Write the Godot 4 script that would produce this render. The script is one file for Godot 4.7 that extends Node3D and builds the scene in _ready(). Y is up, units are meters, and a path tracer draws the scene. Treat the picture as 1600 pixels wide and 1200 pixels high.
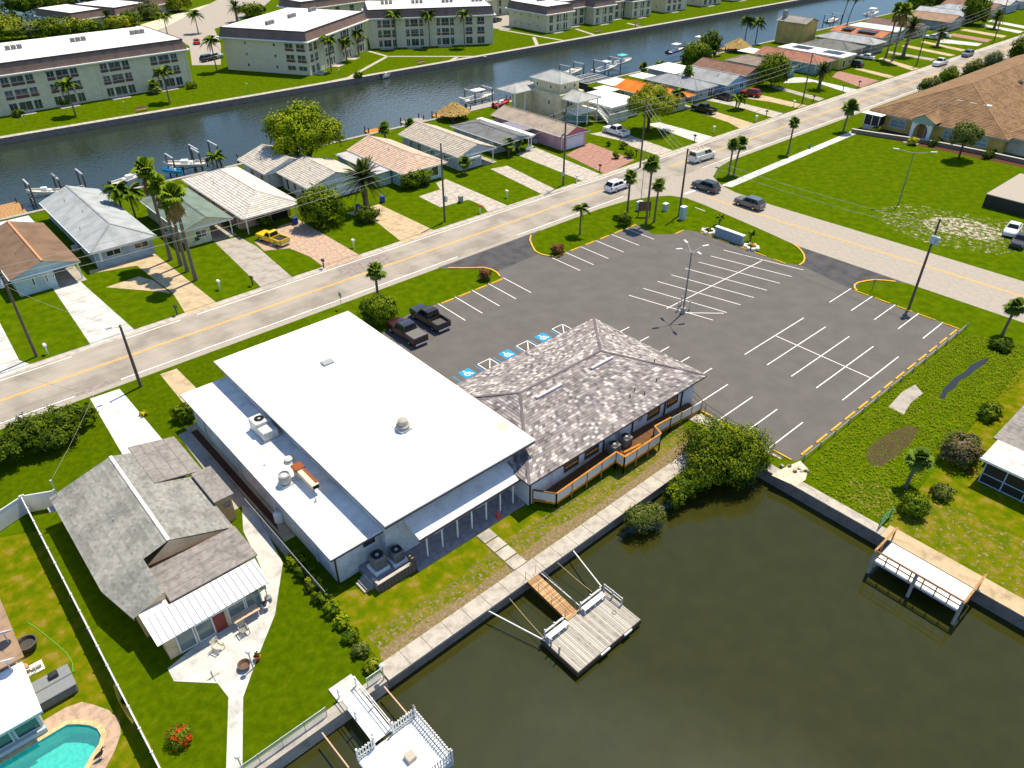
extends Node3D
# An aerial view of a waterfront hall, its car park, the street of canal houses behind it and the blocks across the canal.
# Axes: x runs along the main road, z across it towards the basin, y up; metres.

var taken := {}
var rng := RandomNumberGenerator.new()
var T := {}
var M := {}
var cache := {}


class MB:
	var v := PackedVector3Array()
	var n := PackedVector3Array()
	var c := PackedColorArray()
	var ink := Color(1, 1, 1)
	var tinted := false
	var xf := Transform3D.IDENTITY

	func tri(a: Vector3, b: Vector3, d: Vector3) -> void:
		a = xf * a
		b = xf * b
		d = xf * d
		var q := (b - a).cross(d - a).normalized()
		v.push_back(a)
		v.push_back(d)
		v.push_back(b)
		for i in 3:
			n.push_back(q)
			c.push_back(ink)

	func quad(a: Vector3, b: Vector3, d: Vector3, e: Vector3) -> void:
		tri(a, b, d)
		tri(a, d, e)

	func trin(a: Vector3, b: Vector3, d: Vector3, na: Vector3, nb: Vector3, nd: Vector3) -> void:
		v.push_back(xf * a)
		v.push_back(xf * d)
		v.push_back(xf * b)
		n.push_back((xf.basis * na).normalized())
		n.push_back((xf.basis * nd).normalized())
		n.push_back((xf.basis * nb).normalized())
		for i in 3:
			c.push_back(ink)

	func box(lo: Vector3, hi: Vector3) -> MB:
		var a := Vector3(lo.x, lo.y, hi.z)
		var b := Vector3(hi.x, lo.y, hi.z)
		var d := Vector3(hi.x, lo.y, lo.z)
		var e := lo
		var u := Vector3(0, hi.y - lo.y, 0)
		quad(a, b, b + u, a + u)
		quad(b, d, d + u, b + u)
		quad(d, e, e + u, d + u)
		quad(e, a, a + u, e + u)
		quad(a + u, b + u, d + u, e + u)
		quad(e, d, b, a)
		return self

	func cbox(at: Vector3, size: Vector3) -> MB:
		return box(at - size * 0.5, at + size * 0.5)

	func rbox(lo: Vector3, hi: Vector3, r: float) -> MB:   # a box with chamfered edges
		var m := (lo + hi) * 0.5
		var h := (hi - lo) * 0.5
		for s in [-1.0, 1.0]:
			for ax in 3:
				var p := [Vector3.ZERO, Vector3.ZERO, Vector3.ZERO, Vector3.ZERO]
				var u := (ax + 1) % 3
				var w := (ax + 2) % 3
				var k := [[-1, -1], [1, -1], [1, 1], [-1, 1]]
				for i in 4:
					p[i][ax] = s * h[ax]
					p[i][u] = k[i][0] * (h[u] - r)
					p[i][w] = k[i][1] * (h[w] - r)
				if s > 0:
					quad(m + p[0], m + p[1], m + p[2], m + p[3])
				else:
					quad(m + p[3], m + p[2], m + p[1], m + p[0])
		for ax in 3:
			var u := (ax + 1) % 3
			var w := (ax + 2) % 3
			for su in [-1.0, 1.0]:
				for sw in [-1.0, 1.0]:
					var a := Vector3.ZERO
					a[u] = su * h[u]
					a[w] = sw * (h[w] - r)
					var b := Vector3.ZERO
					b[u] = su * (h[u] - r)
					b[w] = sw * h[w]
					var d := Vector3.ZERO
					d[ax] = h[ax] - r
					_both(m + a - d, m + b - d, m + b + d, m + a + d, m)
		for sx in [-1.0, 1.0]:
			for sy in [-1.0, 1.0]:
				for sz in [-1.0, 1.0]:
					var a := m + Vector3(sx * h.x, sy * (h.y - r), sz * (h.z - r))
					var b := m + Vector3(sx * (h.x - r), sy * h.y, sz * (h.z - r))
					var d := m + Vector3(sx * (h.x - r), sy * (h.y - r), sz * h.z)
					if (b - a).cross(d - a).dot(a - m) > 0:
						tri(a, b, d)
					else:
						tri(a, d, b)
		return self

	func _both(a: Vector3, b: Vector3, d: Vector3, e: Vector3, m: Vector3) -> void:   # turns the face away from m
		if (b - a).cross(d - a).dot((a + d) * 0.5 - m) > 0:
			quad(a, b, d, e)
		else:
			quad(e, d, b, a)

	func bar(a: Vector3, b: Vector3, w: float, t: float) -> MB:
		var d := (b - a)
		var l := d.length()
		if l < 0.0001:
			return self
		d /= l
		var side := d.cross(Vector3.UP)
		if side.length() < 0.01:
			side = Vector3.RIGHT
		side = side.normalized()
		var up := side.cross(d).normalized()
		var old := xf
		xf = old * Transform3D(Basis(d, up, side), (a + b) * 0.5)
		cbox(Vector3.ZERO, Vector3(l, t, w))
		xf = old
		return self

	func tube(p: Array, r: Array, sides := 8, cap := true) -> MB:
		var rings := []
		for i in p.size():
			var t: Vector3 = (p[min(i + 1, p.size() - 1)] - p[max(i - 1, 0)]).normalized()
			var s := t.cross(Vector3(0.31, 0.12, 0.94)).normalized()
			var u := s.cross(t)
			var ring := []
			for k in sides:
				var a := TAU * k / sides
				var d := s * cos(a) + u * sin(a)
				ring.append([p[i] + d * r[i], d])
			rings.append(ring)
		for i in p.size() - 1:
			for k in sides:
				var a = rings[i][k]
				var b = rings[i][(k + 1) % sides]
				var d = rings[i + 1][(k + 1) % sides]
				var e = rings[i + 1][k]
				trin(a[0], d[0], b[0], a[1], d[1], b[1])
				trin(a[0], e[0], d[0], a[1], e[1], d[1])
		if cap:
			for k in range(1, sides - 1):
				var z = rings[-1]
				tri(z[0][0], z[k + 1][0], z[k][0])
				z = rings[0]
				tri(z[0][0], z[k][0], z[k + 1][0])
		return self

	func lathe(prof: Array, sides := 16, at := Vector3.ZERO) -> MB:   # prof: Vector2(radius, y) from the bottom up
		for i in prof.size() - 1:
			var a: Vector2 = prof[i]
			var b: Vector2 = prof[i + 1]
			for k in sides:
				var t := TAU * k / sides
				var u := TAU * (k + 1) / sides
				var p0 := at + Vector3(cos(t) * a.x, a.y, -sin(t) * a.x)
				var p1 := at + Vector3(cos(u) * a.x, a.y, -sin(u) * a.x)
				var p2 := at + Vector3(cos(u) * b.x, b.y, -sin(u) * b.x)
				var p3 := at + Vector3(cos(t) * b.x, b.y, -sin(t) * b.x)
				if a.x > 0.0001:
					tri(p0, p1, p2)
				if b.x > 0.0001:
					tri(p0, p2, p3)
		return self

	func prism(poly: PackedVector2Array, y0: float, y1: float, sides := true, bottom := false) -> MB:
		var q := poly
		var area := 0.0
		for i in q.size():
			area += q[i].cross(q[(i + 1) % q.size()])
		if area < 0:
			q.reverse()
		var ix := Geometry2D.triangulate_polygon(q)
		for i in range(0, ix.size(), 3):
			var a := Vector3(q[ix[i]].x, y1, q[ix[i]].y)
			var b := Vector3(q[ix[i + 1]].x, y1, q[ix[i + 1]].y)
			var d := Vector3(q[ix[i + 2]].x, y1, q[ix[i + 2]].y)
			if (b - a).cross(d - a).y < 0:
				var s := b
				b = d
				d = s
			tri(a, b, d)
			if bottom:
				var w := Vector3(0, y0 - y1, 0)
				tri(a + w, d + w, b + w)
		if sides:
			for i in q.size():
				var a := q[i]
				var b := q[(i + 1) % q.size()]
				quad(Vector3(b.x, y0, b.y), Vector3(a.x, y0, a.y), Vector3(a.x, y1, a.y), Vector3(b.x, y1, b.y))
		return self

	func strip(p: Array, w: float, y: float, t := 0.0) -> MB:   # a flat band along points (Vector2)
		for i in p.size() - 1:
			var a: Vector2 = p[i]
			var b: Vector2 = p[i + 1]
			var s := (b - a).normalized().orthogonal() * w * 0.5
			prism(PackedVector2Array([a + s, b + s, b - s, a - s]), y - t, y, t > 0)
		return self

	func mesh() -> ArrayMesh:
		var arr := []
		arr.resize(Mesh.ARRAY_MAX)
		arr[Mesh.ARRAY_VERTEX] = v
		arr[Mesh.ARRAY_NORMAL] = n
		if tinted:
			arr[Mesh.ARRAY_COLOR] = c
		var m := ArrayMesh.new()
		m.add_surface_from_arrays(Mesh.PRIMITIVE_TRIANGLES, arr)
		return m


func mb(turn := 0.0, at := Vector3.ZERO) -> MB:
	var m := MB.new()
	if turn != 0.0 or at != Vector3.ZERO:
		m.xf = Transform3D(Basis(Vector3.UP, turn), at)
	return m


func v2(a: Array) -> PackedVector2Array:
	var p := PackedVector2Array()
	for i in range(0, a.size(), 2):
		p.push_back(Vector2(a[i], a[i + 1]))
	return p


func rect(x0: float, z0: float, x1: float, z1: float) -> PackedVector2Array:
	return v2([x0, z0, x1, z0, x1, z1, x0, z1])


func numbered(called: String) -> String:
	taken[called] = taken.get(called, -1) + 1
	return called if taken[called] == 0 else "%s_%03d" % [called, taken[called]]


func tag(o: Node3D, label: String, category: String, group := "", kind := "") -> Node3D:
	if label: o.set_meta("label", label)
	if category: o.set_meta("category", category)
	if group: o.set_meta("group", group)
	if kind: o.set_meta("kind", kind)
	return o


func thing(called: String, label: String, category: String, at := Vector3.ZERO, turn := 0.0, group := "") -> Node3D:
	var o := Node3D.new()
	o.name = numbered(called)
	add_child(o)
	o.position = at
	o.rotation.y = turn
	return tag(o, label, category, group)


func inst(called: String, mesh: Mesh, m: Material, parent: Node = null) -> MeshInstance3D:
	var o := MeshInstance3D.new()
	o.mesh = mesh
	o.material_override = m
	if parent:
		o.name = called
		parent.add_child(o, true)
	else:
		o.name = numbered(called)
		add_child(o)
	return o


func part(parent: Node, called: String, b: MB, m: Material) -> MeshInstance3D:
	return inst(called, b.mesh(), m, parent)


func ground_sheet(called: String, b: MB, m: Material) -> MeshInstance3D:
	var o := inst(called, b.mesh(), m)
	o.set_meta("kind", "structure")
	return o


func copy(o: Node3D, at: Vector3, turn := 0.0, label := "", size := 1.0) -> Node3D:
	var r: Node3D = o.duplicate()
	r.name = numbered(String(o.name).rstrip("0123456789").trim_suffix("_"))
	add_child(r)
	r.position = at
	r.rotation = Vector3(0, turn, 0)
	r.scale = Vector3.ONE * size
	if label: r.set_meta("label", label)
	return r


# ---------------------------------------------------------------- look: textures and materials

func lin(r: float, g: float, b: float) -> Color:
	return Color(r, g, b).linear_to_srgb()


func noise_tex(freq: float, octaves: int, ramp: Array, size := 512, normal := 0.0, type := FastNoiseLite.TYPE_SIMPLEX_SMOOTH, sd := 1) -> NoiseTexture2D:
	var f := FastNoiseLite.new()
	f.seed = sd
	f.noise_type = type
	f.frequency = freq
	f.fractal_octaves = octaves
	f.fractal_gain = 0.55
	if octaves == 1: f.fractal_type = FastNoiseLite.FRACTAL_NONE
	var t := NoiseTexture2D.new()
	t.width = size
	t.height = size
	t.seamless = true
	t.noise = f
	if normal > 0:
		t.as_normal_map = true
		t.bump_strength = normal
	elif ramp:
		var g := Gradient.new()
		g.offsets = PackedFloat32Array(ramp.map(func(x): return x[0]))
		g.colors = PackedColorArray(ramp.map(func(x): return x[1]))
		t.color_ramp = g
	return t


func grey(a: float) -> Color:
	return lin(a, a, a)


func textures() -> void:
	T.mottle = noise_tex(0.008, 5, [[0.15, grey(0.68)], [0.5, grey(0.9)], [0.85, grey(1.0)]])
	T.faint = noise_tex(0.012, 4, [[0.2, grey(0.88)], [0.8, grey(1.0)]], 512, 0, FastNoiseLite.TYPE_SIMPLEX_SMOOTH, 4)
	T.grain = noise_tex(0.09, 3, [[0.2, grey(0.7)], [0.5, grey(0.88)], [0.8, grey(1.0)]], 512, 0, FastNoiseLite.TYPE_SIMPLEX_SMOOTH, 2)
	T.stain = noise_tex(0.006, 6, [[0.1, grey(0.66)], [0.35, grey(0.86)], [0.6, grey(0.95)], [0.9, grey(1.0)]], 512, 0, FastNoiseLite.TYPE_SIMPLEX_SMOOTH, 7)
	T.lawn = noise_tex(0.01, 6, [[0.15, lin(0.062, 0.11, 0.001)], [0.4, lin(0.074, 0.128, 0.001)], [0.6, lin(0.085, 0.142, 0.001)], [0.8, lin(0.102, 0.154, 0.002)], [0.95, lin(0.135, 0.168, 0.005)]], 1024, 0, FastNoiseLite.TYPE_SIMPLEX_SMOOTH, 11)
	T.blade = noise_tex(0.14, 4, [[0.15, grey(0.52)], [0.45, grey(0.82)], [0.75, grey(1.0)]], 1024, 0, FastNoiseLite.TYPE_SIMPLEX_SMOOTH, 12)
	T.dry = noise_tex(0.012, 6, [[0.2, lin(0.09, 0.14, 0.002)], [0.45, lin(0.13, 0.165, 0.002)], [0.65, lin(0.18, 0.175, 0.006)], [0.85, lin(0.25, 0.2, 0.04)]], 512, 0, FastNoiseLite.TYPE_SIMPLEX_SMOOTH, 15)
	T.dirt = noise_tex(0.03, 6, [[0.2, lin(0.16, 0.14, 0.05)], [0.4, lin(0.3, 0.22, 0.12)], [0.7, lin(0.42, 0.32, 0.19)], [0.9, lin(0.5, 0.4, 0.26)]], 512, 0, FastNoiseLite.TYPE_SIMPLEX_SMOOTH, 16)
	T.ripple = noise_tex(0.02, 4, [], 512, 5.0, FastNoiseLite.TYPE_SIMPLEX_SMOOTH, 21)
	T.calm = noise_tex(0.02, 3, [], 512, 1.0, FastNoiseLite.TYPE_SIMPLEX_SMOOTH, 22)
	T.bump = noise_tex(0.05, 4, [[0.0, Color.BLACK], [1.0, Color.WHITE]], 512, 0, FastNoiseLite.TYPE_SIMPLEX_SMOOTH, 31)


# key, linear base colour, roughness, texture, metres for one repeat, second texture, its metres
func mk(key: String, r: float, g: float, b: float, rough := 0.8, tex := "", across := 4.0, fine := "", fine_across := 1.0) -> StandardMaterial3D:
	if M.has(key): return M[key]
	var m := StandardMaterial3D.new()
	m.albedo_color = lin(r, g, b)
	m.roughness = rough
	m.resource_name = key
	m.metallic_specular = 0.05 if rough > 0.93 else 0.2 if rough > 0.7 else 0.5
	if tex:
		m.albedo_texture = T[tex]
		m.uv1_triplanar = true
		m.uv1_world_triplanar = true
		m.uv1_scale = Vector3.ONE / across
	if fine:
		m.detail_enabled = true
		m.detail_albedo = T[fine]
		m.detail_blend_mode = BaseMaterial3D.BLEND_MODE_MUL
		m.detail_uv_layer = BaseMaterial3D.DETAIL_UV_2
		m.uv2_triplanar = true
		m.uv2_world_triplanar = true
		m.uv2_scale = Vector3.ONE / fine_across
	M[key] = m
	return m


func stucco(r: float, g: float, b: float) -> StandardMaterial3D:
	return mk("stucco_%.2f_%.2f_%.2f" % [r, g, b], r, g, b, 0.9, "faint", 3.0, "stain", 11.0)


func shingle(r: float, g: float, b: float) -> StandardMaterial3D:
	var m := mk("shingle_%.2f_%.2f_%.2f" % [r, g, b], r, g, b, 0.92, "grain", 3.2, "mottle", 13.0)
	m.vertex_color_use_as_albedo = true
	return m


func paint(r: float, g: float, b: float) -> StandardMaterial3D:   # car paint
	var m := mk("paint_%.2f_%.2f_%.2f" % [r, g, b], r, g, b, 0.35)
	m.clearcoat_enabled = true
	m.clearcoat = 0.45
	m.clearcoat_roughness = 0.08
	return m


func plain(r: float, g: float, b: float, rough := 0.7) -> StandardMaterial3D:
	return mk("plain_%.3f_%.3f_%.3f" % [r, g, b], r, g, b, rough, "faint", 1.7)


func leafy(key: String, r: float, g: float, b: float) -> StandardMaterial3D:
	var m := mk(key, r, g, b, 0.72)
	m.vertex_color_use_as_albedo = true
	m.backlight_enabled = true
	m.backlight = Color(0.35, 0.42, 0.08)
	return m


func materials() -> void:
	mk("lawn", 1.0, 1.0, 1.0, 0.95, "lawn", 17.0, "blade", 2.6)
	mk("yard", 0.86, 0.86, 0.8, 0.95, "lawn", 9.0, "blade", 1.9)
	mk("dry", 1.0, 1.0, 1.0, 0.95, "dry", 9.0, "blade", 1.8)
	mk("dirt", 1.0, 1.0, 1.0, 0.98, "dirt", 4.2, "blade", 1.3)
	mk("sand", 0.72, 0.66, 0.5, 0.98, "mottle", 3.0, "grain", 1.0)
	mk("road", 0.38, 0.345, 0.3, 0.92, "faint", 7.0, "mottle", 26.0)
	M.road.uv1_scale = Vector3(0.016, 0.2, 0.34)
	mk("road_old", 0.42, 0.38, 0.33, 0.92, "faint", 5.0, "grain", 2.4)
	mk("patch", 0.3, 0.26, 0.24, 0.92, "mottle", 3.0)
	mk("lot", 0.148, 0.141, 0.138, 0.9, "faint", 19.0, "grain", 2.3)
	mk("lot_new", 0.1, 0.1, 0.108, 0.9, "mottle", 9.0, "grain", 2.0)
	mk("white_line", 0.8, 0.8, 0.78, 0.8, "faint", 1.1)
	mk("yellow_line", 0.8, 0.47, 0.11, 0.8, "mottle", 1.6)
	mk("kerb_yellow", 0.78, 0.45, 0.05, 0.75, "stain", 1.7)
	mk("concrete", 0.5, 0.46, 0.4, 0.9, "mottle", 5.0, "faint", 1.2)
	mk("concrete_pale", 0.58, 0.58, 0.56, 0.9, "stain", 6.0, "faint", 1.2)
	mk("concrete_tan", 0.52, 0.41, 0.26, 0.9, "stain", 5.0, "faint", 1.2)
	mk("concrete_grey", 0.4, 0.37, 0.33, 0.9, "stain", 5.0, "faint", 1.2)
	mk("paver_pink", 0.44, 0.25, 0.2, 0.9, "mottle", 4.0, "grain", 1.3)
	mk("paver_cream", 0.55, 0.4, 0.3, 0.9, "mottle", 3.0, "grain", 1.1)
	mk("seawall", 0.24, 0.21, 0.19, 0.9, "stain", 3.0, "grain", 1.0)
	mk("white", 0.82, 0.82, 0.8, 0.6, "faint", 3.0)
	mk("roof_white", 0.83, 0.82, 0.8, 0.75, "faint", 6.0, "stain", 14.0)
	mk("trim_dark", 0.075, 0.055, 0.06, 0.6, "faint", 2.0)
	mk("black_metal", 0.02, 0.02, 0.023, 0.5)
	mk("grey_metal", 0.42, 0.43, 0.43, 0.5, "faint", 1.5)
	mk("pale_metal", 0.6, 0.62, 0.6, 0.45, "mottle", 2.0)
	mk("rust", 0.3, 0.09, 0.03, 0.8, "grain", 1.2)
	mk("aluminium", 0.66, 0.68, 0.7, 0.35, "faint", 1.5)
	M.aluminium.metallic = 0.5
	mk("chrome", 0.7, 0.7, 0.7, 0.2)
	M.chrome.metallic = 0.9
	mk("tyre", 0.018, 0.018, 0.018, 0.9)
	mk("wood_fresh", 0.62, 0.27, 0.045, 0.8, "grain", 1.6, "mottle", 3.0)
	mk("wood_brown", 0.2, 0.105, 0.05, 0.85, "grain", 1.4, "mottle", 3.0)
	mk("wood_tan", 0.5, 0.29, 0.13, 0.85, "grain", 1.2, "mottle", 2.0)
	mk("wood_grey", 0.45, 0.42, 0.37, 0.9, "grain", 1.1, "mottle", 2.7)
	mk("wood_pole", 0.15, 0.115, 0.09, 0.9, "grain", 1.0)
	mk("bark", 0.2, 0.16, 0.12, 0.95, "grain", 0.7)
	mk("bark_dark", 0.09, 0.065, 0.045, 0.95, "grain", 0.7)
	mk("thatch", 0.3, 0.19, 0.08, 0.95, "grain", 0.6)
	mk("isa_blue", 0.025, 0.3, 0.62, 0.8, "faint", 1.0)
	mk("mulch", 0.11, 0.05, 0.038, 0.95, "grain", 0.9)
	mk("tan_grey_roof", 0.3, 0.28, 0.265, 0.9, "stain", 7.0, "mottle", 2.5)
	mk("screen", 0.012, 0.013, 0.014, 0.55)
	mk("interior_dark", 0.02, 0.02, 0.02, 0.9)
	var g := mk("glass", 0.03, 0.045, 0.05, 0.06)
	g.metallic_specular = 0.8
	mk("car_glass", 0.008, 0.009, 0.011, 0.05)
	mk("panel_solar", 0.012, 0.015, 0.03, 0.2)
	mk("lens_red", 0.4, 0.01, 0.01, 0.2)
	mk("lens_white", 0.75, 0.75, 0.75, 0.15)
	var w := mk("canal", 0.022, 0.032, 0.022, 0.05)
	w.normal_enabled = true
	w.normal_texture = T.ripple
	w.normal_scale = 0.22
	w.uv1_triplanar = true
	w.uv1_world_triplanar = true
	w.uv1_scale = Vector3(0.1, 0.1, 0.055)
	w = mk("basin", 0.034, 0.036, 0.007, 0.05)
	w.albedo_texture = T.faint
	w.normal_enabled = true
	w.normal_texture = T.calm
	w.normal_scale = 0.05
	w.uv1_triplanar = true
	w.uv1_world_triplanar = true
	w.uv1_scale = Vector3(0.07, 0.07, 0.07)
	w = mk("pool_water", 0.7, 0.97, 0.97, 0.02)
	w.transparency = BaseMaterial3D.TRANSPARENCY_ALPHA
	w.albedo_color = Color(0.45, 0.93, 0.9, 0.16)
	mk("pool_lining", 0.02, 0.5, 0.46, 0.7, "mottle", 1.6)
	leafy("leaf", 1, 1, 1)
	mk("leaf_dull", 1, 1, 1, 0.75).vertex_color_use_as_albedo = true
	mk("tinted", 1, 1, 1, 0.85, "faint", 1.3).vertex_color_use_as_albedo = true


func sky_picture() -> ImageTexture:   # thin white clouds over blue air, computed for every direction
	var f := FastNoiseLite.new()
	f.seed = 5
	f.frequency = 0.9
	f.fractal_octaves = 5
	var im := Image.create(512, 256, false, Image.FORMAT_RGBAF)
	for y in 256:
		var e := PI * (0.5 - (y + 0.5) / 256.0)
		for x in 512:
			var a := TAU * x / 512.0
			if e < 0.02:
				im.set_pixel(x, y, Color(0, 0, 0, 0))
				continue
			var d := Vector3(cos(a) * cos(e), sin(e), sin(a) * cos(e))
			var q := d / (d.y + 0.25)
			var k: float = clamp((f.get_noise_3d(q.x, q.z, 0.0) - 0.08) * 2.6, 0.0, 1.0)
			im.set_pixel(x, y, Color(0.85, 0.87, 0.9, k * 0.75))
	return ImageTexture.create_from_image(im)


# ---------------------------------------------------------------- the setting

var POOL := v2([-6.90, -37.99, -3.16, -38.01, -2.65, -37.60, -2.14, -37.04, -1.85, -36.50, -1.82, -35.87, -2.09, -35.39, -2.65, -34.99, -3.21, -34.45, -3.96, -33.36, -8.93, -37.79])


func dug(p: PackedVector2Array) -> Array:   # a ground polygon without the pool, in pieces that have no hole
	var out := []
	for half in [rect(-60, -90, -4.2, 0), rect(-4.2, -90, 20, 0)]:
		for q in Geometry2D.intersect_polygons(p, half):
			for w in Geometry2D.clip_polygons(q, POOL):
				if Geometry2D.triangulate_polygon(w).size() > 0: out.append(w)
	return out


func patchy(key: String, base: String, r: float, g: float, b: float, lo: float, across: float) -> StandardMaterial3D:   # bare earth showing through grass, with ragged edges
	if M.has(key): return M[key]
	var m := mk(key, r, g, b, 0.98, base, across, "blade", 1.4)
	var c: Color = lin(0.42, 0.34, 0.2)
	var nt := noise_tex(0.02, 7, [[0.0, Color(c, 0)], [lo, Color(c, 0)], [lo + 0.01, Color(c.darkened(0.25), 1)], [0.8, Color(c.lightened(0.1), 1)]], 1024, 0, FastNoiseLite.TYPE_SIMPLEX_SMOOTH, 40 + M.size())
	nt.noise.fractal_gain = 0.78
	m.albedo_texture = nt
	m.transparency = BaseMaterial3D.TRANSPARENCY_ALPHA_SCISSOR
	m.alpha_scissor_threshold = 0.5
	return m


func line(parent: Node, called: String, a: Vector2, b: Vector2, w: float, y: float, m: Material) -> void:
	part(parent, called, mb().strip([a, b], w, y), m)


func kerb(pts: PackedVector2Array, parent: Node) -> void:   # a kerb of short cast pieces
	for i in pts.size() - 1:
		part(parent, "kerb_stone", mb().strip([pts[i], pts[i].lerp(pts[i + 1], 0.985)], 0.2, 0.13, 0.13), M.kerb_yellow)


func sheet(called: String, p: PackedVector2Array, y: float, m: Material) -> MeshInstance3D:
	return ground_sheet(called, mb().prism(p, y, y, false), m)


func terrain() -> void:
	var g := mb()
	g.prism(v2([-1500, -131.0, 1800, -131.0, 1800, 1500, 50.9, 1500, 50.9, -28.0, -0.4, -28.0, -0.4, -60, -1500, -60]), 0, 0, false)
	g.prism(v2([-1500, -191, -1500, -330, 28, -312, 62, -318, 96, -352, 130, -400, 1800, -700, 1800, -164.5, 282, -171.2, 154, -173.0, 76, -174.6, 23, -177.1]), 0, 0, false)
	for half in [rect(-1500, -60, -4.2, -28), rect(-4.2, -60, -0.4, -28)]:   # the plot that the pool is dug into
		for q in Geometry2D.clip_polygons(half, POOL): g.prism(q, 0, 0, false)
	ground_sheet("ground", g, M.lawn)
	# water
	sheet("canal_water", rect(-1500, -1500, 2500, -129), -1.15, M.canal)
	sheet("basin_water", rect(-300, -29.5, 52, 300), -1.1, M.basin)
	# sea walls
	var sw := mb()
	sw.prism(v2([-1500, -190.2, 23, -176.3, 76, -173.8, 154, -172.2, 282, -170.4, 1800, -163.7, 1800, -165, 282, -171.6, 154, -173.4, 76, -175.0, 23, -177.5, -1500, -191.4]), -3, 0.16)
	ground_sheet("far_seawall", sw, M.seawall)
	sheet("far_seawall_cap", v2([-1500, -190.1, 23, -176.2, 76, -173.7, 154, -172.1, 282, -170.3, 1800, -163.6, 1800, -165.2, 282, -171.9, 154, -173.7, 76, -175.3, 23, -177.8, -1500, -191.6]), 0.175, M.concrete)
	ground_sheet("canal_seawall", mb().box(Vector3(-1500, -3, -131.4), Vector3(1800, 0.12, -130.6)), M.concrete_grey)
	ground_sheet("basin_seawall", mb().box(Vector3(13.4, -3, -27.9), Vector3(50.4, -0.12, -27.42)), M.seawall)
	ground_sheet("garden_seawall", mb().box(Vector3(-300, -3, -28.1), Vector3(13.4, 0.05, -27.3)), M.concrete_grey)
	ground_sheet("side_seawall", mb().box(Vector3(50.05, -3, -27.9), Vector3(50.6, 0.06, 300)), M.seawall)
	var cap := ground_sheet("side_seawall_cap", mb().box(Vector3(49.98, 0.06, -22.6), Vector3(51.0, 0.16, -12.0)), M.concrete)
	part(cap, "slab", mb().box(Vector3(49.95, 0.06, -11.98), Vector3(51.6, 0.15, 300)), M.concrete_tan)
	# the walk along the water: cast slabs with open joints
	var walk := ground_sheet("waterfront_walk", mb().box(Vector3(13.5, -0.16, -28.62), Vector3(50.0, 0.0, -27.3)), M.concrete_grey)
	var x := 13.5
	var i := 0
	while x < 49.9:
		var s := part(walk, "slab", mb().rbox(Vector3(x + 0.012, -0.1, -28.68), Vector3(x + 1.768, 0.075 + rng.randf() * 0.012, -27.26), 0.012), M.concrete)
		x += 1.78
	# roads
	var road := sheet("main_road", rect(-300, -83.6, 1800, -74.85), 0.012, M.road)
	sheet("road_shoulder", rect(-300, -74.9, 1800, -74.0), 0.008, M.road_old)
	sheet("road_shoulder", rect(-300, -84.6, 1800, -83.5), 0.008, M.concrete)
	var side := sheet("side_street", v2([79.4, -74.4, 89.4, -73.5, 92.4, -72.7, 94.9, -71.6, 97.0, -70.2, 98.0, -67.8, 97.8, -64.6, 96.8, -57.9, 95.8, -51.7, 94.8, -46.3, 95.2, -17, 96, 300, 107.6, 300, 106.7, -20, 106.2, -40, 105.6, -57, 106.0, -64, 107, -67.5, 109.5, -71, 114, -73.2, 122, -74.6]), 0.016, M.road_old)
	for k in [[-300.0, 96.0], [108.0, 1800.0]]:
		for dz in [-0.13, 0.13]:
			line(road, "centre_line", Vector2(k[0], -79.2 + dz), Vector2(k[1], -79.2 + dz), 0.13, 0.02, M.yellow_line)
	for k in [[-300.0, 8.0], [12.5, 57.0], [68.0, 91.0], [112.0, 1800.0]]:
		line(road, "edge_line", Vector2(k[0], -75.05), Vector2(k[1], -75.05), 0.16, 0.02, M.white_line)
	for k in [[-300.0, 10.0], [15.5, 22.0], [24.0, 1800.0]]:
		line(road, "edge_line", Vector2(k[0], -83.15), Vector2(k[1], -83.15), 0.14, 0.02, M.white_line)
	for dx in [-0.13, 0.13]:
		part(side, "centre_line", mb().strip([Vector2(100.9 + dx, -66), Vector2(100.9 + dx, -52), Vector2(101.9 + dx, -30), Vector2(102.3 + dx, -14), Vector2(103 + dx, 300)], 0.13, 0.024), M.yellow_line)
	line(side, "stop_line", Vector2(99.32, -69.18), Vector2(102.54, -69.04), 0.45, 0.024, M.white_line)
	line(side, "lane_line", Vector2(95.82, -64.51), Vector2(95.72, -62.50), 0.12, 0.024, M.white_line)
	part(road, "asphalt_patch", mb().prism(rect(42.69, -83.0, 50.06, -79.6), 0.016, 0.016, false), M.patch)
	part(road, "asphalt_patch", mb().prism(v2([4.29, -74.9, 9.63, -75.6, 11.53, -75.9, 11.53, -74.9]), 0.016, 0.016, false), M.patch)
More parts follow.
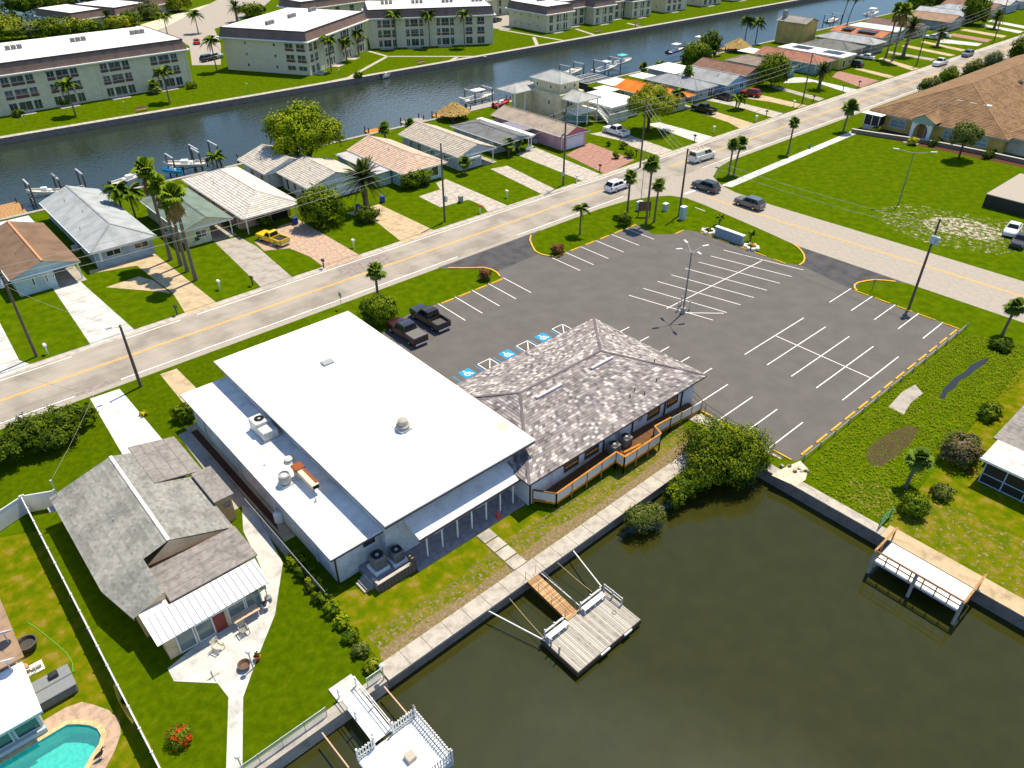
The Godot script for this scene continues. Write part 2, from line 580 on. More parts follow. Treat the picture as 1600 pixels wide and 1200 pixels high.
	# driveways across the street, each with its own paving
	var dv := [
		["concrete_pale", v2([-0.02, -95.17, 5.99, -96.46, 5.57, -86.15, 6.43, -84.04, -2.08, -83.20])], ["concrete_pale", v2([13.15, -102.62, 16.25, -102.50, 17.17, -84.13, 12.32, -83.99])],
		["concrete_tan", v2([26.55, -103.97, 26.96, -83.77, 22.99, -83.93, 23.93, -90.46, 23.58, -95.95, 23.40, -101.41, 17.89, -103.01, 18.13, -104.05, 24.84, -103.57])], ["concrete_tan", v2([18.19, -97.66, 22.43, -97.96, 23.39, -95.64, 23.75, -90.40, 22.99, -91.76])],
		["concrete_grey", v2([34.31, -101.62, 37.69, -101.27, 38.08, -96.23, 37.15, -83.85, 32.74, -83.75, 33.06, -86.53])], ["paver_cream", v2([38.60, -98.08, 44.29, -101.00, 47.23, -100.99, 47.34, -83.78, 41.73, -83.51, 41.99, -88.55, 41.21, -92.86, 38.23, -94.40])],
		["concrete_tan", v2([53.95, -98.71, 59.74, -98.49, 60.01, -84.44, 54.00, -83.47, 55.45, -92.34])], ["concrete", v2([74.62, -100.50, 74.45, -83.93, 69.95, -83.41, 71.59, -87.20, 71.49, -90.59, 66.15, -90.98, 66.37, -97.04, 70.92, -97.25, 72.19, -100.16])],
		["concrete", v2([83.60, -99.48, 86.99, -98.73, 84.98, -83.92, 81.85, -83.99])], ["concrete", v2([92.40, -102.54, 97.83, -102.79, 96.08, -84.79, 91.31, -84.34])], ["paver_pink", v2([99.02, -96.14, 107.63, -98.30, 106.29, -85.75, 96.74, -84.20])],
		["concrete", v2([111.89, -102.33, 117.55, -100.79, 115.82, -84.68, 111.40, -84.60, 111.99, -91.74, 113.21, -94.41])], ["concrete_pale", v2([125.53, -99.14, 128.60, -98.28, 128.44, -84.71, 123.34, -84.29])],
		["concrete_tan", v2([140.53, -96.10, 144.05, -94.99, 142.47, -84.65, 137.19, -84.47, 139.31, -88.72])], ["concrete", v2([150.48, -102.91, 154.66, -102.24, 153.89, -84.86, 149.20, -84.39, 150.84, -93.11])],
		["concrete_tan", v2([158.51, -97.27, 163.93, -97.09, 163.47, -84.69, 159.96, -84.97, 160.08, -92.10])], ["concrete_grey", v2([172.43, -101.02, 174.36, -101.01, 171.83, -85.39, 168.89, -84.99])],
		["concrete_pale", v2([177.84, -99.65, 184.40, -101.89, 186.92, -99.64, 185.38, -84.43, 180.70, -84.52, 184.65, -95.34])], ["paver_pink", v2([192.96, -95.18, 200.14, -97.36, 197.92, -85.28, 187.83, -84.74])],
		["concrete_tan", v2([205.33, -95.71, 207.63, -95.67, 205.43, -84.98, 202.33, -84.98])], ["concrete_tan", v2([222.07, -97.61, 224.47, -97.69, 218.69, -84.79, 214.97, -85.12])], ["concrete_tan", v2([244.22, -101.57, 247.23, -101.44, 243.32, -85.44, 240.23, -85.90])],
		["concrete_grey", v2([231.95, -100.25, 234.50, -100.36, 233.91, -87.05, 230.64, -86.68])], ["concrete_tan", v2([254.24, -100.40, 257.10, -100.52, 252.80, -86.46, 249.83, -86.68])], ["paver_pink", v2([271.84, -99.87, 276.68, -99.92, 274.59, -87.63, 269.19, -87.07])],
		["concrete_pale", v2([257.69, -97.33, 264.69, -97.83, 266.13, -87.17, 261.10, -86.50])], ["concrete_tan", v2([283.96, -100.91, 287.57, -100.76, 284.77, -86.91, 280.21, -86.75])], ["concrete_pale", v2([297.49, -99.82, 301.31, -99.66, 296.94, -86.30, 292.12, -86.14])], ["concrete_pale", v2([308.21, -101.87, 312.23, -101.72, 306.26, -85.65, 301.24, -85.49])]]
	for d in dv:
		var s := sheet("driveway", d[1], 0.02, M[d[0]])
		if d[0].begins_with("concrete"):   # sawn joints between the slabs
			for k in 7:
				var zz := -86.5 - k * 3.1
				for q in Geometry2D.intersect_polygons(rect(-20, zz, 400, zz + 0.07), d[1]):
					if Geometry2D.triangulate_polygon(q).size() > 0: part(s, "joint", mb().prism(q, 0.024, 0.024, false), M.patch)
	sheet("sidewalk", v2([107, -67.6, 107.6, -65.9, 152.6, -67.0, 152.6, -68.6]), 0.02, M.concrete_pale)
	# concrete gutter lips where driveways meet the road
	# car park
	var lot := sheet("parking_lot", v2([53.0, -74.2, 53.8, -73.0, 56.7, -70.6, 57.4, -70.1, 57.9, -68.1, 57.3, -66.4, 56.8, -66.1, 47.3, -66.2, 43, -66.5, 41.2, -66.1, 40.4, -65.4, 36, -64.5, 33.4, -64, 33.4, -44, 53, -34, 52.6, -22.9, 53.2, -21.3, 88.3, -21.0, 88.1, -34.0, 89.5, -34.8, 90.9, -34.7, 92.6, -33.9, 94.2, -31.9, 95.6, -29.5, 95.0, -46.6, 93.7, -44.9, 91.6, -43.2, 89.6, -42.6, 88.5, -44.1, 88.5, -53, 88.3, -58.6, 87.4, -60.3, 84.9, -60.4, 82.8, -62.2, 83.8, -65.5, 83.7, -66.2, 67, -66.4, 66.5, -66.6, 66, -68.4, 67, -70.8, 69, -73.4, 72, -74.2]), 0.01, M.lot)
	part(lot, "fresh_asphalt", mb().prism(v2([57.9, -68.1, 57.4, -70.1, 53.5, -74.0, 70, -74.0, 67, -70.8, 66, -68.4]), 0.014, 0.014, false), M.lot_new)
	part(lot, "fresh_asphalt", mb().prism(v2([88.6, -37.5, 88.2, -34.2, 90.9, -34.7, 94.2, -32, 94.8, -31.2, 94.9, -45.5, 93.7, -44.9, 91.6, -43.2, 89.6, -42.6]), 0.014, 0.014, false), M.lot_new)
	for k in [47.0, 49.6, 52.3, 55.0, 57.5]: line(lot, "stripe", Vector2(k, -66.2), Vector2(k - 0.1, -60.8), 0.11, 0.018, M.white_line)
	for k in [66.4, 69.0, 71.9, 75.0, 78.3, 81.5]: line(lot, "stripe", Vector2(k, -66.2), Vector2(k + 0.05, -61.0), 0.11, 0.018, M.white_line)
	for k in [66.0, 68.75, 71.6, 74.4, 77.3, 80.2, 83.0, 85.9]: line(lot, "stripe", Vector2(k, -52.2), Vector2(k + 2.65, -41.5), 0.11, 0.018, M.white_line)
	line(lot, "stripe", Vector2(66.8, -46.9), Vector2(87.0, -46.75), 0.11, 0.022, M.white_line)
	line(lot, "stripe", Vector2(67.6, -44.8), Vector2(71.0, -41.6), 0.11, 0.022, M.white_line)
	for k in [-34.7, -31.9, -29.0, -26.15, -23.3]:
		line(lot, "stripe", Vector2(65.0, k), Vector2(77.1, k), 0.11, 0.018, M.white_line)
		line(lot, "stripe", Vector2(82.9, k + 0.05), Vector2(88.3, k), 0.11, 0.018, M.white_line)
	line(lot, "stripe", Vector2(71.0, -34.7), Vector2(70.9, -23.3), 0.11, 0.022, M.white_line)
	for k in [-32.55, -29.6, -26.8, -24.0]: line(lot, "stripe", Vector2(53.0, k), Vector2(58.8, k), 0.11, 0.018, M.white_line)
	for k in [-47.0, -44.1, -41.2, -38.4, -35.45]: line(lot, "stripe", Vector2(54.6, k), Vector2(60.1, k), 0.11, 0.018, M.white_line)
	for k in [42.0, 47.55, 53.1]:   # hatched aisles of the accessible bays
		for s in [[0.0, -52.6, 1.7, -52.6], [0.0, -52.6, 0.0, -47.2], [1.7, -52.6, 1.7, -47.2], [0.0, -50.6, 1.7, -52.6], [0.0, -48.8, 1.7, -50.8], [0.0, -47.2, 1.7, -49.0]]:
			line(lot, "stripe", Vector2(k + s[0], s[1]), Vector2(k + s[2], s[3]), 0.1, 0.018, M.white_line)
	for k in [38.55, 41.6, 44.1, 47.2, 49.6, 52.7]:
		line(lot, "stripe", Vector2(k, -52.5), Vector2(k, -47.2), 0.1, 0.018, M.isa_blue)
	for k in [40.1, 45.7, 51.1]:
		isa(lot, Vector2(k, -52.0))
	for p in [v2([69.3, -73.6, 68.0, -72.4, 66.9, -70.7, 66.1, -69.3, 65.95, -68.2, 66.3, -67.1, 66.9, -66.5]), v2([53.9, -73.1, 55.3, -71.8, 56.6, -70.7, 57.4, -70.1, 57.85, -69.0, 57.8, -67.8, 57.35, -66.6]), v2([89.3, -42.6, 90.5, -42.7, 91.5, -43.1, 92.6, -43.8, 93.6, -44.8, 94.3, -45.8, 94.8, -46.8]), v2([88.25, -33.9, 88.6, -34.4, 89.4, -34.85, 90.4, -34.85, 91.6, -34.4, 92.6, -33.9, 93.5, -32.9, 94.2, -31.8])]:
		kerb(p, lot)
	# ground of other kinds, laid over the lawn
	sheet("yard_grass", v2([-40, -73.8, 33.0, -73.8, 33.0, -28.2, -0.3, -28.2, -0.3, -59.8, -40, -59.8]), 0.004, M.yard)
	sheet("dry_lawn", v2([13.9, -36.4, 19, -33.4, 31.3, -33.4, 31.3, -31, 50, -31, 50, -28.5, 13.9, -28.5]), 0.0065, M.dry)
	sheet("dry_lawn", v2([92.10, -9.49, 87.44, -13.65, 51.24, -12.08, 50.95, -9.11, 50.63, -1.63, 51.06, 5.98]), 0.005, M.dry)
	for q in dug(v2([-3.60, -59.12, 0.09, -57.22, 0.22, -46.22, 0.17, -39.40, 0.25, -30.60, -3.96, -33.36, -5.85, -48.06])): sheet("dry_lawn", q, 0.008, M.dry)
	sheet("bare_earth", v2([13.8, -28.6, 50, -28.6, 50, -29.7, 46, -29.9, 41, -29.5, 36, -29.4, 31, -29.9, 26.8, -29.6, 22, -29.4, 18, -29.7, 14.4, -29.6]), 0.008, patchy("dirt_edge", "dirt", 0.85, 0.78, 0.75, 0.36, 7.0))
	sheet("bare_earth", v2([14, -28.6, 50, -28.6, 50, -31.6, 40, -31.2, 33, -31.4, 27, -31.6, 21, -31.0, 14.4, -31.4]), 0.011, patchy("dirt_thin", "dirt", 0.8, 0.74, 0.65, 0.56, 9.0))
	sheet("bare_earth", v2([116.11, -45.71, 122.32, -43.04, 124.72, -35.24, 126.09, -29.34, 127.55, -25.46, 119.39, -22.00, 112.78, -26.23, 110.57, -30.44, 109.17, -35.14, 110.77, -41.06]), 0.009, patchy("sand_thin", "dirt", 1.1, 1.2, 1.2, 0.63, 22.0))
	sheet("bare_earth", v2([117.08, -38.68, 120.76, -37.41, 122.83, -33.56, 122.62, -29.86, 119.39, -27.80, 116.28, -28.80, 115.31, -33.26, 114.41, -36.55]), 0.012, patchy("sand_patch", "dirt", 1.5, 1.65, 2.1, 0.5, 24.0))
	sheet("bare_earth", v2([52, -16, 55, -17, 58, -9, 58, 0, 56, 4, 52, 4]), 0.011, patchy("dirt_lawn", "dirt", 0.75, 0.75, 0.4, 0.62, 14.0))
	# far bank: paths, the drive between the blocks and a car park
	for p in [[Vector2(84.90, -174.04), Vector2(101.71, -175.64), Vector2(123.13, -190.35)], [Vector2(123.13, -190.35), Vector2(143.78, -171.93)], [Vector2(131.24, -173.18), Vector2(137.91, -177.16)], [Vector2(123.13, -190.35), Vector2(123.25, -202.00)], [Vector2(164.28, -172.86), Vector2(172.97, -183.80)], [Vector2(173.60, -200.87), Vector2(176.15, -172.72)], [Vector2(189.51, -173.31), Vector2(193.02, -185.10)], [Vector2(212.19, -174.30), Vector2(213.65, -181.15)]]:
		ground_sheet("garden_path", mb().strip(p, 1.1, 0.012), M.concrete)
	sheet("condominium_drive", v2([78.39, -265.37, 87.44, -268.71, 139.13, -331.78, 154.66, -317.94, 129.87, -284.34, 111.86, -268.64, 105.15, -263.47, 95.44, -236.82, 83.97, -211.10, 77.91, -215.46, 87.73, -241.14, 89.34, -252.86]), 0.014, M.road_old)
	sheet("condominium_drive", v2([77.59, -277.48, 127.36, -317.09, 127.16, -310.83, 88.26, -270.93, 77.64, -268.83]), 0.01, M.sand)
	sheet("condominium_drive", v2([193.62, -227.49, 198.95, -226.56, 182.34, -202.52, 175.16, -197.95, 173.55, -204.01]), 0.014, M.road_old)


func isa(lot: Node, at: Vector2) -> void:   # the painted wheelchair symbol on its blue field
	var f := part(lot, "accessible_symbol", mb().prism(rect(at.x - 0.72, at.y - 0.72, at.x + 0.72, at.y + 0.72), 0.018, 0.018, false), M.isa_blue)
	var s := mb(0.0, Vector3(at.x, 0.024, at.y))
	for k in 20:
		var a := -0.5 + TAU * 0.74 * k / 20
		var b := -0.5 + TAU * 0.74 * (k + 1) / 20
		s.quad(Vector3(cos(a) * 0.27 - 0.05, 0, sin(a) * 0.27 + 0.1), Vector3(cos(b) * 0.27 - 0.05, 0, sin(b) * 0.27 + 0.1), Vector3(cos(b) * 0.39 - 0.05, 0, sin(b) * 0.39 + 0.1), Vector3(cos(a) * 0.39 - 0.05, 0, sin(a) * 0.39 + 0.1))
	for p in [[Vector2(-0.1, -0.35), Vector2(-0.02, 0.12)], [Vector2(-0.02, 0.1), Vector2(0.28, 0.1)], [Vector2(0.26, 0.08), Vector2(0.4, 0.45)], [Vector2(0.38, 0.44), Vector2(0.52, 0.38)], [Vector2(-0.08, -0.12), Vector2(0.22, -0.12)]]:
		s.strip(p, 0.13, 0.0)
	s.strip([Vector2(-0.2, -0.5), Vector2(-0.02, -0.5)], 0.18, 0)
	part(f, "wheelchair_figure", s, M.white_line)


# ---------------------------------------------------------------- builders shared by the houses

# rows of shingles or tiles on one slope: e0-e1 is the eave, r0-r1 the ridge, seen from outside counter-clockwise e0, e1, r1, r0
func courses(m: MB, e0: Vector3, e1: Vector3, r1: Vector3, r0: Vector3, row: float, step: float, tab := 0.0, inks := []) -> void:
	var nrm := (e1 - e0).cross(r0 - e0 if r0 != e0 else r1 - e0).normalized()
	if nrm.y < 0: nrm = -nrm
	var n: int = max(1, int(round(((r0 + r1) * 0.5 - (e0 + e1) * 0.5).length() / row)))
	for i in n:
		var t0 := float(i) / n
		var t1 := float(i + 1) / n
		var a := e0.lerp(r0, t0) + nrm * step
		var b := e1.lerp(r1, t0) + nrm * step
		var c := e1.lerp(r1, t1)
		var d := e0.lerp(r0, t1)
		if tab <= 0.0:
			m.quad(a, b, c, d)
			m.quad(a - nrm * step, b - nrm * step, b, a)
			continue
		var k: int = max(1, int(round((b - a).length() / tab)))
		var rt := rng.randf_range(0.9, 1.08)
		var off := rng.randf() / k
		for j in k + 1:
			var s0: float = clamp((j - 1) / float(k) + off, 0.0, 1.0)
			var s1: float = clamp(j / float(k) + off, 0.0, 1.0)
			if s1 - s0 < 0.001: continue
			m.ink = inks[rng.randi() % inks.size()]
			var f := rng.randf_range(0.93, 1.07) * rt
			m.ink = Color(m.ink.r * f, m.ink.g * f, m.ink.b * f)
			var up := nrm * rng.randf_range(-0.004, 0.008)
			m.quad(a.lerp(b, s0) + up, a.lerp(b, s1) + up, d.lerp(c, s1), d.lerp(c, s0))
			m.quad(a.lerp(b, s0) - nrm * step, a.lerp(b, s1) - nrm * step, a.lerp(b, s1) + up, a.lerp(b, s0) + up)


# a hipped or gabled roof whose ridge runs along z (axis 0) or x (axis 1); inset_a and inset_b are how far the ridge stops short of the two ends (0 = gable)
func roof_shape(x0: float, z0: float, x1: float, z1: float, y: float, rise: float, axis: int, ia: float, ib: float, row := 0.35, step := 0.03, tab := 0.0, inks := []) -> MB:
	var m := mb()
	if axis == 1:   # build along z and turn
		m.xf = Transform3D(Basis(Vector3(0, 0, 1), Vector3.UP, Vector3(1, 0, 0)), Vector3.ZERO)
		var s := x0
		x0 = z0
		z0 = s
		s = x1
		x1 = z1
		z1 = s
	var xm := (x0 + x1) * 0.5
	var A := Vector3(x0, y, z0)
	var B := Vector3(x1, y, z0)
	var C := Vector3(x1, y, z1)
	var D := Vector3(x0, y, z1)
	var R0 := Vector3(xm, y + rise, z0 + ia)
	var R1 := Vector3(xm, y + rise, z1 - ib)
	var tint := tab > 0.0
	m.tinted = true
	if not tint: m.ink = Color(1, 1, 1)
	courses(m, A, D, R1, R0, row, step, tab, inks)
	courses(m, C, B, R0, R1, row, step, tab, inks)
	if ib > 0: courses(m, D, C, R1, R1, row, step, tab, inks)
	if ia > 0: courses(m, B, A, R0, R0, row, step, tab, inks)
	m.ink = Color(0.8, 0.8, 0.8) if not tint else inks[0]
	# ridge and hip caps
	var caps := [[R0, R1]]
	if ib > 0: caps += [[D, R1], [C, R1]]
	if ia > 0: caps += [[A, R0], [B, R0]]
	for k in caps:
		m.bar(k[0] + Vector3(0, 0.02, 0), k[1] + Vector3(0, 0.02, 0), 0.24, 0.07)
	return m


func eave_shape(x0: float, z0: float, x1: float, z1: float, y: float, t := 0.18) -> MB:   # fascia boards and soffit
	var m := mb()
	m.box(Vector3(x0 + 0.02, y - t, z0 + 0.02), Vector3(x1 - 0.02, y - 0.012, z1 - 0.02))
	return m


func gable_shape(x0: float, x1: float, y: float, rise: float, z: float, t := 0.2) -> MB:   # the wall under a gable end, across z
	var m := mb()
	var xm := (x0 + x1) * 0.5
	for s in [0.0, 1.0]:
		var zz: float = z - t * s
		var a := Vector3(x0, y, zz)
		var b := Vector3(x1, y, zz)
		var c := Vector3(xm, y + rise, zz)
		if s == 0.0: m.tri(a, b, c)
		else: m.tri(b, a, c)
	return m


# a window set on a wall: frame bars proud of the wall, glass behind them. face: 0 looks to +z, 1 to -x, 2 to -z, 3 to +x
func window(parent: Node, at: Vector3, face: int, w: float, h: float, frame: Material = null, lights := 2, called := "window", glass: Material = null, rows := 1) -> Node3D:
	var key := "w%.2f_%.2f_%d_%d" % [w, h, lights, rows]
	if not cache.has(key):
		var f := mb()
		var t := 0.08
		for s in [-1.0, 1.0]:
			f.cbox(Vector3(s * (w - t) * 0.5, 0, 0.04), Vector3(t, h, 0.1))
			f.cbox(Vector3(0, s * (h - t) * 0.5, 0.04), Vector3(w - 2 * t, t, 0.1))
		for k in range(1, lights):
			f.cbox(Vector3(-w * 0.5 + w * k / lights, 0, 0.035), Vector3(0.06, h - 2 * t, 0.08))
		for k in range(1, rows):
			f.cbox(Vector3(0, -h * 0.5 + h * k / rows, 0.03), Vector3(w - 2 * t, 0.05, 0.07))
		cache[key] = f.mesh()
		cache[key + "g"] = mb().cbox(Vector3(0, 0, 0.01), Vector3(w - t, h - t, 0.03)).mesh()
	var o := inst(called, cache[key], frame if frame else M.white, parent)
	o.transform = Transform3D(Basis(Vector3.UP, -PI * 0.5 * face), at)
	inst("pane", cache[key + "g"], glass if glass else M.glass, o)
	return o


func door(parent: Node, at: Vector3, face: int, w: float, h: float, m: Material, panels := 1, called := "door") -> Node3D:
	var b := mb().cbox(Vector3(0, h * 0.5, 0.03), Vector3(w, h, 0.06))
	if panels > 1:
		for k in panels:
			b.cbox(Vector3(0, h * (k + 0.5) / panels, 0.065), Vector3(w * 0.96, h / panels - 0.06, 0.03))
	var o := part(parent, called, b, m)
	o.transform = Transform3D(Basis(Vector3.UP, -PI * 0.5 * face), at)
	return o


# one canal house. w: windows as [face, along, sill, width, height, lights]; along is x for faces 0 and 2, z for faces 1 and 3
func house(called: String, label: String, r: Array, y: float, rise: float, kind: String, roof: Material, wall: Material, o := {}) -> Node3D:
	var x0: float = r[0]
	var z0: float = r[1]
	var x1: float = r[2]
	var z1: float = r[3]
	var h := thing(called, label, "house", Vector3.ZERO)
	var over: float = o.get("over", 0.55)
	var fr: float = o.get("front", 0.0)   # how far the front wall is set back under the roof (a carport or porch)
	var half := (x1 - x0) * 0.5
	var wx0 := x0 + over
	var wx1 := x1 - over
	var wz0 := z0 + over
	var wz1 := z1 - over - fr
	var wl := mb().box(Vector3(wx0, 0, wz0), Vector3(wx1, y - 0.15, wz1))
	if o.has("carport"):   # an open bay at the front corner: [width from the right, depth]
		var cp: Array = o.carport
		wl = mb().box(Vector3(wx0, 0, wz0), Vector3(wx1, y - 0.15, wz1 - cp[1])).box(Vector3(wx0, 0, wz1 - cp[1] - 0.004), Vector3(wx1 - cp[0], y - 0.152, wz1))
		part(h, "carport_floor", mb().box(Vector3(wx1 - cp[0], 0.0, wz1 - cp[1]), Vector3(x1, 0.03, z1)), M.concrete_grey)
		for k in [0.1, 0.95]:
			part(h, "carport_post", mb().cbox(Vector3(x1 - 0.3, (y - 0.15) * 0.5, wz1 - cp[1] * (1 - k)), Vector3(0.14, y - 0.15, 0.14)), M.white)
	if kind.begins_with("gable"):
		wl.box(Vector3(wx0 + 0.4, y - 0.2, wz1 - 0.2), Vector3(wx0 + 0.5, y - 0.15, wz1 - 0.1))
	part(h, "wall", wl, wall)
	if kind == "flat":
		part(h, "roof", mb().box(Vector3(x0, y, z0), Vector3(x1, y + 0.16, z1)), roof)
		part(h, "fascia", eave_shape(x0, z0, x1, z1, y), o.get("fascia", M.white))
	else:
		var ia: float = half if kind in ["hip", "hipback"] else 0.0
		var ib: float = half if kind in ["hip", "hipfront"] else 0.0
		var rf := part(h, "roof", roof_shape(x0, z0, x1, z1, y, rise, 0, ia, ib, o.get("row", 0.4), o.get("step", 0.03)), roof)
		part(h, "fascia", eave_shape(x0, z0, x1, z1, y), o.get("fascia", M.white))
		if ib == 0: part(h, "gable", gable_shape(x0 + 0.1, x1 - 0.1, y - 0.05, rise * 0.98, z1 - 0.25), o.get("gable", wall))
		if ia == 0: part(h, "gable", gable_shape(x0 + 0.1, x1 - 0.1, y - 0.05, rise * 0.98, z0 + 0.45), o.get("gable", wall))
		# plumbing vents
		for k in o.get("vents", 2):
			var t := rng.randf_range(0.25, 0.75)
			var zz := lerpf(z0 + half, z1 - half, rng.randf())
			part(rf, "vent_pipe", mb().tube([Vector3(lerpf(x0, x0 + half, t), y + rise * t - 0.1, zz), Vector3(lerpf(x0, x0 + half, t), y + rise * t + 0.45, zz)], [0.06, 0.06], 6), M.grey_metal)
	part(h, "gutter", mb().box(Vector3(x0 - 0.1, y - 0.13, z0 + 0.1), Vector3(x0, y - 0.02, z1 - 0.1)), M.white)
	part(h, "downspout", mb().box(Vector3(wx0 - 0.09, 0.05, wz1 - 0.35), Vector3(wx0, y - 0.15, wz1 - 0.25)), M.white)
	part(h, "condenser", mb().rbox(Vector3(wx0 - 0.95, 0.0, lerpf(z0, z1, 0.62)), Vector3(wx0 - 0.2, 0.8, lerpf(z0, z1, 0.62) + 0.75), 0.05), M.grey_metal)
	for k in o.get("windows", []):
		var f: int = k[0]
		var at := Vector3.ZERO
		if f == 0: at = Vector3(k[1], k[2] + k[4] * 0.5, wz1)
		elif f == 1: at = Vector3(wx0, k[2] + k[4] * 0.5, k[1])
		window(h, at, f, k[3], k[4], o.get("frame", M.white), k[5] if k.size() > 5 else 2)
	for k in o.get("doors", []):   # [face, along, width, height, material, panels]
		door(h, Vector3(k[1], 0.02, wz1) if k[0] == 0 else Vector3(wx0, 0.02, k[1]), k[0], k[2], k[3], k[4], k[5] if k.size() > 5 else 1, "garage_door" if k[2] > 2.0 else "door")
	return h


# a wheel: tyre with a rim as its part
func wheel(parent: Node, at: Vector3, r: float, s: float) -> void:
	var key := "wheel%.2f" % r
	if not cache.has(key):
		var t := mb()
		t.xf = Transform3D(Basis(Vector3.RIGHT, PI * 0.5), Vector3.ZERO)
		t.lathe([Vector2(r * 0.6, -0.1), Vector2(r * 0.93, -0.11), Vector2(r, -0.07), Vector2(r, 0.07), Vector2(r * 0.93, 0.11), Vector2(r * 0.6, 0.1)], 18)
		cache[key] = t.mesh()
		var q := mb()
		q.xf = Transform3D(Basis(Vector3.RIGHT, PI * 0.5), Vector3.ZERO)
		q.lathe([Vector2(0, -0.085), Vector2(r * 0.15, -0.09), Vector2(r * 0.6, -0.07), Vector2(r * 0.62, 0.07), Vector2(r * 0.15, 0.09), Vector2(0, 0.085)], 14)
		for k in 5:
			q.xf = Transform3D(Basis(Vector3(0, 0, 1), TAU * k / 5), Vector3.ZERO)
			q.cbox(Vector3(r * 0.33, 0, 0.085), Vector3(r * 0.5, r * 0.14, 0.03))
			q.cbox(Vector3(r * 0.33, 0, -0.085), Vector3(r * 0.5, r * 0.14, 0.03))
		cache[key + "r"] = q.mesh()
	var o := Node3D.new()
	o.name = "wheel"
	parent.add_child(o, true)
	o.position = at
	inst("tyre", cache[key], M.tyre, o)
	inst("rim", cache[key + "r"], M.aluminium, o)


# loft of a body from stations [x, y_low, y_belt, y_top, half_low, half_belt, half_top] along x
func loft(st: Array) -> MB:
	var m := mb()
	var rings := []
	for s in st:
		var x: float = s[0]
		var ring := [Vector3(x, s[1], s[4] * 0.8), Vector3(x, s[1] + 0.1, s[4]), Vector3(x, s[2] - 0.07, s[5]), Vector3(x, s[2], s[5] * 0.985), Vector3(x, lerpf(s[2], s[3], 0.75), lerpf(s[5], s[6], 0.55)), Vector3(x, s[3], s[6])]
		var full := ring.duplicate()
		for k in range(ring.size() - 1, -1, -1):
			full.append(ring[k] * Vector3(1, 1, -1))
		rings.append(full)
	var c: int = rings[0].size()
	for i in rings.size() - 1:
		for k in c:
			var a: Vector3 = rings[i][k]
			var b: Vector3 = rings[i + 1][k]
			var d: Vector3 = rings[i + 1][(k + 1) % c]
			var e: Vector3 = rings[i][(k + 1) % c]
			m.quad(b, a, e, d)
	for k in range(1, c - 1):
		m.tri(rings[0][0], rings[0][k + 1], rings[0][k])
		m.tri(rings[-1][0], rings[-1][k], rings[-1][k + 1])
	return m


func panel(m: MB, a: Vector3, b: Vector3, c: Vector3, d: Vector3, t := 0.02) -> void:   # a thin pane with its own thickness
	var n := (b - a).cross(d - a).normalized() * t
	m.quad(a + n, b + n, c + n, d + n)
	m.quad(d, c, b, a)
	m.quad(a, b, b + n, a + n)
	m.quad(b, c, c + n, b + n)
	m.quad(c, d, d + n, c + n)
	m.quad(d, a, a + n, d + n)


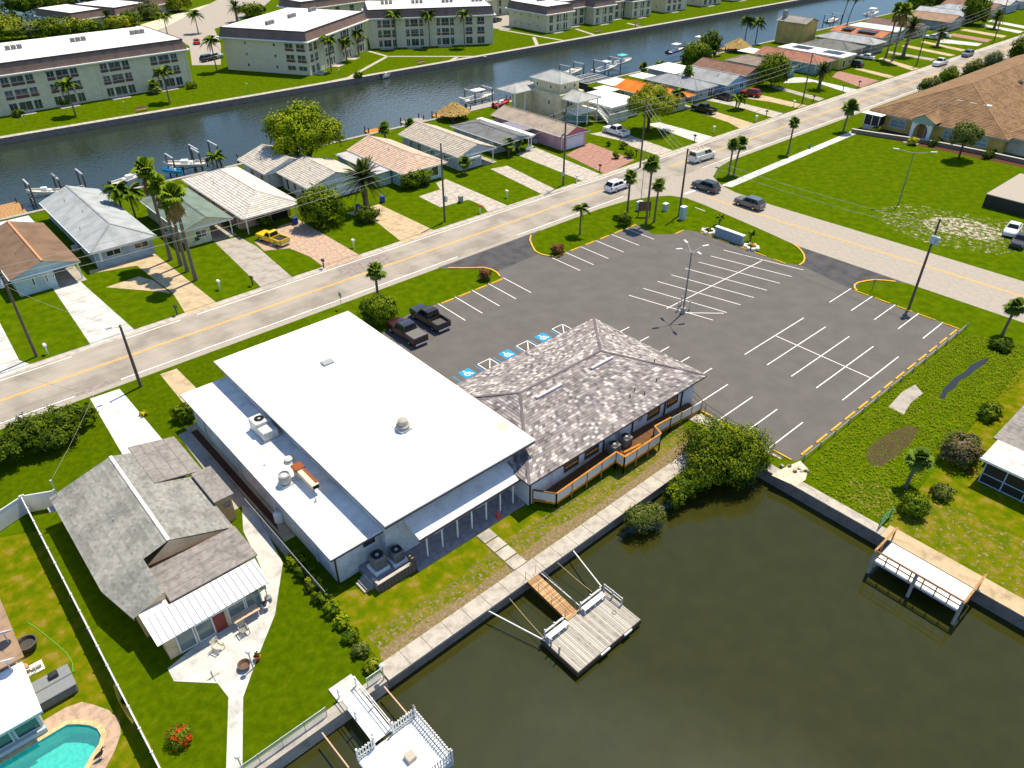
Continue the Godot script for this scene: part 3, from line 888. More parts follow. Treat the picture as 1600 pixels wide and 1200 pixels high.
# cars face +x. kind: sedan, suv, van, pickup
func car(called: String, label: String, category: String, kind: String, at: Vector3, turn: float, body: Material, o := {}) -> Node3D:
	var t := thing(called, label, category, at, turn)
	var S := {"sedan": {"l": 4.7, "w": 0.9, "belt": 0.9, "roof": 1.45, "hood": 0.95, "deck": 1.0, "c": [0.75, 0.1, -1.15, -1.95], "r": 0.33},
		"suv": {"l": 4.7, "w": 0.94, "belt": 1.05, "roof": 1.72, "hood": 1.1, "deck": 1.1, "c": [0.95, 0.3, -1.75, -2.25], "r": 0.37},
		"van": {"l": 5.6, "w": 1.0, "belt": 1.25, "roof": 2.1, "hood": 1.25, "deck": 1.3, "c": [1.9, 1.2, -2.7, -2.78], "r": 0.37},
		"pickup": {"l": 5.7, "w": 0.99, "belt": 1.15, "roof": 1.9, "hood": 1.2, "deck": 1.15, "c": [1.15, 0.5, -0.75, -0.95], "r": 0.41},
		"shortcab": {"l": 5.2, "w": 0.93, "belt": 1.05, "roof": 1.7, "hood": 1.08, "deck": 1.05, "c": [0.85, 0.25, -0.35, -0.5], "r": 0.38}}
	var s: Dictionary = S[kind]
	var L: float = s.l * 0.5
	var w: float = s.w
	var belt: float = s.belt
	var lo := 0.32
	var truck := kind in ["pickup", "shortcab"]
	var bed: float = s.c[3] - 0.08
	var st := [[L, lo + 0.12, s.hood - 0.28, s.hood - 0.2, w * 0.72, w * 0.78, w * 0.7], [L - 0.16, lo, s.hood - 0.14, s.hood - 0.06, w * 0.93, w * 0.95, w * 0.8], [L - 0.7, lo, s.hood - 0.06, s.hood + 0.0, w, w, w * 0.82], [s.c[0] + 0.05, lo, belt - 0.02, belt + 0.05, w, w, w * 0.84]]
	if truck:
		st += [[s.c[3], lo, belt, belt + 0.04, w, w, w * 0.84]]
	else:
		st += [[s.c[3] + 0.2, lo, belt, belt + 0.05, w, w, w * 0.84], [-L + 0.2, lo, s.deck - 0.08, s.deck + (0.0 if kind == "sedan" else -0.02), w * 0.96, w * 0.96, w * 0.82], [-L, lo + 0.12, s.deck - 0.22, s.deck - 0.15, w * 0.8, w * 0.84, w * 0.74]]
	var bm := part(t, "body", loft(st), body)
	# cabin: pillars and roof as one painted shell, glass set on it
	var c: Array = s.c
	var rw: float = w * 0.74
	var bw: float = w * 0.9
	var cab := loft([[c[0] + 0.02, belt - 0.1, belt - 0.02, belt + 0.02, bw, bw, bw * 0.96], [c[1], belt - 0.1, belt + 0.05, s.roof - 0.04, bw, bw, rw], [(c[1] + c[2]) * 0.5, belt - 0.1, belt + 0.05, s.roof, bw, bw, rw], [c[2], belt - 0.1, belt + 0.05, s.roof - 0.05, bw, bw, rw], [c[3], belt - 0.1, belt - 0.02, belt + 0.04, bw * 0.98, bw * 0.98, bw * 0.9]])
	part(t, "cabin", cab, o.get("roof", body))
	var q := mb()
	var yb := belt + 0.06
	var yt: float = s.roof - 0.13
	panel(q, Vector3(c[0] - 0.02, yb, bw * 0.9), Vector3(c[0] - 0.02, yb, -bw * 0.9), Vector3(c[1] + 0.06, yt + 0.05, -rw * 0.92), Vector3(c[1] + 0.06, yt + 0.05, rw * 0.92), 0.035)
	part(t, "windshield", q, M.car_glass)
	q = mb()
	panel(q, Vector3(c[3] + 0.02, yb, -bw * 0.86), Vector3(c[3] + 0.02, yb, bw * 0.86), Vector3(c[2] - 0.04, yt + 0.03, rw * 0.88), Vector3(c[2] - 0.04, yt + 0.03, -rw * 0.88), 0.035)
	part(t, "rear_window", q, M.car_glass)
	var cuts: Array = o.get("cuts", [0.05, 0.5, 0.95] if kind != "shortcab" else [0.05, 0.95])
	if o.get("blind", false): cuts = [0.02, 0.3]
	for sd in [-1.0, 1.0]:
		for k in cuts.size() - 1:
			var xa: float = lerpf(c[0] - 0.12, c[3] + 0.12, cuts[k] + 0.012)
			var xb: float = lerpf(c[0] - 0.12, c[3] + 0.12, cuts[k + 1] - 0.012)
			var ta: float = lerpf(c[1] - 0.04, c[2] + 0.04, cuts[k] + 0.012)
			var tb: float = lerpf(c[1] - 0.04, c[2] + 0.04, cuts[k + 1] - 0.012)
			q = mb()
			var p := [Vector3(xb, yb, sd * bw * 0.975), Vector3(xa, yb, sd * bw * 0.975), Vector3(ta, yt, sd * lerpf(bw, rw, 0.8)), Vector3(tb, yt, sd * lerpf(bw, rw, 0.8))]
			if sd > 0: panel(q, p[0], p[1], p[2], p[3], 0.03)
			else: panel(q, p[1], p[0], p[3], p[2], 0.03)
			part(t, "side_window", q, M.car_glass)
		part(t, "headlight", mb().rbox(Vector3(L - 0.24, s.hood - 0.36, sd * w * 0.72 - 0.16), Vector3(L - 0.04, s.hood - 0.19, sd * w * 0.72 + 0.16), 0.03), M.lens_white)
		part(t, "taillight", mb().rbox(Vector3(-L - 0.015, s.deck - 0.4, sd * w * 0.83 - 0.09), Vector3(-L + 0.15, s.deck - 0.12, sd * w * 0.83 + 0.09), 0.02), M.lens_red)
		part(t, "mirror", mb().rbox(Vector3(c[0] - 0.35, belt + 0.02, sd * (w + 0.1) - 0.1), Vector3(c[0] - 0.2, belt + 0.18, sd * (w + 0.1) + 0.1), 0.03), body)
	if truck:   # an open load bed with its own walls and tailgate
		var b := mb()
		b.box(Vector3(-L + 0.05, lo + 0.05, -w), Vector3(bed, lo + 0.5, w))
		for sd in [-1.0, 1.0]:
			b.box(Vector3(-L + 0.05, lo + 0.5, sd * w * 0.93 - 0.07), Vector3(bed, belt + 0.03, sd * w * 0.93 + 0.07))
		b.box(Vector3(bed - 0.1, lo + 0.5, -w * 0.86), Vector3(bed, belt + 0.03, w * 0.86))
		part(t, "bed", b, body)
		part(t, "tailgate", mb().rbox(Vector3(-L - 0.02, lo + 0.3, -w * 0.86), Vector3(-L + 0.07, belt + 0.03, w * 0.86), 0.02), body)
		if o.get("cover", false): part(t, "bed_cover", mb().rbox(Vector3(-L + 0.08, belt + 0.03, -w * 0.9), Vector3(bed, belt + 0.09, w * 0.9), 0.02), plain(0.16, 0.16, 0.155, 0.8))
		else: part(t, "bed_liner", mb().box(Vector3(-L + 0.08, lo + 0.5, -w * 0.85), Vector3(bed - 0.1, lo + 0.52, w * 0.85)), o.get("liner", plain(0.1, 0.1, 0.1, 0.8)))
	part(t, "bumper", mb().rbox(Vector3(L - 0.1, lo - 0.02, -w * 0.86), Vector3(L + 0.08, lo + 0.22, w * 0.86), 0.05), M.chrome if truck else body)
	part(t, "bumper", mb().rbox(Vector3(-L - 0.14, lo - 0.02, -w * 0.86), Vector3(-L + 0.06, lo + 0.2, w * 0.86), 0.05), M.chrome if truck else body)
	if o.get("rack", false):
		for k in 4:
			part(t, "roof_rack", mb().cbox(Vector3(lerpf(1.0, -2.3, k / 3.0), s.roof + 0.12, 0), Vector3(0.06, 0.06, 1.7)), M.white)
		part(t, "ladder", mb().cbox(Vector3(-0.7, s.roof + 0.2, 0.35), Vector3(3.4, 0.07, 0.08)).cbox(Vector3(-0.7, s.roof + 0.2, -0.1), Vector3(3.4, 0.07, 0.08)).cbox(Vector3(-0.2, s.roof + 0.18, 0.12), Vector3(0.06, 0.05, 0.4)).cbox(Vector3(-1.4, s.roof + 0.18, 0.12), Vector3(0.06, 0.05, 0.4)), M.wood_fresh)
	for x in [L - 0.95, -L + 1.1]:
		for sd in [-1.0, 1.0]:
			wheel(t, Vector3(x, s.r, sd * (w - 0.1)), s.r, sd)
	return t


# ---------------------------------------------------------------- the hall, its clubhouse wing and what stands on and round them

func hall() -> void:
	var st := stucco(0.66, 0.7, 0.71)
	var h := thing("white_roofed_hall", "large flat white roofed hall with lower side annex and front porch", "building")
	part(h, "wall", mb().box(Vector3(19.2, 0, -62.9), Vector3(32.8, 4.95, -35.7)), st)
	var rf := part(h, "roof", mb().rbox(Vector3(18.62, 5.06, -63.5), Vector3(33.4, 5.22, -34.5), 0.03), M.roof_white)
	part(h, "fascia", mb().box(Vector3(18.66, 4.84, -63.46), Vector3(33.36, 5.055, -34.54)), M.trim_dark)
	part(h, "annex_wall", mb().box(Vector3(15.3, 0, -62.4), Vector3(19.19, 3.2, -36.5)), st)
	part(h, "annex_roof", mb().rbox(Vector3(14.75, 3.3, -63.0), Vector3(19.19, 3.42, -35.9), 0.03), M.roof_white)
	part(h, "annex_fascia", mb().box(Vector3(14.79, 3.12, -62.96), Vector3(19.185, 3.295, -35.94)), M.trim_dark)
	var pr := mb()
	panel(pr, Vector3(20.9, 2.78, -33.75), Vector3(31.1, 2.78, -33.75), Vector3(31.1, 3.3, -35.68), Vector3(20.9, 3.3, -35.68), 0.1)
	part(h, "porch_roof", pr, M.roof_white)
	part(h, "porch_fascia", mb().box(Vector3(20.88, 2.62, -33.8), Vector3(31.12, 2.8, -33.7)), M.trim_dark)
	for x in [21.8, 23.25, 24.75, 26.2, 27.7, 29.2, 30.6]:
		part(h, "porch_post", mb().cbox(Vector3(x, 1.37, -34.2), Vector3(0.1, 2.55, 0.1)), M.white)
	part(h, "porch_floor", mb().box(Vector3(20.4, 0.0, -35.7), Vector3(31.3, 0.12, -33.45)), mk("porch_floor", 0.3, 0.285, 0.31, 0.85, "mottle", 3.0))
	window(h, Vector3(18.2, 2.4, -36.5), 0, 1.0, 0.5, M.trim_dark, 1)
	door(h, Vector3(24.0, 0.12, -35.7), 0, 0.95, 2.05, M.white, 2)
	door(h, Vector3(28.4, 0.12, -35.7), 0, 0.95, 2.05, M.white, 2)
	window(h, Vector3(26.2, 1.6, -35.7), 0, 1.6, 1.1, M.white, 2)
	for z in [-60.0, -53.0, -46.0, -39.5]:
		part(h, "wall_pilaster", mb().box(Vector3(15.2, 0, z - 0.15), Vector3(15.3, 3.1, z + 0.15)), st)
	part(h, "gutter", mb().box(Vector3(15.22, 0, -36.47), Vector3(15.34, 3.1, -36.38)), M.black_metal)
	part(rf, "skylight_hatch", mb().rbox(Vector3(26.0, 5.22, -56.4), Vector3(27.1, 5.42, -55.6), 0.04), plain(0.3, 0.35, 0.36))
	var seam := plain(0.7, 0.69, 0.66)
	for k in 7: part(rf, "membrane_seam", mb().box(Vector3(18.66, 5.219, -61.4 + k * 4.0), Vector3(33.36, 5.226, -61.34 + k * 4.0)), seam)
	for k in 5: part(rf, "membrane_seam", mb().box(Vector3(21.2 + k * 2.5, 5.219, -63.4), Vector3(21.25 + k * 2.5, 5.225, -34.6)), seam)
	part(rf, "drain_stain", mb().lathe([Vector2(0.5, 5.223), Vector2(0.0001, 5.224)], 14, Vector3(32.5, 0, -37.6)), plain(0.62, 0.5, 0.36))
	# plant on the roofs
	var v := thing("roof_vent", "beige mushroom exhaust vent alone in the middle of the big white roof", "vent", Vector3(26.1, 5.22, -42.9))
	part(v, "curb", mb().rbox(Vector3(-0.55, 0, -0.55), Vector3(0.55, 0.22, 0.55), 0.03), M.pale_metal)
	part(v, "hood", mb().lathe([Vector2(0.3, 0.2), Vector2(0.34, 0.32), Vector2(0.58, 0.4), Vector2(0.6, 0.5), Vector2(0.44, 0.6), Vector2(0.46, 0.66), Vector2(0.42, 0.95), Vector2(0.3, 1.02), Vector2(0, 1.05)], 20), plain(0.36, 0.34, 0.3))
	v = thing("exhaust_fan", "round grey upblast exhaust fan standing on the annex roof", "fan", Vector3(16.25, 3.42, -45.3))
	part(v, "curb", mb().rbox(Vector3(-0.5, 0, -0.5), Vector3(0.5, 0.16, 0.5), 0.03), M.pale_metal)
	part(v, "drum", mb().lathe([Vector2(0.36, 0.15), Vector2(0.48, 0.3), Vector2(0.52, 0.5), Vector2(0.46, 0.95), Vector2(0.48, 1.0), Vector2(0.4, 1.02), Vector2(0.36, 0.86), Vector2(0, 0.84)], 20), plain(0.36, 0.36, 0.35))
	part(v, "cap", mb().lathe([Vector2(0.24, 0.84), Vector2(0.24, 0.94), Vector2(0, 0.97)], 14), M.white)
	v = thing("low_roof_vent", "low round white vent cap on the annex roof near the rusty duct", "vent", Vector3(17.75, 3.42, -47.6))
	part(v, "collar", mb().lathe([Vector2(0.42, 0), Vector2(0.42, 0.1), Vector2(0.25, 0.14), Vector2(0.25, 0.22)], 16), M.pale_metal)
	part(v, "cap", mb().lathe([Vector2(0.2, 0.2), Vector2(0.36, 0.24), Vector2(0.36, 0.34), Vector2(0.2, 0.44), Vector2(0, 0.46)], 16), plain(0.62, 0.6, 0.55))
	v = thing("exhaust_duct", "long rusty topped exhaust duct lying along the annex roof", "duct", Vector3(17.5, 3.42, -44.6))
	part(v, "riser", mb().box(Vector3(-0.35, 0, -1.0), Vector3(0.35, 0.9, -0.3)), plain(0.42, 0.4, 0.38))
	part(v, "hood", mb().rbox(Vector3(-0.42, 0.88, -1.2), Vector3(0.42, 1.12, -0.3), 0.03), M.rust)
	part(v, "trunk", mb().box(Vector3(-0.3, 0.62, -0.3), Vector3(0.3, 1.0, 2.1)), plain(0.62, 0.55, 0.42))
	part(v, "rust_strip", mb().box(Vector3(0.1, 1.0, -0.25), Vector3(0.32, 1.02, 1.9)), M.rust)
	part(v, "mouth", mb().box(Vector3(-0.25, 0.66, 2.1), Vector3(0.25, 0.96, 2.14)), M.interior_dark)
	part(v, "leg", mb().cbox(Vector3(0, 0.3, 1.6), Vector3(0.08, 0.64, 0.08)), M.grey_metal)
	v = thing("rooftop_air_conditioner", "boxy pale rooftop air conditioner with a round fan on the annex roof", "air conditioner", Vector3(18.0, 3.42, -52.4))
	part(v, "base_rail", mb().box(Vector3(-0.75, 0, -1.4), Vector3(0.75, 0.15, 1.35)), M.grey_metal)
	part(v, "fan_box", mb().rbox(Vector3(-0.7, 0.15, -1.35), Vector3(0.7, 1.25, 0.15), 0.04), M.pale_metal)
	part(v, "coil_box", mb().rbox(Vector3(-0.65, 0.15, 0.16), Vector3(0.7, 0.95, 1.3), 0.04), M.pale_metal)
	part(v, "fan_ring", mb().lathe([Vector2(0.4, 1.25), Vector2(0.42, 1.3), Vector2(0.36, 1.3), Vector2(0.35, 1.252), Vector2(0, 1.253)], 20, Vector3(0, 0, -0.6)), M.interior_dark)
	part(v, "fan_hub", mb().lathe([Vector2(0.12, 1.25), Vector2(0.12, 1.29), Vector2(0, 1.29)], 12, Vector3(0, 0, -0.6)), M.grey_metal)
	v = thing("conduit_pipe", "thin grey conduit with a small post running across the annex roof", "pipe", Vector3(15.2, 3.42, -48.4))
	part(v, "pipe", mb().tube([Vector3(-0.3, 0.1, 0.1), Vector3(1.7, 0.1, -0.2), Vector3(1.75, 0.3, -0.2)], [0.025, 0.025, 0.025], 6), M.grey_metal)
	part(v, "pipe_support", mb().cbox(Vector3(0.8, 0.06, -0.06), Vector3(0.12, 0.13, 0.12)), M.grey_metal)
	v = thing("stub_vent", "short grey plumbing stub on the front half of the annex roof", "vent", Vector3(17.0, 3.42, -41.9))
	part(v, "stub", mb().tube([Vector3.ZERO, Vector3(0, 0.4, 0)], [0.07, 0.06], 8), M.grey_metal)
	part(v, "flashing", mb().lathe([Vector2(0.16, 0), Vector2(0.09, 0.06)], 10), M.pale_metal)
	# platform with two condensers, block screen and steps
	var pf := thing("condenser_platform", "raised condenser platform with pierced brown block screen and steps by the annex", "platform")
	part(pf, "slab", mb().box(Vector3(17.05, 0, -36.45), Vector3(20.4, 0.62, -33.85)), mk("porch_floor", 0.3, 0.285, 0.31, 0.85, "mottle", 3.0))
	part(pf, "cap", mb().rbox(Vector3(17.0, 0.9, -33.95), Vector3(20.0, 0.98, -33.68), 0.015), M.concrete)
	part(pf, "cap", mb().rbox(Vector3(16.98, 0.9, -34.6), Vector3(17.2, 0.98, -33.96), 0.015), M.concrete)
	var bk := mk("breeze_block", 0.2, 0.15, 0.12, 0.9, "grain", 1.0)
	var blk := mb()
	for s in [[-0.15, 0.03], [0.12, 0.03]]: blk.cbox(Vector3(s[0], 0, 0), Vector3(0.04, 0.3, 0.16))
	for s in [-0.13, 0.0, 0.13]: blk.cbox(Vector3(0, s, 0), Vector3(0.29, 0.035, 0.16))
	blk.cbox(Vector3(0, 0, 0), Vector3(0.035, 0.3, 0.14))
	var bmesh := blk.mesh()
	for i in 11:
		for j in 3:
			var bo := inst("block", bmesh, bk, pf)
			bo.position = Vector3(17.2 + i * 0.31, 0.15 + j * 0.3, -33.76)
	for j in 2:
		for i in 2:
			var bo := inst("block", bmesh, bk, pf)
			bo.position = Vector3(20.2 + i * 0.0, 1.05 + j * 0.3 - 0.02, -33.76 - i * 0.3)
	for k in 4:
		part(pf, "step", mb().box(Vector3(16.25 + k * 0.2, 0, -35.7), Vector3(17.04, 0.15 * (k + 1), -33.95 - 0.0)), M.concrete_grey) if false else part(pf, "step", mb().box(Vector3(16.2 + k * 0.21, 0.15 * k, -35.6), Vector3(17.04, 0.15 * (k + 1), -34.4)), M.wood_grey)
	condenser(Vector3(18.1, 0.62, -35.3), 0.5, 1.15, true, "tall round topped condenser on a white pad at the platform's step end")
	condenser(Vector3(19.55, 0.62, -34.95), 0.45, 0.95, true, "condenser with dark square fan top at the platform's porch end")
	club()
	deck()


func condenser(at: Vector3, r: float, h: float, pad: bool, label: String) -> void:
	var o := thing("condenser_unit", label, "air conditioner", at)
	var b := 0.0
	if pad:
		part(o, "pad", mb().rbox(Vector3(-r - 0.14, 0, -r - 0.14), Vector3(r + 0.14, 0.28, r + 0.14), 0.02), M.white)
		b = 0.28
	part(o, "cabinet", mb().rbox(Vector3(-r, b, -r), Vector3(r, b + h, r), 0.05), plain(0.17, 0.18, 0.18))
	for k in 6:
		part(o, "louver", mb().cbox(Vector3(0, b + 0.12 + k * (h - 0.2) / 6, r + 0.006), Vector3(r * 1.8, 0.03, 0.02)), M.black_metal)
	part(o, "fan_guard", mb().lathe([Vector2(r * 0.9, b + h), Vector2(r * 0.92, b + h + 0.06), Vector2(r * 0.72, b + h + 0.06), Vector2(r * 0.7, b + h + 0.004), Vector2(0, b + h + 0.006)], 20), M.black_metal)
	part(o, "fan_hub", mb().lathe([Vector2(0.14, b + h), Vector2(0.14, b + h + 0.05), Vector2(0, b + h + 0.06)], 12), M.grey_metal)


func club() -> void:
	var c := thing("clubhouse_wing", "clubhouse wing with mottled grey shingle hip roof and white walls", "building")
	var st := stucco(0.66, 0.7, 0.73)
	var x0 := 30.9
	var x1 := 54.5
	var z0 := -47.6
	var z1 := -32.55
	var y := 3.05
	var ink := [Color(0.2, 0.18, 0.19), Color(0.27, 0.245, 0.25), Color(0.33, 0.3, 0.3), Color(0.38, 0.345, 0.345), Color(0.46, 0.42, 0.42), Color(0.66, 0.62, 0.6), Color(0.3, 0.275, 0.28)]
	part(c, "wall", mb().box(Vector3(31.4, 0, -46.9), Vector3(53.6, y - 0.2, -33.2)), st)
	var r := part(c, "roof", roof_shape(x0, z0, x1, z1, y, 2.35, 1, 5.8, 7.3, 0.27, 0.028, 0.36, ink), shingle(1, 1, 1))
	part(c, "fascia", eave_shape(x0, z0, x1, z1, y, 0.2), M.trim_dark)
	for k in [[37.5, 40.7], [44.6, 47.6]]:
		part(r, "ridge_vent", mb().rbox(Vector3(k[0], 5.02, -38.95), Vector3(k[1], 5.24, -38.7), 0.03), plain(0.62, 0.58, 0.6))
	for k in [[49.2, -34.6], [46.4, -34.9], [45.4, -34.6], [46.9, -34.1], [51.0, -36.4]]:
		var yy: float = y + 2.35 * (z1 - k[1]) / 7.5
		part(r, "vent_pipe", mb().tube([Vector3(k[0], yy - 0.1, k[1]), Vector3(k[0], yy + 0.35, k[1])], [0.05, 0.05], 6), M.black_metal)
	for k in [[36.4, 1.75], [38.95, 1.75], [47.4, 1.75], [50.2, 1.6]]:
		var w := window(c, Vector3(k[0], 1.75, -33.2), 0, k[1], 1.05, mk("bronze", 0.1, 0.06, 0.035, 0.5), 1)
		part(w, "blind", mb().cbox(Vector3(0, -0.1, 0.028), Vector3(k[1] - 0.2, 0.25, 0.012)), M.wood_fresh)  # orange strip painted on the pane as the glow of a lit interior
	for k in [42.0, 45.2]:
		part(c, "louver", mb().box(Vector3(k, 1.7, -33.2), Vector3(k + 0.6, 2.2, -33.16)).box(Vector3(k + 0.05, 1.76, -33.16), Vector3(k + 0.55, 1.9, -33.14)).box(Vector3(k + 0.05, 1.98, -33.16), Vector3(k + 0.55, 2.14, -33.14)), plain(0.3, 0.32, 0.33))
	for k in [31.5, 40.4, 44.3, 49.0, 51.6]:
		part(c, "downspout", mb().box(Vector3(k, 0.1, -33.2), Vector3(k + 0.11, 2.85, -33.08)), M.black_metal)
	door(c, Vector3(34.6, 0.85, -33.2), 0, 0.95, 1.95, plain(0.6, 0.63, 0.65))
	part(c, "wall_lamp", mb().rbox(Vector3(35.3, 2.1, -33.2), Vector3(35.45, 2.45, -33.05), 0.02), M.black_metal)


func deck() -> void:
	var d := thing("wooden_ramp_deck", "raised wooden ramp deck with orange handrails along the clubhouse wall", "deck")
	# plan of the platform edge, away from the wall
	var edge := [Vector2(31.9, -33.15), Vector2(33.0, -31.5), Vector2(40.3, -31.5), Vector2(40.3, -30.55), Vector2(45.2, -30.55), Vector2(45.6, -31.6), Vector2(48.0, -31.6), Vector2(52.9, -31.6)]
	var top := func(x: float) -> float: return lerpf(0.5, 0.95, clamp((x - 32) / 8.0, 0.0, 1.0)) if x < 46 else lerpf(0.95, 0.3, clamp((x - 46) / 6.9, 0.0, 1.0))
	var x := 32.0
	var plank := mb().rbox(Vector3(-0.066, -0.04, -0.5), Vector3(0.066, 0.0, 0.5), 0.006).mesh()
	while x < 52.8:
		var zf := -31.55
		if x < 33.0: zf = lerpf(-33.0, -31.55, x - 32.0)
		elif x > 40.3 and x < 45.3: zf = -30.6
		var p := inst("plank", plank, M.wood_brown, d)
		var l: float = zf + 33.1
		p.position = Vector3(x, top.call(x), -33.1 + l * 0.5)
		p.scale = Vector3(1, 1, max(l, 0.1))
		x += 0.142
	for i in edge.size() - 1:
		var a: Vector2 = edge[i]
		var b: Vector2 = edge[i + 1]
		var ya: float = top.call(a.x)
		var yb: float = top.call(b.x)
		var A := Vector3(a.x, ya, a.y)
		var B := Vector3(b.x, yb, b.y)
		part(d, "rim_board", mb().bar(A + Vector3(0, -0.12, 0), B + Vector3(0, -0.12, 0), 0.05, 0.2), M.wood_fresh)
		if i < edge.size() - 2:
			part(d, "handrail", mb().bar(A + Vector3(0, 1.0, 0), B + Vector3(0, 1.0, 0), 0.16, 0.06), M.wood_fresh if i != 0 else M.wood_brown)
		var n: int = max(1, int((B - A).length() / 1.6))
		for k in n + 1:
			var q := A.lerp(B, float(k) / n)
			part(d, "post", mb().cbox(Vector3(q.x, (q.y + 1.0) * 0.5, q.z), Vector3(0.1, q.y + 1.0, 0.1)), M.wood_fresh)
		var m := mb()
		var n2 := (B - A).normalized()
		m.bar(A + Vector3(0, 0.48, 0) + n2 * 0.05, B + Vector3(0, 0.48, 0) - n2 * 0.05, 0.03, 0.86)
		part(d, "panel", m, plain(0.66, 0.64, 0.6))
	part(d, "timber_stack", mb().bar(Vector3(41.2, 1.02, -31.2), Vector3(44.2, 1.02, -31.0), 0.3, 0.1), M.wood_fresh)
	part(d, "timber_stack", mb().bar(Vector3(41.6, 1.02, -31.7), Vector3(43.6, 1.02, -31.45), 0.2, 0.08), M.wood_fresh)
	condenser(Vector3(41.0, 0.96, -32.4), 0.46, 0.95, false, "dark condenser on the wooden deck nearer the ramp's low end")
	condenser(Vector3(42.6, 0.96, -32.4), 0.46, 0.95, false, "dark condenser on the wooden deck nearer the car park")
	var g := thing("ramp_guard_rail", "dark metal guard rail between the car park and the ramp", "railing")
	var rp := [Vector2(53.9, -33.4), Vector2(53.0, -31.2), Vector2(52.7, -28.6), Vector2(52.6, -26.2), Vector2(52.6, -23.4)]
	for i in rp.size() - 1:
		for h in [0.5, 1.05]:
			part(g, "rail", mb().tube([Vector3(rp[i].x, h, rp[i].y), Vector3(rp[i + 1].x, h, rp[i + 1].y)], [0.025, 0.025], 6), M.black_metal)
	for p in rp:
		part(g, "post", mb().tube([Vector3(p.x, 0, p.y), Vector3(p.x, 1.08, p.y)], [0.03, 0.03], 6), M.black_metal)
	ground_sheet("ramp_path", mb().box(Vector3(51.0, 0, -31.8), Vector3(52.2, 0.08, -28.7)), M.concrete)
	ground_sheet("retaining_wall", mb().box(Vector3(52.3, -0.3, -31.3), Vector3(52.55, 0.06, -22.4)), M.concrete_grey)


# ---------------------------------------------------------------- the neighbours' houses, the docks and the gardens in front

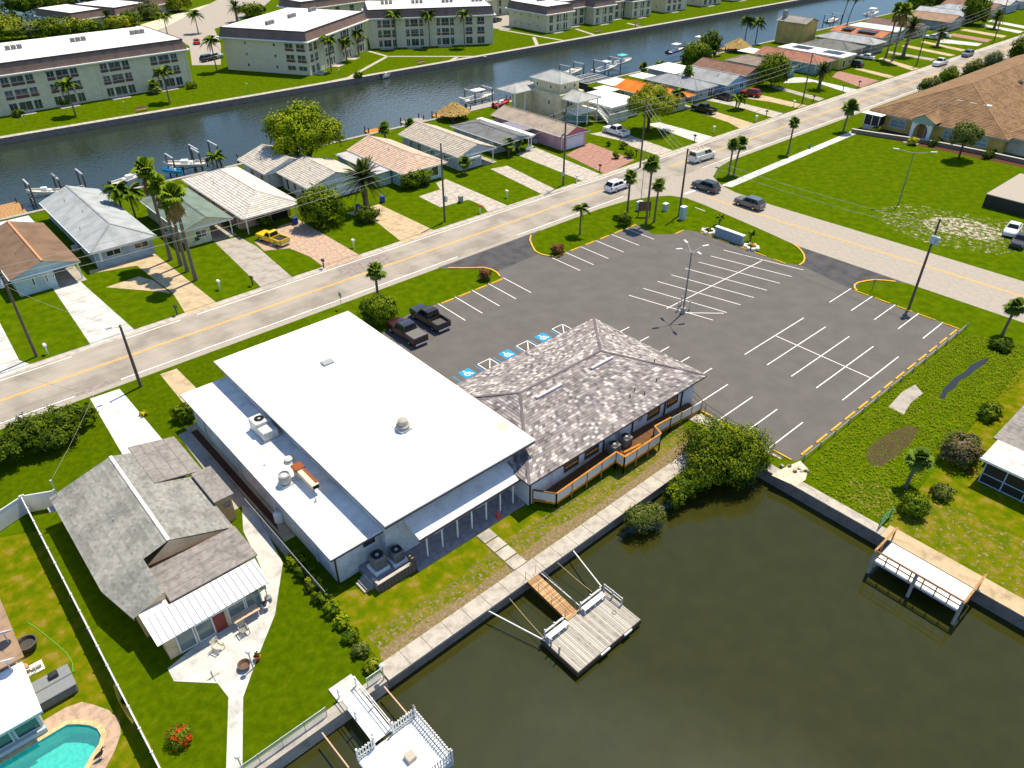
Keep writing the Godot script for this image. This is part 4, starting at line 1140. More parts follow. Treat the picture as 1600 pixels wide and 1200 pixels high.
func near_house() -> void:
	var h := thing("grey_shingle_house", "single storey tan house with grey shingle gable and white metal patio roof", "house")
	var tan := stucco(0.62, 0.43, 0.24)
	var ink := [Color(0.3, 0.305, 0.285), Color(0.33, 0.335, 0.31), Color(0.35, 0.355, 0.33), Color(0.28, 0.285, 0.27), Color(0.37, 0.37, 0.35)]
	part(h, "wall", mb().box(Vector3(2.7, 0, -56.9), Vector3(10.9, 2.3, -44.9)).box(Vector3(2.9, 0, -44.91), Vector3(4.9, 2.2, -41.2)).box(Vector3(4.91, 0, -44.89), Vector3(10.6, 2.3, -40.9)).box(Vector3(11.3, 0, -51.9), Vector3(12.6, 2.6, -47.9)), tan)
	var r := mb()
	r.tinted = true
	courses(r, Vector3(1.75, 2.45, -57.4), Vector3(1.75, 2.45, -44.9), Vector3(6.85, 3.9, -44.9), Vector3(6.85, 3.9, -57.4), 0.2, 0.035, 0.3, ink)
	courses(r, Vector3(1.75, 2.45, -44.9), Vector3(2.6, 2.45, -41.0), Vector3(4.9, 3.34, -41.0), Vector3(4.9, 3.345, -44.9), 0.2, 0.035, 0.3, ink)
	courses(r, Vector3(11.3, 2.45, -44.6), Vector3(11.3, 2.45, -52.3), Vector3(6.85, 3.9, -52.3), Vector3(6.85, 3.9, -44.9), 0.2, 0.035, 0.3, ink)
	courses(r, Vector3(8.45, 3.38, -52.3), Vector3(8.45, 3.38, -57.4), Vector3(6.85, 3.9, -57.4), Vector3(6.85, 3.9, -52.3), 0.2, 0.035, 0.3, ink)
	var rf := part(h, "roof", r, shingle(1, 1, 1))
	part(rf, "ridge_cap", mb().bar(Vector3(6.85, 3.93, -57.4), Vector3(6.85, 3.93, -44.9), 0.26, 0.06), plain(0.62, 0.62, 0.6))
	part(h, "fascia", mb().bar(Vector3(1.78, 2.38, -57.4), Vector3(1.78, 2.38, -44.9), 0.05, 0.16).bar(Vector3(1.78, 2.38, -44.9), Vector3(2.62, 2.38, -41.0), 0.05, 0.16).bar(Vector3(1.78, 2.36, -57.36), Vector3(6.85, 3.84, -57.36), 0.05, 0.14).bar(Vector3(6.85, 3.84, -57.36), Vector3(11.3, 2.36, -57.36), 0.05, 0.14), plain(0.45, 0.46, 0.45))
	var gw := mb()
	panel(gw, Vector3(4.9, 2.6, -44.92), Vector3(11.2, 2.3, -44.75), Vector3(6.9, 3.82, -44.92), Vector3(6.8, 3.82, -44.92), 0.05)
	panel(gw, Vector3(2.9, 2.2, -41.2), Vector3(4.9, 2.2, -41.2), Vector3(4.9, 3.28, -41.2), Vector3(2.9, 2.5, -41.2), 0.05)
	panel(gw, Vector3(10.9, 2.3, -56.9), Vector3(2.7, 2.3, -56.9), Vector3(6.8, 3.8, -56.9), Vector3(6.9, 3.8, -56.9), 0.05)
	part(h, "gable", gw, stucco(0.72, 0.54, 0.34))
	part(h, "flat_roof", mb().rbox(Vector3(4.95, 2.6, -44.4), Vector3(11.35, 2.74, -40.55), 0.03), M.tan_grey_roof)
	for k in 3:
		part(h, "roof_seam", mb().box(Vector3(5.1, 2.74, -43.5 + k * 1.0), Vector3(11.2, 2.752, -43.46 + k * 1.0)), plain(0.16, 0.15, 0.15))
	var cr := mb()
	panel(cr, Vector3(12.15, 2.55, -52.32), Vector3(12.15, 2.55, -58.3), Vector3(8.4, 3.36, -58.3), Vector3(8.4, 3.36, -52.32), 0.1)
	part(h, "carport_roof", cr, M.tan_grey_roof)
	for k in 3:
		part(h, "roof_seam", mb().bar(Vector3(9.3 + k * 0.95, 3.272 - k * 0.205, -58.2), Vector3(9.3 + k * 0.95, 3.272 - k * 0.205, -52.5), 0.05, 0.02), plain(0.16, 0.15, 0.15))
	for p in [Vector2(8.6, -58.0), Vector2(11.9, -58.0), Vector2(11.9, -55.2)]:
		part(h, "carport_post", mb().cbox(Vector3(p.x, 1.25, p.y), Vector3(0.12, 2.5, 0.12)), M.white)
	part(h, "shed_roof", mb().rbox(Vector3(11.2, 2.72, -52.2), Vector3(12.85, 2.84, -47.7), 0.03), M.tan_grey_roof)
	window(h, Vector3(12.2, 1.9, -47.9), 0, 0.5, 0.5, plain(0.3, 0.28, 0.25), 1)
	# white standing-seam patio roof
	var mr := mb()
	panel(mr, Vector3(3.0, 2.32, -37.85), Vector3(10.85, 2.32, -37.95), Vector3(11.05, 2.5, -40.5), Vector3(2.95, 2.5, -40.5), 0.05)
	panel(mr, Vector3(2.95, 2.5, -40.502), Vector3(4.8, 2.5, -40.502), Vector3(4.8, 2.53, -41.1), Vector3(2.95, 2.53, -41.1), 0.05)
	var pr := part(h, "patio_roof", mr, M.white)
	for k in 18:
		var x := 3.35 + k * 0.435
		part(pr, "seam", mb().bar(Vector3(x, 2.395, -37.88), Vector3(x + 0.02, 2.57, -40.48), 0.05, 0.06), plain(0.35, 0.36, 0.38))
	# glazed front under it
	part(h, "patio_wall", mb().box(Vector3(3.45, 0, -40.9), Vector3(10.2, 2.28, -38.35)), stucco(0.68, 0.55, 0.36))
	var gz := [[4.75, 1.2], [6.05, 1.2], [8.35, 1.25], [9.6, 1.15]]
	for k in gz: window(h, Vector3(k[0], 1.1, -38.35), 0, k[1], 2.0, plain(0.62, 0.66, 0.64), 1, "glass_door", mk("curtain_glass", 0.12, 0.17, 0.17, 0.1))
	door(h, Vector3(7.1, 0.02, -38.35), 0, 0.8, 2.05, plain(0.2, 0.03, 0.02))
	part(h, "awning_tube", mb().tube([Vector3(5.4, 2.15, -38.0), Vector3(9.1, 2.15, -38.0)], [0.06, 0.06], 8), M.white)
	# window air conditioners and hoods along the shaded side
	for z in [-55.2, -53.4, -50.0, -46.4]:
		part(h, "window_hood", mb().rbox(Vector3(1.95, 1.35, z - 0.4), Vector3(2.7, 1.8, z + 0.4), 0.03), plain(0.55, 0.5, 0.42))
	part(rf, "plumbing_vent", mb().tube([Vector3(4.6, 3.2, -50.3), Vector3(4.6, 3.55, -50.3)], [0.06, 0.05], 8), M.grey_metal)
	part(h, "electric_mast", mb().tube([Vector3(2.3, 2.4, -57.0), Vector3(2.3, 4.1, -57.0)], [0.04, 0.04], 6).cbox(Vector3(2.3, 4.2, -57.0), Vector3(0.16, 0.16, 0.16)), M.grey_metal)
	part(h, "electric_box", mb().rbox(Vector3(1.3, 1.6, -57.3), Vector3(2.65, 1.75, -56.6), 0.03), plain(0.42, 0.43, 0.42))
	# ground round it
	sheet("patio", v2([3.02, -37.81, 2.97, -36.59, 5.04, -34.55, 5.13, -33.12, 2.21, -27.13, 2.93, -26.49, 5.84, -32.49, 7.63, -34.36, 10.44, -37.10, 13.13, -41.09, 13.63, -44.39, 14.09, -48.15, 13.58, -49.10, 12.36, -46.28, 11.89, -43.07, 11.32, -39.81]), 0.03, M.concrete_pale)
	sheet("side_walk", v2([13.3, -62.0, 14.2, -62.0, 14.2, -41.5, 13.6, -41.5, 13.7, -49.0, 12.9, -49.0]), 0.022, M.concrete_grey)
	sheet("planting_bed", v2([14.35, -61.6, 15.0, -61.6, 15.0, -46.2, 14.5, -44.4, 14.4, -52.0]), 0.02, M.mulch)
	sheet("service_path", v2([14.2, -62.6, 15.3, -62.6, 15.25, -43.0, 14.3, -43.0]), 0.014, M.concrete_tan)
	sheet("front_drive", v2([9.0, -73.6, 11.8, -73.4, 12.0, -58.0, 8.2, -58.0]), 0.02, mk("white_drive", 0.68, 0.7, 0.7, 0.9, "stain", 7.0, "faint", 1.5))
	sheet("service_drive", v2([15.88, -73.31, 17.61, -73.23, 17.69, -68.41, 16.10, -65.54, 15.67, -66.36]), 0.02, M.concrete_tan)
	# garden furniture
	chair(Vector3(6.2, 0.03, -36.9), 0.4, plain(0.6, 0.56, 0.45), "cream slatted garden chair standing alone on the patio")
	chair(Vector3(8.1, 0.03, -37.0), 0.0, plain(0.25, 0.24, 0.22), "dark garden chair on the patio beside the tan table")
	var t := thing("patio_table", "tan rectangular patio table in front of the glass doors", "table", Vector3(8.74, 0, -38.02))
	part(t, "table_top", mb().rbox(Vector3(-0.95, 0.7, -0.42), Vector3(0.95, 0.76, 0.42), 0.02), plain(0.62, 0.42, 0.28))
	for sx in [-0.8, 0.8]:
		for sz in [-0.32, 0.32]:
			part(t, "leg", mb().cbox(Vector3(sx, 0.35, sz), Vector3(0.06, 0.7, 0.06)), M.white)
	t = thing("fire_bowl", "round brown fire bowl on the patio", "fire bowl", Vector3(6.91, 0, -34.47))
	part(t, "bowl", mb().lathe([Vector2(0.12, 0.05), Vector2(0.3, 0.12), Vector2(0.42, 0.36), Vector2(0.44, 0.4), Vector2(0.38, 0.4), Vector2(0.26, 0.2), Vector2(0, 0.16)], 18), plain(0.12, 0.07, 0.045))
	part(t, "foot", mb().lathe([Vector2(0.22, 0), Vector2(0.12, 0.07)], 12), M.black_metal)
	t = thing("flower_pot", "orange terracotta pot with a plant at the patio edge", "flower pot", Vector3(7.84, 0, -34.50))
	part(t, "pot", mb().lathe([Vector2(0.14, 0), Vector2(0.22, 0.34), Vector2(0.25, 0.36), Vector2(0.19, 0.36), Vector2(0, 0.3)], 14), plain(0.6, 0.13, 0.04))
	var lf := mb()
	crown(lf, [[Vector3(0, 0.5, 0), Vector3(0.22, 0.22, 0.22)]], 90, 0.12, GREENS.dark)
	part(t, "foliage", lf, M.leaf)
	t = thing("plant_stand", "small round plant stand with a dark pot by the house corner", "plant stand", Vector3(10.17, 0, -37.94))
	part(t, "stand_top", mb().lathe([Vector2(0.3, 0.46), Vector2(0.3, 0.5), Vector2(0, 0.5)], 14), M.white)
	for k in 3: part(t, "leg", mb().bar(Vector3(cos(k * 2.1) * 0.22, 0.46, sin(k * 2.1) * 0.22), Vector3(cos(k * 2.1) * 0.28, 0, sin(k * 2.1) * 0.28), 0.03, 0.03), M.black_metal)
	part(t, "pot", mb().lathe([Vector2(0.12, 0.5), Vector2(0.2, 0.72), Vector2(0.14, 0.72), Vector2(0, 0.64)], 12), plain(0.07, 0.03, 0.025))
	t = thing("patio_heater", "tall grey patio heater at the corner of the metal patio roof", "heater", Vector3(10.63, 0, -38.45))
	part(t, "base", mb().lathe([Vector2(0.25, 0), Vector2(0.25, 0.5), Vector2(0.06, 0.6)], 14), plain(0.2, 0.22, 0.26))
	part(t, "pole", mb().tube([Vector3(0, 0.55, 0), Vector3(0, 1.75, 0)], [0.035, 0.035], 8), M.grey_metal)
	part(t, "hood", mb().lathe([Vector2(0.12, 1.7), Vector2(0.4, 1.78), Vector2(0.1, 1.9), Vector2(0, 1.92)], 16), M.grey_metal)
	t = thing("parasol_base", "bare metal parasol foot on the open patio", "parasol base", Vector3(5.02, 0, -35.20))
	for k in 4: part(t, "foot", mb().bar(Vector3.ZERO + Vector3(0, 0.04, 0), Vector3(cos(k * PI / 2) * 0.42, 0.04, sin(k * PI / 2) * 0.42), 0.05, 0.05), plain(0.3, 0.27, 0.24))
	part(t, "tube", mb().tube([Vector3(0, 0.02, 0), Vector3(0, 0.7, 0)], [0.03, 0.03], 8), plain(0.3, 0.27, 0.24))
	globe_lamp(Vector3(7.28, 0, -34.02), 1.7, "white globe lamp on the patio beside the fire bowl")
	globe_lamp(Vector3(13.31, 0, -27.55), 1.35, "white globe lamp at the end of the waterfront walk")
	globe_lamp(Vector3(3.73, 0, -28.20), 1.2, "white globe lamp at the foot of the garden path")
	t = thing("traffic_cone", "orange traffic cone under the white porch", "traffic cone", Vector3(28.6, 0.12, -33.75))
	part(t, "base", mb().rbox(Vector3(-0.2, 0, -0.2), Vector3(0.2, 0.05, 0.2), 0.02), plain(0.75, 0.06, 0.01))
	part(t, "cone", mb().lathe([Vector2(0.15, 0.05), Vector2(0.035, 0.72), Vector2(0, 0.72)], 14), plain(0.8, 0.06, 0.01))
	t = thing("propane_tank", "white propane tank standing by the annex wall", "gas tank", Vector3(15.05, 0, -45.31))
	part(t, "tank", mb().lathe([Vector2(0.25, 0), Vector2(0.38, 0.1), Vector2(0.38, 0.95), Vector2(0.25, 1.1), Vector2(0, 1.15)], 18), M.white)
	part(t, "valve", mb().lathe([Vector2(0.1, 1.12), Vector2(0.1, 1.28), Vector2(0, 1.3)], 10), M.grey_metal)
	var pav := thing("paver_walk", "four pale concrete stepping slabs between the porch and the waterfront walk", "paving")
	for k in 4:
		part(pav, "slab", mb().rbox(Vector3(25.95 - k * 0.03, 0, -33.35 + k * 1.18), Vector3(27.25 - k * 0.03, 0.09, -32.3 + k * 1.18 + 0.02), 0.015), M.concrete if k else M.concrete_grey)


func chair(at: Vector3, turn: float, m: Material, label: String) -> void:
	var c := thing("garden_chair", label, "chair", at, turn)
	for k in 5: part(c, "seat_slat", mb().cbox(Vector3(0, 0.4, -0.2 + k * 0.1), Vector3(0.5, 0.03, 0.08)), m)
	for k in 4: part(c, "back_slat", mb().cbox(Vector3(0, 0.5 + k * 0.12, -0.28 - k * 0.04), Vector3(0.5, 0.09, 0.03)), m)
	for sx in [-0.27, 0.27]:
		part(c, "armrest", mb().cbox(Vector3(sx, 0.62, 0), Vector3(0.06, 0.04, 0.55)), m)
		part(c, "leg", mb().cbox(Vector3(sx, 0.3, 0.24), Vector3(0.05, 0.6, 0.05)), m)
		part(c, "leg", mb().cbox(Vector3(sx, 0.5, -0.27), Vector3(0.05, 1.0, 0.05)), m)


func globe_lamp(at: Vector3, h: float, label: String) -> void:
	var t := thing("globe_lamp", label, "lamp", at)
	part(t, "post", mb().tube([Vector3.ZERO, Vector3(0, h, 0)], [0.05, 0.04], 8), plain(0.5, 0.5, 0.5))
	var g := []
	for k in 9: g.append(Vector2(max(0.0001, 0.18 * sin(PI * k / 8)), h + 0.16 - 0.18 * cos(PI * k / 8)))
	part(t, "globe", mb().lathe(g, 16), M.white)
	part(t, "collar", mb().lathe([Vector2(0.08, h - 0.04), Vector2(0.08, h + 0.02)], 10), plain(0.5, 0.5, 0.5))


func fences() -> void:
	# white vinyl privacy fence: posts, panels, caps
	for run in [[Vector3(0.1, 0, -60.0), Vector3(0.1, 0, -29.5), 16, "long white vinyl fence running from the bushes down to the water"], [Vector3(-9.5, 0, -56.4), Vector3(0.0, 0, -60.0), 4, "white vinyl fence across the garden of the house with the pool"], [Vector3(0.25, 0, -60.0), Vector3(2.3, 0, -59.0), 1, "short white vinyl gate panel between the long fence and the grey roofed house"]]:
		var f := thing("vinyl_fence", run[3], "fence")
		var a: Vector3 = run[0]
		var b: Vector3 = run[1]
		for k in run[2] + 1:
			var p := a.lerp(b, float(k) / run[2])
			part(f, "post", mb().rbox(p + Vector3(-0.065, 0, -0.065), p + Vector3(0.065, 1.9, 0.065), 0.01).lathe([Vector2(0.1, 1.9), Vector2(0.1, 1.93), Vector2(0, 2.0)], 4, p), M.white)
			if k < run[2]:
				var q := a.lerp(b, float(k + 1) / run[2])
				var d := (q - p).normalized() * 0.07
				var pn := part(f, "panel", mb().bar(p + d + Vector3(0, 0.9, 0), q - d + Vector3(0, 0.9, 0), 0.035, 1.66), plain(0.72, 0.72, 0.7, 0.5))
				part(pn, "rail", mb().bar(p + d + Vector3(0, 1.76, 0), q - d + Vector3(0, 1.76, 0), 0.07, 0.12), M.white)
	var g := thing("garden_railing", "low grey glass panelled railing along the garden sea wall", "railing")
	var gl := mk("thin_glass", 0.5, 0.6, 0.6, 0.05)
	gl.transparency = BaseMaterial3D.TRANSPARENCY_ALPHA
	gl.albedo_color = Color(0.75, 0.85, 0.8, 0.22)
	for k in 7:
		var x := 3.2 + k * 1.5
		if k == 5: continue
		part(g, "post", mb().tube([Vector3(x, 0, -27.75), Vector3(x, 1.05, -27.75)], [0.03, 0.03], 6), M.grey_metal)
		if k < 4 or k == 6:
			var e: float = x + 1.5 if k < 4 else 13.3
			part(g, "rail", mb().tube([Vector3(x, 1.0, -27.75), Vector3(e, 1.0, -27.75)], [0.025, 0.025], 6), M.aluminium)
			part(g, "rail", mb().tube([Vector3(x, 0.15, -27.75), Vector3(e, 0.15, -27.75)], [0.02, 0.02], 6), M.aluminium)
			part(g, "pane", mb().box(Vector3(x + 0.05, 0.2, -27.755), Vector3(e - 0.05, 0.95, -27.745)), gl)
	var cf := thing("chain_link_fence", "thin chain link fence with top rail between the patio and the hall", "fence")
	for k in 9:
		var z := -48.4 + k * 1.6
		part(cf, "post", mb().tube([Vector3(13.75, 0, z), Vector3(13.75, 1.2, z)], [0.025, 0.025], 6), M.grey_metal)
	part(cf, "rail", mb().tube([Vector3(13.75, 1.18, -48.4), Vector3(13.75, 1.18, -35.6)], [0.022, 0.022], 6), M.grey_metal)
	var net := mb()
	for k in 42:
		var z := -48.4 + k * 0.3
		net.bar(Vector3(13.75, 0.05, z), Vector3(13.75, 1.15, z + 0.3), 0.008, 0.008)
		net.bar(Vector3(13.75, 1.15, z), Vector3(13.75, 0.05, z + 0.3), 0.008, 0.008)
	part(cf, "mesh_wire", net, M.grey_metal)
	# rope-and-post edge of the car park
	var lf := thing("timber_edge_fence", "low weathered timber edging fence along the car park's grassy end", "fence")
	for k in 14:
		var x := 53.8 + k * 2.7
		part(lf, "post", mb().cbox(Vector3(x, 0.35, -20.95), Vector3(0.12, 0.7, 0.12)), M.wood_grey)
		if k < 13: part(lf, "rail", mb().bar(Vector3(x, 0.5, -20.95), Vector3(x + 2.7, 0.5, -20.95), 0.05, 0.12), M.wood_grey)
	for k in 13:
		var w := thing("wheel_stop", "yellow concrete wheel stop beside the timber edging, number %s from the water" % ["one", "two", "three", "four", "five", "six", "seven", "eight", "nine", "ten", "eleven", "twelve", "thirteen"][k], "wheel stop", Vector3(55.2 + k * 2.62, 0.01, -21.5), 0, "yellow wheel stops in the car park")
		stop_shape(w)
	# wheel stops in front of the bays
	var spots := []
	for k in 4: spots.append([Vector3(48.2 + k * 2.66, 0.01, -65.9), 0.0, "yellow wheel stop at the left island, bay %s from the black pickup" % ["one", "two", "three", "four"][k]])
	spots.append([Vector3(45.3, 0.01, -65.9), 0.0, "yellow wheel stop right in front of the black pickup"])
	spots.append([Vector3(40.2, 0.01, -66.2), 0.3, "yellow wheel stop beside the clipped bush near the parked pickups"])
	for k in 6: spots.append([Vector3(67.7 + k * 3.0, 0.01, -66.1), 0.0, "yellow wheel stop at the corner island, bay %s from the red leaved shrub" % ["one", "two", "three", "four", "five", "six"][k]])
	for k in 5: spots.append([Vector3(88.0, 0.01, -33.2 + k * 2.72), PI / 2, "yellow wheel stop facing the side street, place %s from the entrance" % ["one", "two", "three", "four", "five"][k]])
	for k in 4: spots.append([Vector3(52.95, 0.01, -31.2 + k * 2.85), PI / 2, "yellow wheel stop beside the ramp guard rail, place %s from the clubhouse" % ["one", "two", "three", "four"][k]])
	for k in 5: spots.append([Vector3(88.4, 0.01, -57.0 + k * 3.0), PI / 2, "yellow wheel stop beside the low blue sign wall, place %s from the palms" % ["one", "two", "three", "four", "five"][k]])
	spots.append([Vector3(86.2, 0.01, -60.1), 0.0, "yellow wheel stop in the notch of the corner island"])
	for s in spots:
		stop_shape(thing("wheel_stop", s[2], "wheel stop", s[0], s[1], "yellow wheel stops in the car park"))


func stop_shape(w: Node3D) -> void:
	if not cache.has("stop"):
		var m := mb()
		for k in [[-0.95, 0.95]]:
			m.quad(Vector3(k[0], 0, 0.11), Vector3(k[1], 0, 0.11), Vector3(k[1], 0.11, 0.065), Vector3(k[0], 0.11, 0.065))
			m.quad(Vector3(k[1], 0, -0.11), Vector3(k[0], 0, -0.11), Vector3(k[0], 0.11, -0.065), Vector3(k[1], 0.11, -0.065))
			m.quad(Vector3(k[0], 0.11, 0.065), Vector3(k[1], 0.11, 0.065), Vector3(k[1], 0.11, -0.065), Vector3(k[0], 0.11, -0.065))
			m.quad(Vector3(k[1], 0, 0.11), Vector3(k[1], 0, -0.11), Vector3(k[1], 0.11, -0.065), Vector3(k[1], 0.11, 0.065))
			m.quad(Vector3(k[0], 0, -0.11), Vector3(k[0], 0, 0.11), Vector3(k[0], 0.11, 0.065), Vector3(k[0], 0.11, -0.065))
		cache.stop = m.mesh()
		cache.pin = mb().lathe([Vector2(0.025, 0.1), Vector2(0.025, 0.125), Vector2(0, 0.125)], 8).mesh()
	inst("block", cache.stop, M.kerb_yellow, w)
	for sx in [-0.6, 0.6]: inst("anchor_pin", cache.pin, M.rust, w).position.x = sx


func planks(parent: Node, x0: float, x1: float, z0: float, z1: float, y: float, w: float, m: Material, along_x := false) -> void:   # a boarded floor, board by board
	var n := int(round(((x1 - x0) if not along_x else (z1 - z0)) / w))
	for k in n:
		var j := rng.randf_range(-0.004, 0.004)
		if not along_x:
			var a := lerpf(x0, x1, float(k) / n)
			part(parent, "plank", mb().rbox(Vector3(a + 0.008, y - 0.04 + j, z0), Vector3(a + (x1 - x0) / n - 0.008, y + j, z1), 0.006), m)
		else:
			var a := lerpf(z0, z1, float(k) / n)
			part(parent, "plank", mb().rbox(Vector3(x0, y - 0.04 + j, a + 0.008), Vector3(x1, y + j, a + (z1 - z0) / n - 0.008), 0.006), m)


func docks() -> void:
	# floating dock with benches
	var d := thing("floating_dock", "grey boarded floating dock with two white benches", "dock")
	var wg := [M.wood_grey, plain(0.5, 0.47, 0.42, 0.9), plain(0.4, 0.38, 0.34, 0.9)]
	var y := -0.42
	var n := 42
	for k in n:
		var x := lerpf(23.45, 29.85, float(k) / n)
		part(d, "plank", mb().rbox(Vector3(x + 0.008, y - 0.04, -23.2), Vector3(x + 6.4 / n - 0.008, y + rng.randf_range(-0.008, 0.004), -19.65), 0.006), wg[rng.randi() % 3])
	part(d, "float_frame", mb().box(Vector3(23.4, y - 0.5, -23.25), Vector3(29.9, y - 0.045, -19.6)), mk("float_wood", 0.1, 0.075, 0.06, 0.9, "grain", 1.2))
	for k in [[25.6, 26.5], [28.0, 28.8]]: part(d, "bumper", mb().rbox(Vector3(k[0], y - 0.2, -19.6), Vector3(k[1], y + 0.0, -19.48), 0.03), M.white)
	for k in [[23.6, 25.5], [27.15, 29.3]]:
		var b := Node3D.new()
		b.name = "bench"
		d.add_child(b, true)
		part(b, "seat", mb().rbox(Vector3(k[0], y + 0.42, -22.98), Vector3(k[1], y + 0.48, -22.55), 0.015), M.white)
		part(b, "backrest", mb().rbox(Vector3(k[0], y + 0.7, -23.12), Vector3(k[1], y + 0.78, -22.98), 0.015), plain(0.55, 0.56, 0.58))
		for x in [k[0] + 0.05, (k[0] + k[1]) * 0.5, k[1] - 0.05]:
			part(b, "leg", mb().cbox(Vector3(x, y + 0.45, -23.1), Vector3(0.09, 0.9, 0.09)), plain(0.6, 0.61, 0.62))
			part(b, "leg", mb().cbox(Vector3(x, y + 0.21, -22.6), Vector3(0.08, 0.42, 0.08)), plain(0.6, 0.61, 0.62))
	for p in [Vector2(29.75, -23.1), Vector2(29.78, -22.3), Vector2(29.78, -21.4), Vector2(23.5, -22.3), Vector2(23.5, -21.5)]:
		part(d, "post", mb().cbox(Vector3(p.x, y + 0.4, p.y), Vector3(0.1, 0.8, 0.1)), plain(0.42, 0.43, 0.46))
	for h in [0.45, 0.75]: part(d, "rail", mb().bar(Vector3(29.77, y + h, -23.1), Vector3(29.77, y + h, -21.4), 0.05, 0.07), plain(0.55, 0.56, 0.58))
	var mr := mb()
	for k in 10: mr.tube([Vector3(28.9 + cos(k * 0.628) * 0.16, y + 0.03, -21.3 + sin(k * 0.628) * 0.16), Vector3(28.9 + cos((k + 1) * 0.628) * 0.16, y + 0.03, -21.3 + sin((k + 1) * 0.628) * 0.16)], [0.03, 0.03], 6)
	part(d, "mooring_ring", mr, plain(0.3, 0.28, 0.24))
	# gangway
	var g := thing("gangway", "narrow tan boarded gangway from the walk down to the floating dock", "gangway")
	for k in 26:
		var t := (k + 0.5) / 26.0
		var z := lerpf(-27.3, -23.0, t)
		var yy := lerpf(0.06, y + 0.06, t)
		part(g, "plank", mb().rbox(Vector3(25.85, yy - 0.04, z - 0.078), Vector3(26.95, yy, z + 0.078), 0.006), [M.wood_tan, plain(0.42, 0.26, 0.13, 0.85), plain(0.56, 0.36, 0.19, 0.85)][rng.randi() % 3])
	for x in [25.88, 26.92]:
		part(g, "stringer", mb().bar(Vector3(x, -0.12, -27.3), Vector3(x, y - 0.1, -23.0), 0.06, 0.24), M.wood_brown)
		for k in 4:
			var t := k / 3.0
			var b := Vector3(x, lerpf(0.06, y + 0.06, t), lerpf(-27.5, -23.3, t))
			part(g, "baluster", mb().tube([b, b + Vector3(0, 0.85, 0)], [0.02, 0.02], 6), plain(0.2, 0.22, 0.25))
		part(g, "handrail", mb().tube([Vector3(x, 0.9, -27.5), Vector3(x, y + 0.9, -23.3)], [0.02, 0.02], 6), plain(0.2, 0.22, 0.25))
	# stand-off poles that hold the dock
	pole_line(Vector3(22.05, -0.15, -27.35), Vector3(23.45, -0.35, -22.9), 0.05, M.white, "white stand-off pole from the walk to the dock's near bench corner")
	pole_line(Vector3(30.81, -0.15, -27.53), Vector3(29.6, 0.1, -23.25), 0.05, M.white, "white stand-off pole from the walk to the dock's far bench corner")
	pole_line(Vector3(27.16, 0.1, -27.12), Vector3(27.39, -0.3, -23.36), 0.03, M.aluminium, "thin metal rod beside the gangway")
	pole_line(Vector3(23.94, -0.15, -27.13), Vector3(23.6, -0.4, -23.2), 0.018, plain(0.5, 0.42, 0.2), "slack mooring rope to the dock's near end")
	pole_line(Vector3(28.97, -0.15, -27.23), Vector3(29.04, -0.4, -23.64), 0.018, plain(0.5, 0.42, 0.2), "slack mooring rope to the dock's far end")
	# white railed dock in the lower edge
	var w := thing("white_dock", "white boarded dock with picket railing at the garden wall", "dock")
	var yd := -0.25
	planks(w, 9.2, 13.4, -24.2, -20.4, yd, 0.16, M.white)
	part(w, "frame", mb().box(Vector3(9.15, yd - 0.4, -24.25), Vector3(13.45, yd - 0.045, -20.35)), plain(0.5, 0.5, 0.52))
	for r in [[Vector2(13.38, -24.2), Vector2(13.38, -20.4)], [Vector2(11.75, -24.18), Vector2(13.38, -24.18)], [Vector2(9.2, -24.18), Vector2(10.35, -24.18)], [Vector2(9.2, -20.45), Vector2(13.38, -20.45)]]:
		var a: Vector2 = r[0]
		var b: Vector2 = r[1]
		var l := a.distance_to(b)
		for h in [0.3, 0.85]: part(w, "rail", mb().bar(Vector3(a.x, yd + h, a.y), Vector3(b.x, yd + h, b.y), 0.05, 0.08), M.white)
		for k in int(l / 0.2) + 1:
			var p := a.lerp(b, k * 0.2 / l)
			part(w, "picket", mb().cbox(Vector3(p.x, yd + 0.53, p.y), Vector3(0.08 if absf(a.x - b.x) > 0.1 else 0.03, 1.0, 0.03 if absf(a.x - b.x) > 0.1 else 0.08)), M.white)
		for p in [a, b]: part(w, "post", mb().cbox(Vector3(p.x, yd + 0.6, p.y), Vector3(0.12, 1.2, 0.12)), M.white)
	part(w, "storage_box", mb().rbox(Vector3(11.3, yd, -22.5), Vector3(11.9, yd + 0.35, -21.9), 0.03), plain(0.42, 0.38, 0.32))
	var b := thing("white_gangway", "white boarded bridge with rails from the garden to the white dock", "gangway")
	planks(b, 10.45, 11.65, -28.0, -24.25, 0.1, 0.15, M.white)
	for x in [10.42, 11.68]:
		for h in [0.5, 0.95]: part(b, "rail", mb().tube([Vector3(x, 0.1 + h, -28.4), Vector3(x, 0.1 + h, -24.3)], [0.03, 0.03], 8), M.white)
		for z in [-28.3, -26.3, -24.35]: part(b, "post", mb().cbox(Vector3(x, 0.55, z), Vector3(0.09, 1.1, 0.09)), M.white)
		part(b, "stringer", mb().bar(Vector3(x, -0.03, -28.2), Vector3(x, -0.03, -24.25), 0.06, 0.16), M.white)
	part(b, "landing", mb().box(Vector3(10.2, 0, -29.3), Vector3(11.9, 0.1, -28.02)), M.concrete_pale)
	pole_line(Vector3(13.03, 0, -27.12), Vector3(13.05, 0, -24.29), 0.05, plain(0.62, 0.42, 0.28), "tan stand-off pole right of the white gangway")
	pole_line(Vector3(8.40, 0, -27.02), Vector3(8.47, 0, -24.02), 0.05, plain(0.62, 0.42, 0.28), "tan stand-off pole left of the white gangway")
	# boat lift platform on the side wall
	var r := thing("white_boat_deck", "long white deck with brown handrails against the right sea wall", "dock")
	var yr := 0.25
	planks(r, 47.0, 49.75, -11.0, -4.75, yr, 0.24, M.roof_white)
